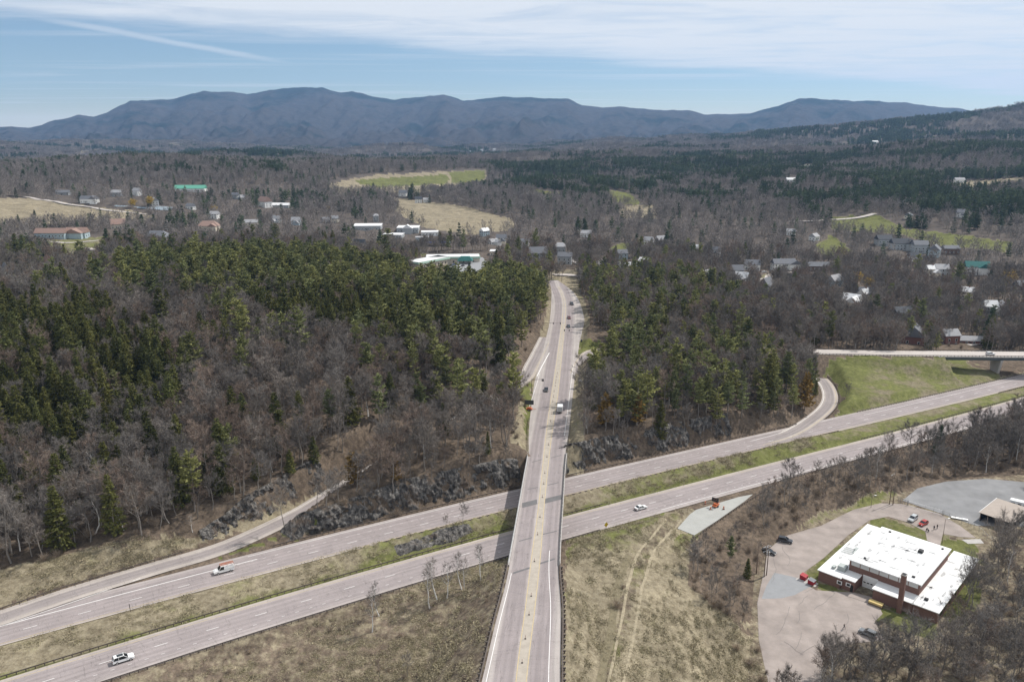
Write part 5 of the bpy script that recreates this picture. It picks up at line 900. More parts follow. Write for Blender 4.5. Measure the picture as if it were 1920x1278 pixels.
def sunroof(e): link('sunroof', B().box(-1.3, .05, -.5, .5, 1.765, 1.785).me('sunroof', M['glass']), e)
l, a, p_ = on_road(NEAR, -1.75, 241, 1238); car('suv', 'white', l, a, 'white SUV with dark sunroof driving on the near carriageway at lower left', 'suv_car', 'car', None, sunroof, p_)
def ladder_rack(e):
    r = empty('ladder_rack', (0, 0, 0)); r.parent = e; b = B()
    for x in (-2.3, -1.0, .4): b.bar((x, -.85, 2.1), (x, -.85, 2.35), .06); b.bar((x, .85, 2.1), (x, .85, 2.35), .06); b.bar((x, -.9, 2.37), (x, .9, 2.37), .06)
    link('rack_frame', b.me('rack_frame', M['galv']), r)
    for y0 in (-.65, .15):
        b = B(); b.bar((-2.8, y0, 2.45), (1.0, y0, 2.45), .07, .1); b.bar((-2.8, y0 + .45, 2.45), (1.0, y0 + .45, 2.45), .07, .1)
        for x in np.arange(-2.6, 1, .33): b.bar((x, y0, 2.45), (x, y0 + .45, 2.45), .045)
        link('ladder', b.me('ladder', M['orange']), r)
l, a, p_ = on_road(FAR, 2.0, 416, 1071, True); car('van', 'white', l, a, 'white work van with orange ladders on its roof on the far carriageway', 'work_van', 'van', None, ladder_rack, p_)
l, a, p_ = on_road(NEAR, -1.9, 1200, 955); car('sedan', 'white', l, a, 'white sedan on the near carriageway right of the bridge', 'sedan_car', 'car', None, None, p_)
car('sedan', 'black', tuple(P(1024, 732, ZB)), -math.pi / 2 - .06, 'black sedan coming down the bridge road past the gore', 'sedan_car')
car('sedan', 'dark', tuple(P(1066, 613, ZB)), -math.pi / 2 + .1, 'dark car waiting in the tree shadow on the bridge road', 'sedan_car', pitch=0); car('hatch', 'maroon', tuple(P(1067, 597, ZB)), -math.pi / 2 + .1, 'maroon car behind the dark car on the bridge road', 'hatchback_car'); car('suv', 'dark', tuple(P(1072, 571, ZB)), -math.pi / 2 + .2, 'dark SUV farthest up the bridge road in tree shadow', 'suv_car')
def box_truck():
    q = P(1050, 771, ZB); e = empty('box_truck', q, math.pi / 2 - .10, 'white box truck driving away up the right side of the bridge road', 'truck'); pm = M['car_white']
    b = loft([(1.2, .5), (1.2, 2.1), (2.0, 2.15), (2.55, 1.45), (3.3, 1.25), (3.4, .5)], .98, .12).me('cab', pm); link('cab', b, e); link('windshield', B().add([(2.08, -.8, 2.08), (2.08, .8, 2.08), (2.58, .82, 1.47), (2.58, -.82, 1.47)], [(0, 1, 2, 3)]).me('windshield', M['glass']), e)
    bx = B().box(-2.6, 1.15, -1.12, 1.12, .72, 3.0).me('cargo_box', pm); bm = bmesh.new(); bm.from_mesh(bx); bmesh.ops.bevel(bm, geom=bm.edges[:], offset=.05, segments=2, affect='EDGES'); bm.to_mesh(bx); bm.free(); c = link('cargo_box', bx, e); link('rear_door', B().box(-2.64, -2.602, -.98, .98, .82, 2.85).me('rear_door', M['car_silver']), c)
    link('frame', B().box(-2.6, 2.6, -.45, .45, .45, .71).me('frame', M['blackp']), e)
    for x in (-1.6, 2.5):
        for s in (-1, 1): w = link('wheel', _tyre, e, (x, s * .92, .36)); link('rim', _rim, w)
    for s in (-1, 1): link('tail_light', B().box(-2.66, -2.60, s * .9 - .1, s * .9 + .1, .55, .68).me('tail_light', M['lampr']), e)
box_truck()
car('suv', 'white', tuple(P(1857, 665, 4.52)), 0.02, 'white car crossing the distant overpass at right', 'suv_car')
def at2(a, b, z=ZS): a, b = P(*a, z), P(*b, z); return tuple((a + b) / 2 + [0, 0, .03]), math.atan2(b[1] - a[1], b[0] - a[0])
l, a = at2((1460, 1013), (1484, 1018)); car('suv', 'dark', l, a, 'dark SUV parked alone at the top left of the yard', 'suv_car'); l, a = at2((1430, 1033), (1452, 1040)); car('sedan', 'black', l, a, 'black sedan parked beside the twin utility poles', 'sedan_car')
l, a = at2((1719, 969), (1703, 981)); car('suv', 'silver', l, a, 'silver SUV parked behind the brick building next to the red car', 'suv_car'); l, a = at2((1739, 979), (1722, 988)); car('hatch', 'red', l, a, 'red car parked behind the brick building', 'hatchback_car')
l, a = at2((1641, 1196), (1613, 1184)); car('suv', 'grey', l, a, 'dark grey SUV parked under bare trees at the bottom of the yard', 'suv_car')
# ------------------------------------------------------------------ the yard and the brick building
def zpts(z, *q): return [P(a, b, z) for a, b in q]
poly_sheet('parking_lot', zpts(ZS, (1500, 1330), (1440, 1278), (1423, 1200), (1420, 1130), (1432, 1072), (1440, 1030), (1470, 1005), (1540, 985), (1600, 955), (1650, 943), (1690, 944), (1760, 962), (1800, 985), (1830, 1008), (1800, 1006), (1768, 1000), (1762, 1025), (1738, 1012), (1735, 996), (1700, 978), (1665, 968), (1630, 975), (1590, 1003), (1545, 1045), (1508, 1072), (1495, 1085), (1530, 1106), (1600, 1110), (1640, 1120), (1655, 1150), (1640, 1165), (1660, 1200), (1600, 1205), (1545, 1240), (1530, 1330)), M['lot'], .03, kind='structure', label='worn tan asphalt yard around the brick building', cat='parking lot')
M['seal'] = mat('tar_sealed_crack', (0.17, 0.155, 0.148), .9)
LOT = [o for o in bpy.data.objects if o.name == 'parking_lot'][0]; R6 = random.Random(9)
for k in range(12):
    c = P(1440 + 150 * R6.random(), 1040 + 190 * R6.random(), ZS); th = math.radians(R6.choice([46, -44]) + R6.uniform(-12, 12)); b = B(); q = c
    for j in range(R6.randint(3, 7)): n_ = q + np.array([math.cos(th), math.sin(th), 0]) * 2.2; b.bar((q[0], q[1], ZS + .065), (n_[0], n_[1], ZS + .065), .09, .012); q = n_; th += R6.uniform(-.4, .4)
    link('sealed_crack', b.me('sealed_crack', M['seal']), LOT)
poly_sheet('asphalt_patch', zpts(ZS, (1452, 1073), (1510, 1086), (1530, 1093), (1490, 1115), (1465, 1121), (1428, 1122), (1437, 1098)), M['lotpatch'], .04, kind='structure', label='newer grey asphalt patch in the yard', cat='pavement')
poly_sheet('gravel_yard', zpts(ZS, (1692, 938), (1720, 915), (1775, 902), (1850, 897), (1940, 905), (2040, 940), (2040, 1000), (1900, 985), (1830, 985), (1770, 964)), M['gravel'], .03, kind='structure', label='grey gravel storage yard behind the fence', cat='gravel yard')
poly_sheet('concrete_pad', zpts(ZS, (1491, 1085), (1508, 1078), (1535, 1094), (1528, 1100)), M['concrete'], .055, kind='structure', label='pale concrete pad under the red dumpsters', cat='pavement')
poly_sheet('concrete_slab', zpts(ZS, (1803, 1011), (1838, 1010), (1845, 1018), (1815, 1019)), M['concrete'], .03, kind='structure', label='pale concrete slab on the grass behind the building', cat='slab')
M['brick'] = mat('brown_brick', (0.185, 0.105, 0.083), 0.9, var=.18, scale=2.2, detail=8); M['roofw'] = mat('white_roof_membrane', (0.66, 0.66, 0.655), 0.6, var=.12, scale=.30, detail=12); M['roofedge'] = mat('white_roof_trim', (0.76, 0.76, 0.75), 0.5); M['panelw'] = mat('grey_white_panel', (0.55, 0.55, 0.53), .6); M['stain'] = mat('roof_stain', (0.40, 0.40, 0.40), .8, var=.3, scale=.8); M['acu'] = mat('grey_unit', (0.36, 0.39, 0.38), .6, .3)
def brick_building():
    A = P(1535.7, 1067, -4.4); th = math.radians(-43.7); e = empty('brick_building', (A[0], A[1], ZS), th, 'low brick building with white flat roofs and a tall brick chimney', 'building')
    zl, zh = 3.6, 7.3
    def wing(nm, x0, x1, y0, y1, z1, edge=.35, base=0.0):
        w = link(nm, B().box(x0, x1, y0, y1, base - .4 if base == 0 else base, z1 - .25).me(nm, M['brick']), e); link('roof_slab', B().box(x0 - edge, x1 + edge, y0 - edge, y1 + edge, z1 - .248, z1).me('roof_slab', M['roofedge']), w)
        link('roof_membrane', B().box(x0 - edge + .25, x1 + edge - .25, y0 - edge + .25, y1 + edge - .25, z1 + .002, z1 + .03).me('roof_membrane', M['roofw']), w); return w
    w1 = wing('west_wing', 0, 6.5, 0.0, 39.2, zl); h = wing('main_hall', 6.56, 26.4, 6.0, 33.0, zh, .45); wing('east_wing', 26.46, 33.0, 1.0, 39.9, zl); wing('front_wing', 15.7, 26.40, 0.9, 5.94, zl)
    ws = wing('office_wing', 6.56, 10.4, 0.6, 5.94, zl, .2)
    # clerestory panels under the hall roof
    for i in range(7): x = 7.1 + i * 2.72; link('clerestory_panel', B().box(x, x + 2.5, 5.93, 5.998, 5.55, 6.85).me('clerestory_panel', M['panelw']), h)
    for i in range(9): y = 6.6 + i * 2.9; link('clerestory_panel', B().box(26.402, 26.47, y, y + 2.7, 5.9, 6.85).me('clerestory_panel', M['panelw']), h)
    d = link('garage_door', B().box(10.9, 15.2, 5.86, 5.99, 0, 3.9).me('garage_door', M['roofedge']), h)
    for k in range(4): link('door_pane', B().box(11.2 + k * 1.0, 11.85 + k * 1.0, 5.83, 5.858, 1.5, 1.85).me('door_pane', M['glass']), d)
    for k in range(5): link('panel_groove', B().box(10.95, 15.15, 5.84, 5.857, .75 * k + .05, .75 * k + .08).me('panel_groove', M['panelw']), d)
    for x in (5.6, 8.0): w = link('window', B().box(x, x + 1.5, -.06 if x < 6 else .53, .02 if x < 6 else .598, 1.3, 2.5).me('window', M['roofedge']), w1 if x < 6 else ws); yy_ = -.09 if x < 6 else .50; link('pane', B().box(x + .25, x + 1.25, yy_, yy_ + .028, 1.5, 2.3).me('pane', M['glass']), w)
    for k in range(9): y = 2 + k * 4.1; w = link('window', B().box(-.06, .0, y, y + 2.4, 1.2, 2.6).me('window', M['panelw']), w1)
    for k in range(8): y = 3 + k * 4.4; link('window', B().box(33.0, 33.06, y, y + 2.6, 1.1, 2.6).me('window', M['glass']), e)
    link('door', B().box(9.4, 10.2, .50, .598, 0, 2.2).me('door', M['blackp']), ws)
    ch = empty('chimney', (23.6, -.35, 0)); ch.parent = e; link('stack', B().box(-.62, .62, -.62, .62, -.4, 11.8).me('stack', M['brick']), ch); link('cap', B().box(-.72, .72, -.72, .72, 11.8, 12.05).me('cap', M['concrete']), ch); link('flue', B().box(-.5, .5, -.5, .5, 12.052, 12.2).me('flue', M['blackp']), ch)
    for nm, x0, x1, y0, y1, z0, z1 in (('air_unit', 4.0, 6.3, 3.6, 5.8, zl + .03, zl + 1.5), ('air_unit', 2.4, 3.4, 3.2, 4.6, zl + .03, zl + .8), ('air_unit', 4.2, 5.8, 14.8, 17.0, zl + .03, zl + 1.3), ('air_unit', 3.4, 4.8, 17.8, 19.4, zl + .03, zl + 1.0), ('roof_vent', 20.0, 21.3, 24.0, 25.5, zh + .03, zh + .8), ('roof_vent', 9.0, 9.7, 31.0, 31.5, zh + .03, zh + .35), ('roof_vent', 24.6, 25.2, 31, 31.6, zh + .03, zh + .35), ('roof_vent', 9.4, 10.0, 9, 9.6, zh + .03, zh + .35), ('roof_vent', 23.4, 24.2, 8, 8.7, zh + .03, zh + .4), ('roof_vent', 28.2, 29.2, 4.6, 5.5, zl + .03, zl + .6)):
        link(nm, B().box(x0, x1, y0, y1, z0, z1).me(nm, M['acu'] if nm == 'air_unit' else M['blackp']), e)
    b = B()
    for k in range(4): b.bar((.6, 15.0 + k * 1.2, zl + .25), (4.4, 15.5 + k * 1.2, zl + .25), .14)
    link('roof_pipe', b.me('roof_pipe', M['acu']), e)
    R = random.Random(5)
    for k in range(70):
        big = k < 46; x, y = (R.uniform(7.5, 24), R.uniform(7, 31)) if big else (R.choice([R.uniform(.5, 5), R.uniform(27, 32)]), R.uniform(2, 38)); l_, w_ = R.uniform(.5, 2.6), R.uniform(.15, .6); z = (zh if big else zl) + .034
        if R.random() < .5: l_, w_ = w_, l_
        pts = [(x + math.cos(t) * l_ * R.uniform(.6, 1.1), y + math.sin(t) * w_ * R.uniform(.6, 1.1), z) for t in np.linspace(0, 6.28, 9)[:-1]]; link('roof_stain', B().add(pts, [tuple(range(8))]).me('roof_stain', M['stain']), e)
    for k in range(1, 8): link('roof_seam', B().box(7 + k * 2.4, 7.05 + k * 2.4, 6.2, 32.8, zh + .031, zh + .035).me('roof_seam', M['stain']), h)
brick_building()
M['dumpred'] = mat('red_steel', (0.30, 0.022, 0.028), .5, .1, var=.15, scale=2); M['tanroof'] = mat('tan_metal_roof', (0.335, 0.285, 0.245), .7, var=.1, scale=.6); M['darkwall'] = mat('dark_wall', (0.035, 0.038, 0.045), .8)
def dumpster(px, py, yaw, lid, label):
    q = P(px, py, ZS); e = empty('dumpster', (q[0], q[1], q[2] + .06), yaw, label, 'dumpster', 'red dumpsters on the pad'); b = B().prism([(-.85, .15), (.85, .15), (.95, 1.15), (-.75, 1.45), (-.95, 1.45)], -1.0, 1.0); link('bin', b.me('bin', M['dumpred']), e)
    for s in (-1, 1): b = B(); zz = .05; b.add([(-.92, s * .5 - .47, 1.47), (.97, s * .5 - .47, 1.18), (.97, s * .5 + .47, 1.18), (-.92, s * .5 + .47, 1.47), (-.92, s * .5 - .47, 1.52), (.97, s * .5 - .47, 1.23), (.97, s * .5 + .47, 1.23), (-.92, s * .5 + .47, 1.52)], [(3, 2, 1, 0), (4, 5, 6, 7), (0, 1, 5, 4), (1, 2, 6, 5), (2, 3, 7, 6), (3, 0, 4, 7)]); link('lid', b.me('lid', M['car_grey'] if lid else M['dumpred']), e); link('lift_pocket', B().box(-.4, .4, s * 1.02 - .06, s * 1.02 + .06, .6, .85).me('lift_pocket', M['dumpred']), e)
    for x in (-.6, .6): link('skid', B().box(x - .08, x + .08, -.95, .95, 0, .148).me('skid', M['blackp']), e)
dumpster(1507, 1085, math.radians(-44), False, 'red dumpster on the concrete pad, the left one'); dumpster(1522, 1094, math.radians(-44), True, 'red dumpster with grey lid, nearer the brick building')
def shed():
    z = 3.2; c = zpts(ZS + z, (1838.6, 960.2), (1864.6, 936), (1917.5, 955.3), (1897.8, 980)); u = c[3] - c[0]; L = np.linalg.norm(u); th = math.atan2(u[1], u[0]); D = np.linalg.norm(c[1] - c[0]); e = empty('storage_shed', (c[0][0], c[0][1], ZS), th, 'flat roofed shed with tan roof at the right edge of the gravel yard', 'shed')
    r = B(); r.add([(-.4, -.4, z - .1), (L + .4, -.4, z - .1), (L + .4, D + .4, z + .5), (-.4, D + .4, z + .5), (-.4, -.4, z + .08), (L + .4, -.4, z + .08), (L + .4, D + .4, z + .68), (-.4, D + .4, z + .68)], [(3, 2, 1, 0), (4, 5, 6, 7), (0, 1, 5, 4), (1, 2, 6, 5), (2, 3, 7, 6), (3, 0, 4, 7)]); link('roof', r.me('roof', M['tanroof']), e)
    link('wall', B().box(0, L, D - .2, D, -.3, z + .3).box(0, .2, 0, D - .21, -.3, z - .12).box(L - .2, L, 0, D - .21, -.3, z - .12).me('wall', M['darkwall']), e); link('edge_trim', B().bar((-.42, -.4, z + .1), (-.42, D + .4, z + .7), .12, .2).me('edge_trim', M['roofedge']), e)
    for k in range(5): link('post', B().box(k * L / 4 - .1 + (.1 if k == 0 else -.1 if k == 4 else 0), k * L / 4 + .1 + (.1 if k == 0 else -.1 if k == 4 else 0), -.1, .1, -.3, z - .12).me('post', M['wood']), e)
shed()
def camper():
    q = P(1912, 952, ZS); e = empty('travel_trailer', (q[0], q[1], ZS + .03), math.radians(-38), 'white roofed trailer parked behind the tan roofed shed', 'trailer'); m = loft([(-3.4, .6), (-3.4, 2.4), (-3.1, 2.75), (2.8, 2.75), (3.4, 2.2), (3.4, 1.0), (3.0, .6)], 1.2, .05).me('shell', M['roofedge']); b = link('shell', m, e)
    for s in (-1, 1):
        for x in (-2.2, -.2, 1.6): link('window', B().box(x - .5, x + .5, s * 1.19 - .02, s * 1.19 + .02, 1.4, 2.0).me('window', M['glass']), b)
        link('stripe', B().box(-3.3, 3.2, s * 1.205 - .02, s * 1.205 + .02, .75, 1.2).me('stripe', M['car_dark']), b)
        for x in (-.45, .45): w = link('wheel', _tyre, e, (x, s * .98, .34)); link('rim', _rim, w)
    link('hitch', B().bar((3.3, -.5, .55), (4.6, 0, .5), .1).bar((3.3, .5, .55), (4.6, 0, .5), .1).me('hitch', M['blackp']), e)
camper()
def utility_pole(px, py, h, label, arms=1, yaw=0.6, z=ZS, transf=False, wood='wood'):
    q = P(px, py, z); e = empty('utility_pole', q, yaw, label, 'pole', 'utility poles in the yard'); link('pole', B().tube((0, 0, -.8), (0, 0, h), .17, .11, 8).me('pole', M[wood], True), e)
    for k in range(arms):
        a = link('crossarm', B().box(-1.25, 1.25, .10, .22, h - .5 - k * 1.5, h - .36 - k * 1.5).me('crossarm', M['galv']), e)
        for x in (-1.1, -.5, .5, 1.1): link('insulator', B().tube((x, .16, h - .36 - k * 1.5), (x, .16, h - .14 - k * 1.5), .06, .04, 6).me('insulator', M['roofedge']), a)
    if transf: link('transformer', B().tube((.35, 0, h - 3.1), (.35, 0, h - 2.1), .27, n=10).me('transformer', M['galv']), e)
utility_pole(1667.6, 945, 12, 'tall utility pole with crossarm beside the yard entrance, left of the pair', 1, .75); utility_pole(1674, 946, 8.6, 'shorter pole right beside the tall utility pole', 0); utility_pole(1432.5, 1081, 10.6, 'utility pole with two crossarms by the parked black sedan', 2, .6, transf=True); utility_pole(1437, 1078, 10.0, 'second utility pole next to the one with two crossarms', 1, .6, transf=True); utility_pole(1418, 1075, 10.4, 'slanting shadowed pole at the edge of the brush left of the twin poles', 0)
def lamp_post(px, py, h, label):
    q = P(px, py, ZS); e = empty('lamp_post', q, 0, label, 'lamp post'); link('pole', B().tube((0, 0, -.5), (0, 0, h), .09, .06, 8).me('pole', M['wood'], True), e); a = link('arm', B().bar((0, 0, h - .15), (1.1, .3, h + .05), .06).me('arm', M['galv']), e); link('lamp_head', B().box(.9, 1.6, .15, .5, h, h + .16).me('lamp_head', M['roofedge']), a)
lamp_post(1633, 951, 4.6, 'short lamp post left of the tall utility pole'); lamp_post(1766, 1019, 9.0, 'thin light pole beside the brown earth behind the building')
M['fence'] = mat('white_pipe', (0.72, 0.72, 0.72), .5); M['fencegrey'] = mat('grey_pipe', (0.30, 0.30, 0.30), .5, .4)
def gate():
    a, b = P(1703, 948, ZS), P(1765.5, 966, ZS); d = b - a; L = np.linalg.norm(d); e = empty('yard_gate', a, math.atan2(d[1], d[0]), 'long white pipe gate in front of the gravel yard', 'gate')
    for z in (.25, 1.95): link('rail', B().tube((0, 0, z), (L, 0, z), .055, n=8).me('rail', M['fence']), e)
    for k in range(5): link('upright', B().tube((k * L / 4, 0, .25), (k * L / 4, 0, 1.95), .04, n=6).me('upright', M['fencegrey']), e)
    for x in (-.25, L + .25): link('post', B().tube((x, 0, -.3), (x, 0, 2.2), .08, n=8).me('post', M['fencegrey']), e)
    b = B()
    for k in range(int(L / .35)): b.bar((k * .35, 0, .3), (k * .35 + .9, 0, 1.9), .012)
    o = link('wire_mesh', b.me('wire_mesh', M['fencegrey']), e); o['kind'] = 'stuff'
gate()
def chain_fence(pts, label):
    pl = dense([P(a, b, ZS) for a, b in pts], 3.0); e = empty('chain_link_fence', pl[0], 0, label, 'fence'); L = pl - pl[0]
    pm = B().tube((0, 0, -.3), (0, 0, 2.0), .05, n=6).me('post', M['fencegrey'])
    for q in L: link('post', pm, e, q)
    b = B(); w = B()
    for p, q in zip(L[:-1], L[1:]):
        b.bar(p + [0, 0, 1.95], q + [0, 0, 1.95], .05)
        for k in range(8): t = k / 8; m = p + (q - p) * t; n2 = p + (q - p) * min(1, t + .25); w.bar(m + [0, 0, .1], n2 + [0, 0, 1.9], .012)
    link('top_rail', b.me('top_rail', M['fencegrey']), e); o = link('wire_mesh', w.me('wire_mesh', M['fencegrey']), e); o['kind'] = 'stuff'
chain_fence(((1684, 941), (1692, 944), (1701, 947)), 'short chain link fence left of the white gate'); chain_fence(((1769, 967), (1790, 976), (1815, 986), (1835, 997), (1850, 1012), (1868, 1030)), 'chain link fence curving from the white gate to the bare trees')
q = P(1799, 973, ZS); e = empty('white_board', (q[0], q[1], ZS + .04), math.radians(-25), 'white flat board lying at the edge of the gravel yard', 'board'); link('deck', B().box(-2.6, 2.6, -.6, .6, .25, .4).me('deck', M['roofedge']), e)
for x in (-2, 2): link('block', B().box(x - .2, x + .2, -.5, .5, 0, .248).me('block', M['wood']), e)
q = P(1642, 1134, ZS); e = empty('lumber_stack', (q[0], q[1], ZS + .03), math.radians(-44), 'stack of yellow lumber against the front brick wall', 'lumber'); M['lumber'] = mat('yellow_lumber', (0.55, 0.42, 0.18), .8, var=.2, scale=3)
for k in range(5): link('plank', B().box(-1.9, 1.9, -.8 + k * .33, -.5 + k * .33, .5, 1.0).me('plank', M['lumber']), e)
link('pallet', B().box(-1.9, 1.9, -.85, .9, 0, .498).me('pallet', M['wood']), e)
# ------------------------------------------------------------------ road furniture
def signal(px, py, arm, h, label, yaw, heads=(1.0, .55), z=ZB):
    q = P(px, py, z); e = empty('traffic_signal', q, yaw, label, 'traffic signal', 'traffic signals on the bridge road'); link('pole', B().tube((0, 0, -.5), (0, 0, h + .4), .15, .11, 8).me('pole', M['steel'], True), e); a = link('mast_arm', B().tube((0, 0, h), (arm, 0, h + .25), .10, .06, 8).me('mast_arm', M['steel'], True), e)
    for f in heads:
        x = arm * f; s = link('signal_head', B().box(x - .22, x + .22, -.25, -.05, h - .75, h + .45).me('signal_head', M['blackp']), a)
signal(1017, 624, 10.5, 6.0, 'traffic signal reaching over the road from the left verge', 0.0, (1.0, .6)); signal(1099, 637, -12.5, 5.8, 'traffic signal reaching from the grass island on the right', 0.0, (1.0, .78)); signal(997, 736, 5.2, 6.2, 'traffic signal standing on the verge by the left ramp', 0.0, (1.0, .9))
def message_sign():
    q = P(992, 768, ZB); e = empty('message_sign', (q[0], q[1], hz(q[0], q[1])), math.radians(-8), 'portable message sign with black board on an orange trailer beside the bridge road', 'sign trailer'); link('board', B().box(-1.95, 1.95, -.15, .15, 2.6, 4.5).me('board', M['blackp']), e); link('mast', B().bar((0, .05, .8), (0, .05, 2.6), .18).me('mast', M['steel']), e); link('trailer_bed', B().box(-1.4, 1.4, -.8, .8, .5, .85).box(-.6, .9, -.6, .6, .85, 1.35).me('trailer_bed', M['orange']), e); link('tow_bar', B().bar((1.4, 0, .6), (3.0, 0, .55), .12).me('tow_bar', M['orange']), e)
    for s in (-1, 1): w = link('wheel', _tyre, e, (0, s * .92, .34)); link('rim', _rim, w)
    for k in range(4): link('display_module', B().box(-1.85 + k * .94, -1.0 + k * .94, -.17, -.152, 2.7, 4.4).me('display_module', M['car_dark']), e)
message_sign()
def arrow_trailer():
    q = HP(1342, 949); e = empty('arrow_board_trailer', q, math.radians(52), 'orange road works trailer with raised panels parked on the pale pull off', 'trailer'); link('trailer_bed', B().box(-1.5, 1.5, -.75, .75, .5, .75).me('trailer_bed', M['orange']), e); link('battery_box', B().box(-.8, .5, -.6, .6, .752, 1.25).me('battery_box', M['orange']), e); link('tow_bar', B().bar((1.5, 0, .55), (3.2, 0, .5), .12).me('tow_bar', M['orange']), e)
    link('mast', B().bar((-.9, -.4, .75), (-.9, -.4, 3.2), .1).bar((-.9, .4, .75), (-.9, .4, 3.2), .1).me('mast', M['orange']), e); link('panel', B().add([(-1.0, -1.2, 2.2), (-1.0, 1.2, 2.2), (-.7, 1.2, 3.5), (-.7, -1.2, 3.5), (-1.08, -1.2, 2.2), (-1.08, 1.2, 2.2), (-.78, 1.2, 3.5), (-.78, -1.2, 3.5)], [(3, 2, 1, 0), (4, 5, 6, 7), (0, 1, 5, 4), (1, 2, 6, 5), (2, 3, 7, 6), (3, 0, 4, 7)]).me('panel', M['blackp']), e); link('solar_panel', B().box(.2, 1.4, -.7, .7, 1.5, 1.56).bar((.8, 0, .75), (.8, 0, 1.5), .08).me('solar_panel', M['glass']), e)
    for s in (-1, 1): w = link('wheel', _tyre, e, (0, s * .9, .34)); link('rim', _rim, w)
    for k, (dx, dy) in enumerate(((-3.2, 1.8), (2.2, -2.0), (-2.4, -2.4))):
        c = q + [dx, dy, 0]; t = empty('traffic_drum', (c[0], c[1], c[2]), 0, 'orange drum %s the road works trailer' % ('left of', 'right of', 'in front of')[k], 'traffic drum', 'orange drums on the pull off'); link('body', B().tube((0, 0, .08), (0, 0, 1.0), .28, .22, 10).me('body', M['orange']), t); link('base', B().tube((0, 0, .0), (0, 0, .078), .4, n=10).me('base', M['blackp']), t); link('band', B().tube((0, 0, .45), (0, 0, .6), .262, .255, 10, False).me('band', M['white']), t)
arrow_trailer()
M['ysign'] = mat('yellow_sign', (0.62, 0.42, 0.03), .5)
q = HP(1136, 995); e = empty('warning_sign', q, math.radians(30), 'yellow diamond warning sign beside the near carriageway right of the bridge', 'sign'); link('post', B().box(-.05, .05, -.05, .05, -.4, 3.0).me('post', M['steel']), e); link('panel', B().add([(0, -.07, 1.4), (.85, -.07, 2.3), (0, -.07, 3.2), (-.85, -.07, 2.3), (0, -.1, 1.4), (.85, -.1, 2.3), (0, -.1, 3.2), (-.85, -.1, 2.3)], [(0, 1, 2, 3), (7, 6, 5, 4), (0, 4, 5, 1), (1, 5, 6, 2), (2, 6, 7, 3), (3, 7, 4, 0)]).me('panel', M['ysign']), e)
q = HP(245, 1149); e = empty('road_sign', (q[0], q[1], hz(q[0], q[1])), math.radians(-60), 'small dark two post sign in the median at lower left', 'sign')
for x in (-.55, .55): link('post', B().box(x - .05, x + .05, -.05, .05, -.3, 2.2).me('post', M['steel']), e)
link('panel', B().box(-.9, .9, -.1, -.055, 1.5, 2.3).me('panel', M['darkwall']), e)
q = P(1088, 727, ZB); e = empty('road_sign', (q[0], q[1], hz(q[0], q[1])), .1, 'small white sign on the right verge of the bridge road', 'sign'); link('post', B().box(-.05, .05, -.05, .05, -.4, 2.2).me('post', M['steel']), e); link('panel', B().box(-.75, .75, -.1, -.055, 1.2, 2.2).me('panel', M['roofedge']), e)
q = P(1078, 641, ZB) + [2.6, 0, 0]; e = empty('signal_cabinet', (q[0] + 1, q[1], hz(q[0] + 1, q[1])), 0, 'dark signal cabinet on the grass island', 'cabinet'); link('case', B().box(-.45, .45, -.35, .35, .1, 1.6).me('case', M['car_dark']), e); link('plinth', B().box(-.55, .55, -.45, .45, -.3, .098).me('plinth', M['concrete']), e)
MP = [(1045, 698), (1044, 705), (1042.5, 711), (1042, 716), (1041, 722), (1039, 732), (1038, 742), (1036.5, 751), (1035, 762), (1034, 774), (1032, 788), (1028.5, 832), (1025.5, 855), (1021.5, 885), (1019.5, 905), (1017, 930), (1012.5, 967), (1008, 1000), (1002, 1050), (996, 1115), (992, 1150), (985, 1195), (979, 1240)]
pm = B().tube((0, 0, 0), (0, 0, .95), .05, .05, 6).me('flex_post', M['car_maroon']); bm_ = B().box(-.2, .2, -.2, .2, 0, .05).me('post_base', M['blackp'])
for k, (a, b) in enumerate(MP):
    q = P(a, b + 2, ZB); e = empty('delineator_post', (q[0], q[1], ZB + .03), 0, 'thin marker post on the sandy median of the bridge road', 'marker post', 'marker posts on the median'); link('post', pm, e, (0, 0, .045)); link('base', bm_, e)
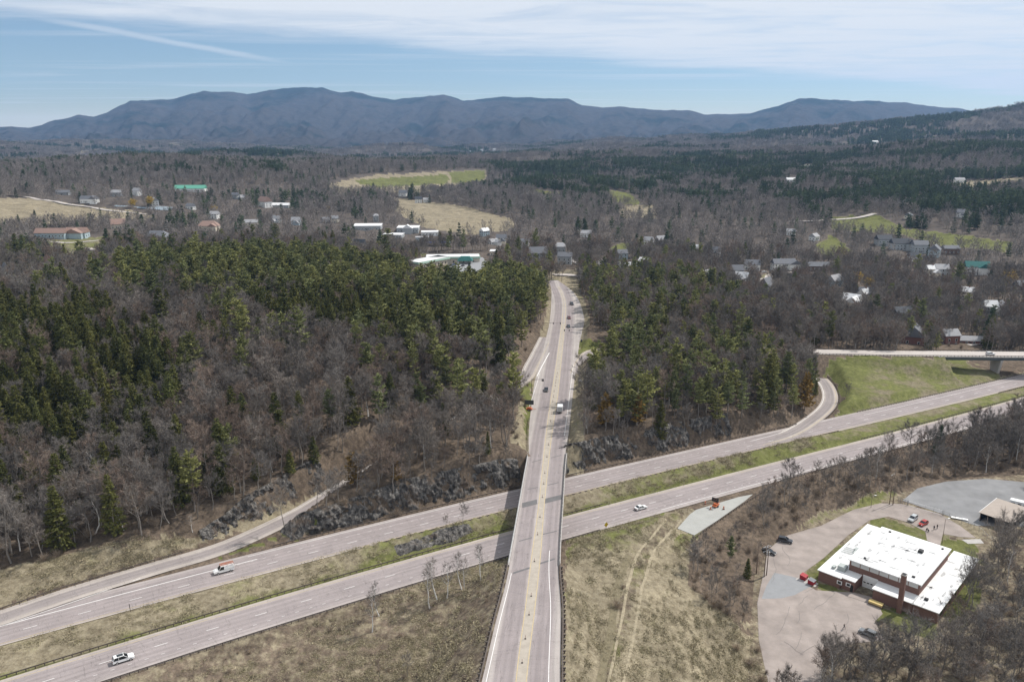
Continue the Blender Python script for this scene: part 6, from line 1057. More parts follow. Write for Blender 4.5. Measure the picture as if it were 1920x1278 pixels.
# ------------------------------------------------------------------ people
M['skin'] = mat('skin', (0.45, 0.28, 0.2), .6); M['hair'] = mat('dark_hair', (0.03, 0.022, 0.018), .8)
def person(px, py, yaw, label, shirt, pants, pose='stand', z=ZS):
    hip = .93; k = 0
    J = {'pelvis': (0, 0, hip), 'spine': (0.02, 0, 1.15), 'chest': (0.02, 0, 1.36), 'neck': (0.03, 0, 1.50), 'head': (.06, 0, 1.62), 'crown': (.05, 0, 1.74)}
    if pose == 'crouch': hip = .42; J = {'pelvis': (0, 0, .42), 'spine': (.12, 0, .62), 'chest': (.26, 0, .80), 'neck': (.36, 0, .91), 'head': (.44, 0, 1.0), 'crown': (.50, 0, 1.10)}
    V = []; R_ = []; E_ = []; ix = {}
    def v(n, p, r): ix[n] = len(V); V.append(p); R_.append(r)
    for n, r in (('pelvis', .15), ('spine', .145), ('chest', .16), ('neck', .065), ('head', .105), ('crown', .085)): v(n, J[n], r)
    E_ += [('pelvis', 'spine'), ('spine', 'chest'), ('chest', 'neck'), ('neck', 'head'), ('head', 'crown')]
    cx, _, cz = J['chest']; walk = pose == 'walk'
    for s, nm in ((1, 'l'), (-1, 'r')):
        sw = (.22 * s if walk else .03 * s); sx = -.8 * sw if walk else 0
        if pose == 'crouch': pts = (('hip', (0.02, .12 * s, .38), .10), ('knee', (.38, .17 * s, .46), .075), ('ankle', (.14, .16 * s, .09), .05), ('toe', (.32, .18 * s, .05), .045)); arm = (('sh', (cx, .19 * s, cz + .06), .07), ('el', (cx + .16, .25 * s, cz - .16), .05), ('wr', (cx + .32, .16 * s, cz - .26), .035))
        else: pts = (('hip', (0, .11 * s, hip - .08), .10), ('knee', (.06 + sw, .12 * s, .50), .072), ('ankle', (sw * (1.6 if walk else 1) - .02, .12 * s, .10), .05), ('toe', (sw * (1.6 if walk else 1) + .17, .14 * s, .05), .045)); arm = (('sh', (cx, .20 * s, cz + .06), .07), ('el', (cx - .03 + sx, .27 * s, cz - .22), .05), ('wr', (cx + .10 + sx, .27 * s, cz - .46), .035))
        pr = 'pelvis'
        for n, p, r in pts: v(n + nm, p, r); E_.append((pr, n + nm)); pr = n + nm
        pr = 'chest'
        for n, p, r in arm: v(n + nm, p, r); E_.append((pr, n + nm)); pr = n + nm
        w = Vector(arm[-1][1]); v('palm' + nm, tuple(w + Vector((.03, 0, -.07))), .038); E_.append(('wr' + nm, 'palm' + nm))
        for f in range(4): v('f%d%s' % (f, nm), tuple(w + Vector((-.02 + .03 * f, 0, -.15 + .012 * abs(f - 1.5)))), .01); E_.append(('palm' + nm, 'f%d%s' % (f, nm)))
        v('th' + nm, tuple(w + Vector((.09, 0, -.10))), .011); E_.append(('palm' + nm, 'th' + nm))
    me = bpy.data.meshes.new('person_body'); me.from_pydata(V, [(ix[a], ix[b]) for a, b in E_], []); o = bpy.data.objects.new('person_tmp', me); COL.objects.link(o); md = o.modifiers.new('skin', 'SKIN')
    for i, r in enumerate(R_): me.skin_vertices[0].data[i].radius = (r, r)
    me.skin_vertices[0].data[0].use_root = True; o.modifiers.new('sub', 'SUBSURF').levels = 1
    body = bpy.data.meshes.new_from_object(o.evaluated_get(bpy.context.evaluated_depsgraph_get())); bpy.data.objects.remove(o)
    ms = [M[shirt], M[pants], M['skin'], M['hair'], M['blackp']]; body.materials.clear()
    for m in ms: body.materials.append(m)
    hd = Vector(J['head']); nk = J['neck'][2]; wr = [Vector(V[ix['wr' + n]]) for n in 'lr']
    for p in body.polygons:
        c = p.center
        if c.z < .09: k = 4
        elif c.z > nk + .01 and (c - hd).length < .3: k = 3 if (c.z > hd.z + .03 or c.x < hd.x - .04) else 2
        elif min((c - w).length for w in wr) < .17 and min(c.z - w.z for w in wr) < .02: k = 2
        elif c.z < J['pelvis'][2] + .04: k = 1
        else: k = 0
        p.material_index = k; p.use_smooth = True
    q = P(px, py, z); return link('person', body, None, (q[0], q[1], z + .03), yaw, label, 'person')
M['navy'] = mat('navy_cloth', (0.02, 0.025, 0.05), .9); M['darkcl'] = mat('dark_cloth', (0.025, 0.024, 0.025), .9); M['greycl'] = mat('grey_cloth', (0.12, 0.12, 0.13), .9)
person(1582, 1179, math.radians(-20), 'person in dark clothes walking across the empty yard', 'darkcl', 'greycl', 'walk'); person(1751, 993, math.radians(200), 'person in dark clothes standing near the red car, left of the two standing', 'navy', 'darkcl'); person(1757, 991, math.radians(190), 'person in dark clothes standing near the red car, right of the two standing', 'darkcl', 'navy'); person(1736, 994, math.radians(-30), 'person crouching on the asphalt just right of the red car', 'darkcl', 'darkcl', 'crouch'); person(1742, 997, math.radians(150), 'person crouching between the red car and the two standing people', 'navy', 'greycl', 'crouch')
# ------------------------------------------------------------------ houses
for nm, c in (('wwhite', (0.74, 0.74, 0.72)), ('wcream', (0.62, 0.56, 0.46)), ('wgrey', (0.36, 0.38, 0.39)), ('wblue', (0.36, 0.44, 0.48)), ('wbrown', (0.16, 0.11, 0.085)), ('wtan', (0.42, 0.34, 0.26)), ('wbrick', (0.20, 0.10, 0.08)), ('rslate', (0.15, 0.155, 0.17)), ('rdark', (0.055, 0.06, 0.07)), ('rbrown', (0.26, 0.175, 0.145)), ('rgreen', (0.10, 0.30, 0.22)), ('rwhite', (0.66, 0.66, 0.66)), ('rgrey', (0.32, 0.32, 0.33)), ('rteal', (0.03, 0.13, 0.12)), ('pblue', (0.25, 0.30, 0.34)), ('blueplastic', (0.06, 0.10, 0.35))): M[nm] = mat('house_' + nm, c, .8, var=.08, scale=.7)
_win = {}
def house(px, py, w, d, h, rh, yaw, wall, roof, label, kind='gable', name='house', cat='house', wing=None, chimney=False, z=None):
    g = ground(px, py) if z is None else P(px, py, z); x, y, gz = g; w, d = (w * .70, d * .78) if w > 12 and name == 'house' else (w, d); rh *= 1.15; e = empty(name, (x, y, gz), math.radians(yaw), label, cat, None); HW, HD = w / 2, d / 2
    wl = link('wall', B().box(-HW, HW, -HD, HD, -2.5, h).me('wall', M[wall]), e)
    def roofme(HW, HD, h, rh, kind):
        o = .5
        if kind == 'flat': return B().box(-HW - .3, HW + .3, -HD - .3, HD + .3, h + .002, h + .5)
        i = HW * .0 if kind == 'gable' else min(HD, HW * .6); b = B()
        b.add([(-HW - o, -HD - o, h - .15), (HW + o, -HD - o, h - .15), (HW + o, HD + o, h - .15), (-HW - o, HD + o, h - .15), (-HW - o + i, 0, h + rh), (HW + o - i, 0, h + rh), (-HW - o, -HD - o, h + .1), (HW + o, -HD - o, h + .1), (HW + o, HD + o, h + .1), (-HW - o, HD + o, h + .1), (-HW - o + i, 0, h + rh + .25), (HW + o - i, 0, h + rh + .25)],
              [(6, 7, 11, 10), (8, 9, 10, 11), (9, 6, 10), (7, 8, 11), (0, 1, 7, 6), (1, 2, 8, 7), (2, 3, 9, 8), (3, 0, 6, 9), (3, 2, 1, 0)]); return b
    r = link('roof', roofme(HW, HD, h, rh, kind).me('roof', M[roof]), e)
    if kind == 'gable': link('gable', B().add([(s * (HW - .02) + t * .04, yv, zv) for s in (-1, 1) for t in (-.5, .5) for yv, zv in ((-HD, h - .2), (HD, h - .2), (0, h + rh - .12))], [(0, 1, 2), (3, 4, 5), (6, 7, 8), (9, 10, 11)]).me('gable', M[wall]), wl)
    if chimney: link('chimney', B().box(HW * .3 - .4, HW * .3 + .4, -.4, .4, h + rh - .6, h + rh + 1.3).me('chimney', M['brick']), r)
    if 'win' not in _win: _win['win'] = B().box(-.55, .55, -.04, .04, -.75, .75).me('window', M['glass']); _win['fr'] = B().box(-.7, .7, -.02, .02, -.9, .9).me('frame', M['roofedge'])
    for fl in range(max(1, int(h / 2.7))):
        zz = 1.6 + fl * 2.8; n = max(2, int(w / 3.4))
        if zz + .8 > h + .2: continue
        for k in range(n):
            for s in ((-1,) if w > 9 else (-1,)):
                f = link('window', _win['win'], e, (-HW + (k + .5) * w / n, s * (HD + .05), zz)); link('frame', _win['fr'], f, (0, -s * .025, 0))
        for s in (-1, 1):
            for yv in (-HD * .45, HD * .45): f = link('window', _win['win'], e, (s * (HW + .05), yv, zz), math.pi / 2); link('frame', _win['fr'], f, (0, s * .025, 0))
    link('door', B().box(-.5, .5, -HD - .06, -HD - .002, 0, 2.1).me('door', M['darkwall']), e)
    if wing:
        ww, wd, wh, wrh, ox, oy = wing; t = empty('wing', (ox, oy, 0), math.pi / 2); t.parent = e; wb = link('wall', B().box(-wd / 2, wd / 2, -ww / 2, ww / 2, -2.5, wh).me('wall', M[wall]), t); link('roof', roofme(wd / 2, ww / 2, wh, wrh, 'gable').me('roof', M[roof]), t)
        for sx in (-1, 1): link('gable_wall', B().add([(sx * (wd / 2 - .02), -ww / 2, wh - .2), (sx * (wd / 2 - .02), ww / 2, wh - .2), (sx * (wd / 2 - .02), 0, wh + wrh - .1)], [(0, 1, 2)]).me('gable_wall', M[wall]), t)
    _, _, Z = pix(np.array([x]), np.array([y]), np.array([gz])); s = F / Z[0]; HOUSES_PX.append((px, py, w * .5 * s + 1, (h + 6) * s)); return e
HS = [(118, 366, 30, 12, 4, 3, 4, 'wgrey', 'rslate', 'long slate roofed house above the field road at far left'), (164, 380, 24, 10, 5, 3.5, -8, 'wwhite', 'rslate', 'white farmhouse with bright gable beside the field road', 'gable', 'house', 'house', (9, 9, 5.5, 4, 13, -3)), (219, 368, 24, 11, 5.5, 3.5, 3, 'wgrey', 'rgrey', 'grey roofed house left of the yellow trees'), (258, 368, 20, 10, 7, 3.5, -32, 'wwhite', 'rgrey', 'tall white house behind the yellow trees'), (291, 386, 11, 9, 7, 3.5, -60, 'wwhite', 'rgrey', 'white house with a tall gable right of the orange yellow tree'),
      (358, 359, 50, 20, 5, 4.5, 3, 'wwhite', 'rgreen', 'long hall with pale green roof near the horizon at left', 'gable', 'hall', 'building'), (358, 392, 17, 10, 4, 3, -25, 'wwhite', 'rslate', 'small white house below the green roofed hall'), (497, 390, 20, 13, 8, 6, -40, 'wwhite', 'rbrown', 'tall pale barn with a steep roof in the village at left', 'gable', 'barn', 'building'), (525, 390, 32, 12, 4, 2.5, -8, 'wgrey', 'rwhite', 'long shed with a bright white roof beside the pale barn', 'gable', 'shed', 'building'), (402, 409, 12, 9, 5.5, 3, -10, 'wwhite', 'rgrey', 'small bright white house behind the brown roofed villa'),
      (98, 445, 44, 14, 4.5, 4, 2, 'wblue', 'rbrown', 'long low block with red brown roof at left'), (146, 446, 30, 15, 5, 4.5, 2, 'wblue', 'rbrown', 'blue grey block with a broad front gable beside the long low block', 'gable', 'house', 'house', (18, 12, 5.2, 4.2, 0, -5)), (222, 428, 22, 14, 5, 5, 28, 'wcream', 'rbrown', 'cream house with red brown roof behind the dark pines'), (296, 450, 40, 18, 4, 5, -10, 'wgrey', 'rslate', 'wide hipped grey roof above the pine belt', 'hip'), (392, 431, 34, 16, 5, 4.5, 6, 'wcream', 'rbrown', 'cream villa with brown hipped roof and arched porch', 'hip', 'house', 'house', (9, 8, 5, 3, 6, -8)), (472, 424, 22, 10, 4, 3, 12, 'wcream', 'rgrey', 'pale house half hidden by bare trees right of the villa'),
      (14, 523, 17, 9, 6.5, 5, -52, 'wwhite', 'rslate', 'white gabled house at the left edge'), (92, 500, 13, 9, 5, 4, -50, 'wtan', 'rbrown', 'tan house among bare trees near the left edge'), (756, 368, 20, 11, 6, 4, -15, 'wwhite', 'rslate', 'white farmhouse by the golf course'), (785, 380, 17, 11, 6, 3.5, 5, 'wwhite', 'rdark', 'white house with dark roof above the tan meadow'), (799, 379, 9, 8, 4, 2.5, 5, 'wwhite', 'rgrey', 'small white outbuilding right of the dark roofed house'),
      (675, 466, 17, 9, 4, 4.5, -14, 'wwhite', 'rdark', 'white house with dark roof on the lawn beside the big pine'), (690, 430, 34, 26, 5, 0, 4, 'wgrey', 'rwhite', 'flat white roofed store left of the big pine', 'flat', 'store', 'building'), (766, 433, 26, 24, 5, 0, 2, 'wgrey', 'rwhite', 'flat white roofed store with grey front gable right of the big pine', 'flat', 'store', 'building', (12, 8, 5, 4, 0, -12)), (705, 416, 7, 7, 8, 2, 10, 'wgrey', 'rgrey', 'small grey tower behind the white roofed store', 'hip', 'tower', 'tower'),
      (738, 447, 22, 16, 4, 0, -6, 'wgrey', 'rwhite', 'small flat white roof in front of the stores', 'flat', 'store', 'building'), (806, 441, 20, 14, 4, 0, 6, 'wwhite', 'rwhite', 'flat pale roof at the edge of the garden yard', 'flat', 'store', 'building'), (792, 452, 15, 10, 4, 0, 10, 'wblue', 'rgrey', 'low grey flat roof beside the blue canopy', 'flat', 'store', 'building'), (936, 478, 18, 12, 4, 0, -4, 'wcream', 'rwhite', 'flat white roofed shop left of the slate roofed house', 'flat', 'store', 'building'),
      (1008, 486, 26, 14, 6, 5, 8, 'wgrey', 'rslate', 'large slate roofed house left of the road end'), (1050, 476, 16, 13, 8, 3, -5, 'wgrey', 'rgrey', 'tall grey house behind the road end', 'hip'), (1059, 494, 18, 11, 7, 3, -12, 'wgrey', 'rslate', 'grey house just above the road junction'), (1098, 444, 18, 10, 4, 3, -6, 'wwhite', 'rgrey', 'white house between two dark spruces in the centre distance'), (1216, 460, 13, 10, 5, 3.5, -30, 'wwhite', 'rgrey', 'small white house at the end of the drive, left of the teal roof'), (1240, 459, 17, 10, 5, 4, 20, 'wblue', 'rgrey', 'pale blue house beside the dark spruce'), (1166, 486, 14, 10, 6, 3, 10, 'wblue', 'rslate', 'blue grey house beside the bright lawn'), (1208, 501, 9, 9, 5, 3, -35, 'wwhite', 'rwhite', 'small house with a bright white roof'), (1190, 503, 17, 5, 3, 1, 5, 'wwhite', 'rgrey', 'low white trailer home left of the bright white roof'),
      (1483, 440, 14, 9, 4, 2.5, -25, 'wwhite', 'rgrey', 'white house in the wood below the winding road'), (1526, 451, 9, 8, 4, 3, 40, 'wwhite', 'rgrey', 'small white gable beside the dark spruces'), (1409, 506, 20, 10, 5, 3.5, -10, 'wwhite', 'rslate', 'white house with slate roof left of the wide white house'), (1468, 505, 30, 12, 6, 3.5, 4, 'wwhite', 'rslate', 'wide white house with many windows on the lawn', 'gable', 'house', 'house', (12, 8, 6, 3.5, 9, -5)), (1533, 507, 28, 11, 4, 3, -3, 'wbrown', 'rslate', 'low dark house right of the wide white house'), (1564, 536, 20, 11, 5, 4, 38, 'wblue', 'rgrey', 'blue grey house with pale roof below the low dark house'), (1436, 548, 11, 9, 6, 5, 45, 'wgrey', 'rslate', 'small grey gabled house by the pale drive'),
      (1655, 460, 22, 12, 7, 3.5, 5, 'wgrey', 'rdark', 'leftmost dark roofed house below the green field'), (1685, 468, 25, 12, 7, 4, 3, 'wgrey', 'rdark', 'grey house with stepped dark roof, second below the green field', 'gable', 'house', 'house', (9, 9, 7, 4, 9, -3)), (1723, 474, 20, 12, 8, 3.5, -4, 'wgrey', 'rslate', 'tall pale grey house, third below the green field'), (1751, 481, 11, 10, 7, 4, 55, 'wblue', 'rslate', 'pale blue gabled house below the green field'), (1714, 488, 16, 10, 4, 3, -8, 'wwhite', 'rdark', 'white cottage in front of the tall pale grey house'), (1781, 476, 22, 10, 5, 2.5, -3, 'wbrown', 'rslate', 'long brown house at the right end of the row'), (1829, 514, 28, 13, 7, 4, -12, 'wwhite', 'rteal', 'white house with dark green roof left of the round yellow tree', 'gable', 'house', 'house', (8, 8, 7, 3.5, 4, -5)), (1918, 546, 22, 12, 4, 4, 10, 'wgrey', 'rslate', 'grey roofed house at the right edge'), (1594, 578, 19, 13, 6, 4, -42, 'wcream', 'rwhite', 'cream house with bright white roof planes among bare trees', 'gable', 'house', 'house', (9, 9, 6, 4, 4, -6)), (1690, 597, 20, 12, 5, 3, 10, 'wbrown', 'rdark', 'dark house deep in the bare trees'), (1711, 650, 20, 18, 8, 5, 62, 'wbrick', 'rslate', 'big dark brick house with slate roof behind the overpass', 'gable', 'house', 'house', (8, 7, 7, 3, 6, -8), False, -7), (1777, 647, 14, 10, 7, 3, 8, 'wbrick', 'rgrey', 'brick house with pale roof behind the overpass', 'gable', 'house', 'house', None, False, -7), (1815, 645, 24, 8, 3, 2, -8, 'wbrick', 'rgrey', 'low brick building right of the brick house', 'gable', 'house', 'house', None, False, -7),
      (1640, 269, 30, 14, 5, 4, 5, 'wwhite', 'rwhite', 'tiny white building on the far hillside'), (1798, 343, 22, 12, 5, 3, -5, 'wwhite', 'rgrey', 'small white house on the tan field at far right'), (1482, 342, 24, 12, 4, 3, 5, 'wwhite', 'rwhite', 'tiny white roofed house in the far evergreen wood'), (1511, 314, 40, 10, 3, 2, 8, 'wwhite', 'rwhite', 'pale long building far up the wooded hill'), (880, 287, 26, 14, 6, 4, 10, 'wwhite', 'rgrey', 'tiny white house in the far hamlet, left'), (903, 284, 26, 14, 6, 4, -10, 'wwhite', 'rgrey', 'tiny white house in the far hamlet, middle'), (926, 282, 26, 14, 6, 4, 20, 'wwhite', 'rgrey', 'tiny white house in the far hamlet, right')]
for a in HS: house(*a[:10], *(a[10:] if len(a) > 10 else ()))
R3 = random.Random(4); PL = [('in the bare trees left of the village barn', (430, 372, 480, 384)), ('in the trees below the pale barn', (500, 405, 560, 425)), ('left of the white roofed store', (580, 415, 650, 430)), ('behind the meadow at centre', (880, 440, 960, 460)), ('left of the slate house at the road end', (940, 455, 985, 468)), ('in the wood right of the junction', (1120, 500, 1180, 520)), ('in the bare wood below the pale drive', (1290, 470, 1370, 492)), ('left of the slate roofed white house', (1300, 500, 1390, 520)), ('among trees behind the right pine wood', (1330, 530, 1420, 560)), ('above the bright white roof planes', (1600, 545, 1660, 560)), ('between the row and the round yellow tree', (1740, 500, 1800, 520)), ('in the bare trees before the dark green roof', (1740, 545, 1840, 575)), ('near the right edge below the yellow tree', (1850, 565, 1910, 590)), ('on the wooded hill above the green field', (1700, 385, 1850, 410))]
for nm, (a, b, c, d) in PL:
    used = set()
    for k in range(2):
        px_, py_ = R3.uniform(a, c), R3.uniform(b, d); wl, wn = R3.choice([('wwhite', 'white'), ('wcream', 'cream'), ('wgrey', 'grey'), ('wblue', 'pale blue')][k::2]); rf, rn = R3.choice([('rgrey', 'pale grey'), ('rslate', 'slate'), ('rwhite', 'whitish')]); house(px_, py_, R3.uniform(11, 17), R3.uniform(8, 10), R3.choice([3.2, 5.6]), R3.uniform(2.5, 4), R3.uniform(-50, 50), wl, rf, '%s house with %s roof %s' % (wn, rn, nm), wing=(6, 6, 3, 2.5, 2, -5) if R3.random() < .5 else None, chimney=R3.random() < .5)
# the inn: two long wings with white roofs and green eaves, and a green entrance canopy
def inn():
    g = ground(830, 497); e = empty('inn_building', tuple(g), 0, 'long low inn with white roofs, green eaves and a dark green entrance canopy', 'building')
    def wing(nm, x, y, yaw, L, D, h):
        t = empty(nm, (x, y, 0), math.radians(yaw)); t.parent = e; link('wall', B().box(-L / 2, L / 2, -D / 2, D / 2, -2, h).me('wall', M['wcream']), t); link('roof', B().box(-L / 2, L / 2, -D / 2, D / 2, h + 1.4, h + 1.6).me('roof', M['rwhite']), t)
        b = B(); o = .9; b.add([(-L / 2 - o, -D / 2 - o, h), (L / 2 + o, -D / 2 - o, h), (L / 2 + o, D / 2 + o, h), (-L / 2 - o, D / 2 + o, h), (-L / 2, -D / 2, h + 1.7), (L / 2, -D / 2, h + 1.7), (L / 2, D / 2, h + 1.7), (-L / 2, D / 2, h + 1.7)], [(0, 1, 5, 4), (1, 2, 6, 5), (2, 3, 7, 6), (3, 0, 4, 7), (3, 2, 1, 0)]); link('eaves', b.me('eaves', M['rgreenpale']), t)
        for k in range(int(L / 4.5)):
            for s in (-1, 1): f = link('window', _win['win'], t, (-L / 2 + 2.2 + k * 4.5, s * (D / 2 + .05), 1.7))
    M['rgreenpale'] = mat('pale_green_eaves', (0.24, 0.34, 0.28), .7); wing('guest_wing', -12, -3, 52, 40, 15, 4.5); wing('main_wing', 8, 16, 4, 48, 16, 4.5)
    c = empty('entrance_canopy', (20, 2, 0)); c.parent = e; b = B(); b.add([(-7, -5, 4), (7, -5, 4), (7, 5, 4), (-7, 5, 4), (-4, -2, 7.5), (4, -2, 7.5), (4, 2, 7.5), (-4, 2, 7.5)], [(0, 1, 5, 4), (1, 2, 6, 5), (2, 3, 7, 6), (3, 0, 4, 7), (4, 5, 6, 7), (3, 2, 1, 0)]); link('canopy_roof', b.me('canopy_roof', M['rteal']), c)
    for x in (-6, 6):
        for y in (-4, 4): link('column', B().box(x - .3, x + .3, y - .3, y + .3, -2, 4).me('column', M['wwhite']), c)
    HOUSES_PX.append((825, 498, 58, 56))
inn()
q = [ground(*p) + [0, 0, .45] for p in ((838, 504), (868, 494), (905, 492), (915, 502), (905, 516), (880, 516))]; zz = max(p[2] for p in q); poly_sheet('parking_lot', [(p[0], p[1], zz) for p in q], M['lotpatch'], 0, kind='structure', label='grey parking lot in front of the inn', cat='parking lot'); ZI = zz
HOUSES_PX.append((878, 516, 32, 45))
for k, (a, b, yw, c, lb) in enumerate(((845, 499, .3, 'dark', 'dark car nearest the inn wall'), (852, 497, .3, 'blue', 'blue car second from the inn wall'), (868, 499, 1.2, 'black', 'black car in the middle of the inn parking lot'), (876, 495, 1.2, 'dark', 'dark car below the green canopy of the inn'), (894, 512, .2, 'black', 'black car at the lower right of the inn parking lot'), (902, 508, .2, 'dark', 'dark car at the right end of the inn parking lot'))):
    q = P(a, b, ZI); car('sedan', c, tuple(q + [0, 0, .02]), yw, lb, 'parked_car')
for a, b, yw, c, lb in ((1433, 511, .3, 'white', 'white car on the pale drive before the wide white house'), (91, 528, 0, 'white', 'white car left of the pair near the left edge'), (98, 528.5, 0, 'silver', 'silver car right of the pair near the left edge')):
    q = ground(a, b); car('sedan', c, tuple(q + [0, 0, .1]), yw, lb, 'parked_car')
def panels():
    a, b = ground(214, 388), ground(316, 396); d = b - a; L = np.linalg.norm(d[:2]); e = empty('panel_array', a, math.atan2(d[1], d[0]), 'long low blue grey array of panels beside the field road', 'panel array'); sl = d[2] / L
    for r in range(4):
        for k in range(10):
            x = k * L / 10; w = L / 10 - .5; z = sl * x + r * .3; y = r * 6.0; t = link('panel', B().add([(x, y, z + .8), (x + w, y, z + .8 + sl * w), (x + w, y + 3.4, z + 2.3 + sl * w), (x, y + 3.4, z + 2.3), (x, y, z + .7), (x + w, y, z + .7 + sl * w), (x + w, y + 3.4, z + 2.2 + sl * w), (x, y + 3.4, z + 2.2)], [(0, 1, 2, 3), (7, 6, 5, 4), (0, 4, 5, 1), (1, 5, 6, 2), (2, 6, 7, 3), (3, 7, 4, 0)]).me('panel', M['pblue']), e)
    b_ = B()
    for k in range(11):
        for r in range(4): x = k * (L - .6) / 10 + .1; b_.box(x - .1, x + .1, r * 6 + 1.6, r * 6 + 1.8, sl * x - 2, sl * x + r * .3 + 1.3)
    o = link('legs', b_.me('legs', M['steel']), e); o['kind'] = 'stuff'; HOUSES_PX.append((265, 397, 56, 10))
panels()
g = ground(822, 460); e = empty('plant_canopy', tuple(g), .05, 'long open canopy with blue roof in the garden yard', 'canopy'); link('roof', B().box(-14, 14, -4, 4, 3.2, 3.5).me('roof', M['blueplastic']), e)
for x in (-13, -4.5, 4.5, 13):
    for y in (-3.5, 3.5): link('post', B().box(x - .12, x + .12, y - .12, y + .12, -1, 3.198).me('post', M['galv']), e)
# local roads
def lane(pts, w, label, lift=.35):
    pl = dense([ground(*p) for p in pts], 6.0); pl[:, 2] = height(pl[:, 0], pl[:, 1]); 
    for _ in range(3): pl[1:-1, 2] = (pl[:-2, 2] + pl[1:-1, 2] * 2 + pl[2:, 2]) / 4
    sheet('local_road', pl, w / 2, -w / 2, lift, M['localroad'], kind='structure', label=label, cat='road', n=2); LANES.append(pl)
LANES = []
lane(((-60, 362), (0, 366), (60, 372), (120, 382), (170, 389), (220, 396), (275, 403)), 7, 'pale road along the field at far left', .6); lane(((0, 532), (40, 533), (90, 538), (130, 532), (160, 520), (185, 515)), 6, 'pale lane past the white gabled house at left', .5); lane(((80, 453), (120, 456), (150, 455), (185, 452)), 6, 'lane in front of the red brown blocks'); lane(((155, 465), (180, 470), (215, 480)), 6, 'bright lane below the red brown blocks')
lane(((1038, 516), (1060, 517), (1082, 519), (1110, 522)), 9, 'pale cross street at the end of the bridge road', .6); lane(((1072, 488), (1085, 494), (1100, 503)), 8, 'pale street climbing from the junction to the right', .6); lane(((1410, 532), (1440, 520), (1465, 512), (1490, 513)), 8, 'pale drive in front of the wide white house', .6); lane(((1480, 417), (1530, 415), (1580, 412), (1620, 407), (1640, 402)), 9, 'winding pale road at the wood edge on the right', .8); lane(((1660, 608), (1690, 616), (1730, 626), (1780, 636), (1830, 648)), 8, 'pale street behind the overpass', .5); lane(((1188, 455), (1205, 456), (1215, 457)), 6, 'pale drive to the small white house', .5)
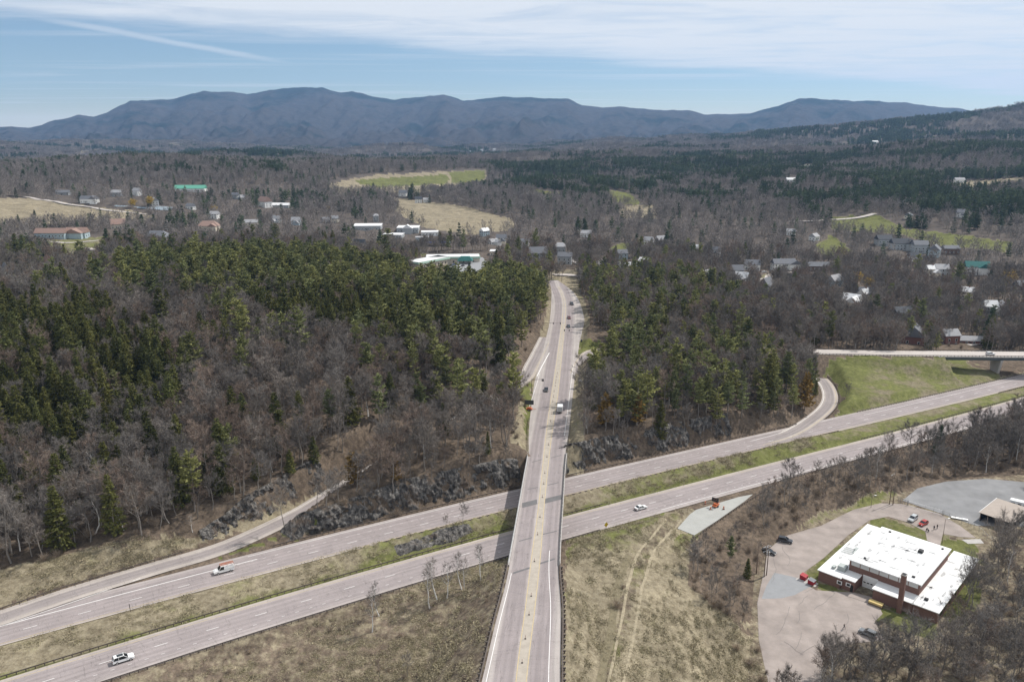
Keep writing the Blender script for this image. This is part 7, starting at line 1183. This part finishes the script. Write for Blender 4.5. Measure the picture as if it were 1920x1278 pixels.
# ------------------------------------------------------------------ single trees the photograph shows
def solo(kind, px, py, h, label, widen=1.0, v=None):
    g = ground(px, py); SOLO.append((g[0], g[1])); return plant(kind, g[0], g[1], g[2], h, label, None, widen=widen, v=v)
SOLO = []
for a in (('willow', 250, 391, 14, 'round yellow tree behind the panel array, left one', 1.3), ('willow', 282, 390, 17, 'tall orange yellow tree behind the panel array', 1.2), ('willow', 401, 398, 10, 'low yellow tree above the brown roofed villa', 2.0), ('willow', 1887, 541, 17, 'round yellow tree near the right edge', 1.3), ('willow', 1607, 537, 14, 'yellow topped tree right of the pale roofed house, left one', 1.1), ('willow', 1628, 545, 12, 'yellow topped tree right of the pale roofed house, right one', 1.2), ('willow', 1232, 480, 11, 'tawny tree below the pale blue house', 1.6), ('willow', 615, 396, 9, 'small tawny tree in the bare woods at left', 1.3),
          ('pine', 437, 908, 21, 'big green pine above the rock cut of the left ramp', 1.15), ('pine', 366, 962, 20, 'green pine with a rusty low branch at the end of the rock cut', 1.0), ('rust', 663, 915, 12, 'yellow orange pine between ramp and far carriageway', 1.1), ('rust', 745, 908, 8, 'small yellow orange pine right of the larger one', 1.0), ('pine', 712, 800, 20, 'tall pine standing out of the bare wood, left of centre', 1.1), ('pine', 622, 822, 18, 'slim pine among pale trunks in the bare wood', .9), ('pine', 818, 790, 20, 'tall pine in the group right of the bare wood', 1.1), ('pine', 792, 800, 17, 'green pine left of the tall pine group', 1.0), ('pine', 862, 765, 22, 'tallest pine of the group beside the bridge road wood', 1.1), ('pine', 905, 770, 18, 'green pine nearest the left ramp end', 1.1), ('pine', 940, 790, 16, 'green pine above the left verge of the bridge road', 1.1), ('hemlock', 545, 888, 9, 'dark green hemlock on top of the rock cut, left one', 1.2), ('hemlock', 590, 880, 10, 'dark green hemlock on top of the rock cut, right one', 1.2), ('hemlock', 480, 900, 8, 'small dark hemlock beside the big green pine', 1.2), ('hemlock', 120, 980, 15, 'lone dark hemlock in the bare wood at lower left', 1.0), ('hemlock', 375, 800, 15, 'dark hemlock in the middle of the left bare wood', 1.1),
          ('pine', 455, 655, 24, 'bright pine rising from the bare wood below the pine belt', 1.1), ('pine', 430, 648, 22, 'bright pine left of its taller neighbour below the pine belt', 1.0), ('pine', 512, 670, 19, 'bright pine right of the pair below the pine belt', 1.0), ('pine', 490, 665, 18, 'bright pine between the pair and the right one below the pine belt', 1.0), ('hemlock', 915, 880, 9, 'slim dark evergreen above the rock cut close to the bridge', .7),
          ('rust', 1135, 800, 14, 'rust coloured pine right of the bridge road', 1.1), ('rust', 1195, 808, 13, 'yellowish pine right of the rust coloured one', 1.1), ('rust', 1508, 775, 19, 'orange brown pine beside the curving ramp', .9), ('pine', 1170, 795, 19, 'tall pine over the right rock cut', 1.1), ('spruce', 1757, 856, 13, 'lone dark spruce beside the near carriageway at right', 1.15), ('pine', 730, 478, 26, 'large spreading pine on the lawn left of the inn', 1.7), ('spruce', 714, 476, 24, 'dark conifer pressed against the large spreading pine', 1.3), ('spruce', 203, 470, 22, 'dark pine left of the pair before the red brown blocks', 1.5), ('spruce', 222, 478, 24, 'dark pine right of the pair before the red brown blocks', 1.5), ('spruce', 268, 430, 18, 'dark pine left of three before the grey hipped roof', 1.5), ('spruce', 290, 430, 18, 'dark pine middle of three before the grey hipped roof', 1.5), ('spruce', 315, 432, 18, 'dark pine right of three before the grey hipped roof', 1.5), ('spruce', 1083, 440, 22, 'dark spruce left of the white house in the centre distance', 1.2), ('spruce', 1096, 436, 18, 'dark spruce behind the white house in the centre distance', 1.2), ('spruce', 1248, 468, 20, 'dark spruce right of the pale blue house', 1.2), ('spruce', 1855, 538, 16, 'dark spruce left of the round yellow tree', 1.3), ('spruce', 1850, 648, 24, 'tall dark spruce behind the overpass', 1.0), ('spruce', 914, 520, 12, 'round dark evergreen at the corner of the inn parking lot', 1.9), ('spruce', 880, 522, 13, 'evergreen in front of the inn parking lot', 1.3), ('spruce', 35, 418, 10, 'lone dark conifer on the tan field at left', 1.5), ('spruce', 65, 403, 7, 'small conifer on the tan field at left', 1.6),
          ('birch', 698, 1186, 12.5, 'slender white birch in the brush, leftmost', .9), ('birch', 712, 1165, 11, 'slender white birch just behind the leftmost', .9), ('birch', 806, 1148, 14, 'tall white birch in the clump left of the bridge', .9), ('birch', 820, 1132, 13, 'white birch in the middle of the clump left of the bridge', 1.1), ('birch', 838, 1125, 12, 'white birch right in the clump left of the bridge', 1.0), ('birch', 866, 1106, 12, 'leaning white birch nearer the bridge, left one', 1.0), ('birch', 872, 1108, 11, 'leaning white birch nearer the bridge, right one', .9), ('birch', 902, 1088, 12, 'white birch closest to the bridge shadow', 1.0), ('bare', 868, 993, 8, 'small bare tree on the rock outcrop in the median', .8), ('bare', 838, 1000, 5, 'sapling on the rock outcrop in the median', .8), ('bare', 765, 1278, 7, 'small bare sapling at the bottom of the brush', .8), ('bare', 712, 1275, 5, 'low bare sapling at the bottom left of the brush', .9),
          ('maple', 1608, 932, 15, 'big dark bare tree above the yard lane', 1.0), ('maple', 1432, 1000, 15, 'tall bare tree above the guardrail right of the pull off', .8), ('maple', 1560, 1290, 15, 'bare tree at the bottom edge left of the dark grey SUV', .9), ('maple', 1655, 1292, 19, 'bare multi stemmed tree in front of the parked dark grey SUV', .9), ('maple', 1700, 1285, 20, 'large bare tree in front of the chimney', 1.0), ('maple', 1760, 1275, 17, 'bare tree right of the one before the chimney', .9), ('maple', 1812, 1135, 17, 'bare tree leaning over the right corner of the white roof', 1.0), ('maple', 1872, 1075, 18, 'spreading bare tree right of the concrete slab', 1.1), ('maple', 1840, 1250, 17, 'pale bare tree in the lower right thicket', 1.0), ('maple', 1915, 1190, 18, 'bare tree at the right edge of the lower thicket', 1.0), ('maple', 1895, 1290, 16, 'bare tree at the lower right corner', 1.0), ('maple', 1660, 870, 14, 'bare tree left of the lone dark spruce', .9), ('maple', 1335, 1135, 9, 'small bare tree at the top of the right thicket', .8), ('pine', 1368, 1060, 9, 'small green pine in the brush left of the yard', 1.0), ('hemlock', 1400, 1090, 7, 'small green evergreen by the yard edge', 1.0)):
    solo(*a)
R2 = np.random.default_rng(77)
for k in range(36):
    p = (R2.uniform(1530, 1915), R2.uniform(1190, 1300)); 
    if p[1] < 1215 + max(0, (1800 - p[0])) * .20: continue
    g = ground(*p); plant('maple' if R2.random() < .35 else 'bare', g[0], g[1], g[2], R2.uniform(7, 13), 'bare tree in the dense thicket at the lower right corner', 'bare trees in the lower right thicket', widen=R2.uniform(.9, 1.2))
near_forest(); shrubs(); tufts(); far_forest()
# ------------------------------------------------------------------ the air
def air():
    b = B(); b.box(-13000, 13000, -300, 13300, -90, 900); me = b.me('haze'); m = bpy.data.materials.new('haze'); m.use_nodes = True; N, L = nodes(m); N.remove(N['Principled BSDF']); v = N.new('ShaderNodeVolumePrincipled')
    v.inputs['Color'].default_value = (0.36, 0.61, 1.0, 1); v.inputs['Density'].default_value = 4.4e-5; v.inputs['Anisotropy'].default_value = 0.2; L.new(v.outputs[0], N['Material Output'].inputs['Volume']); me.materials.append(m)
    link('haze', me, kind='stuff', label='thin bluish air over the whole valley', cat='haze')
air()
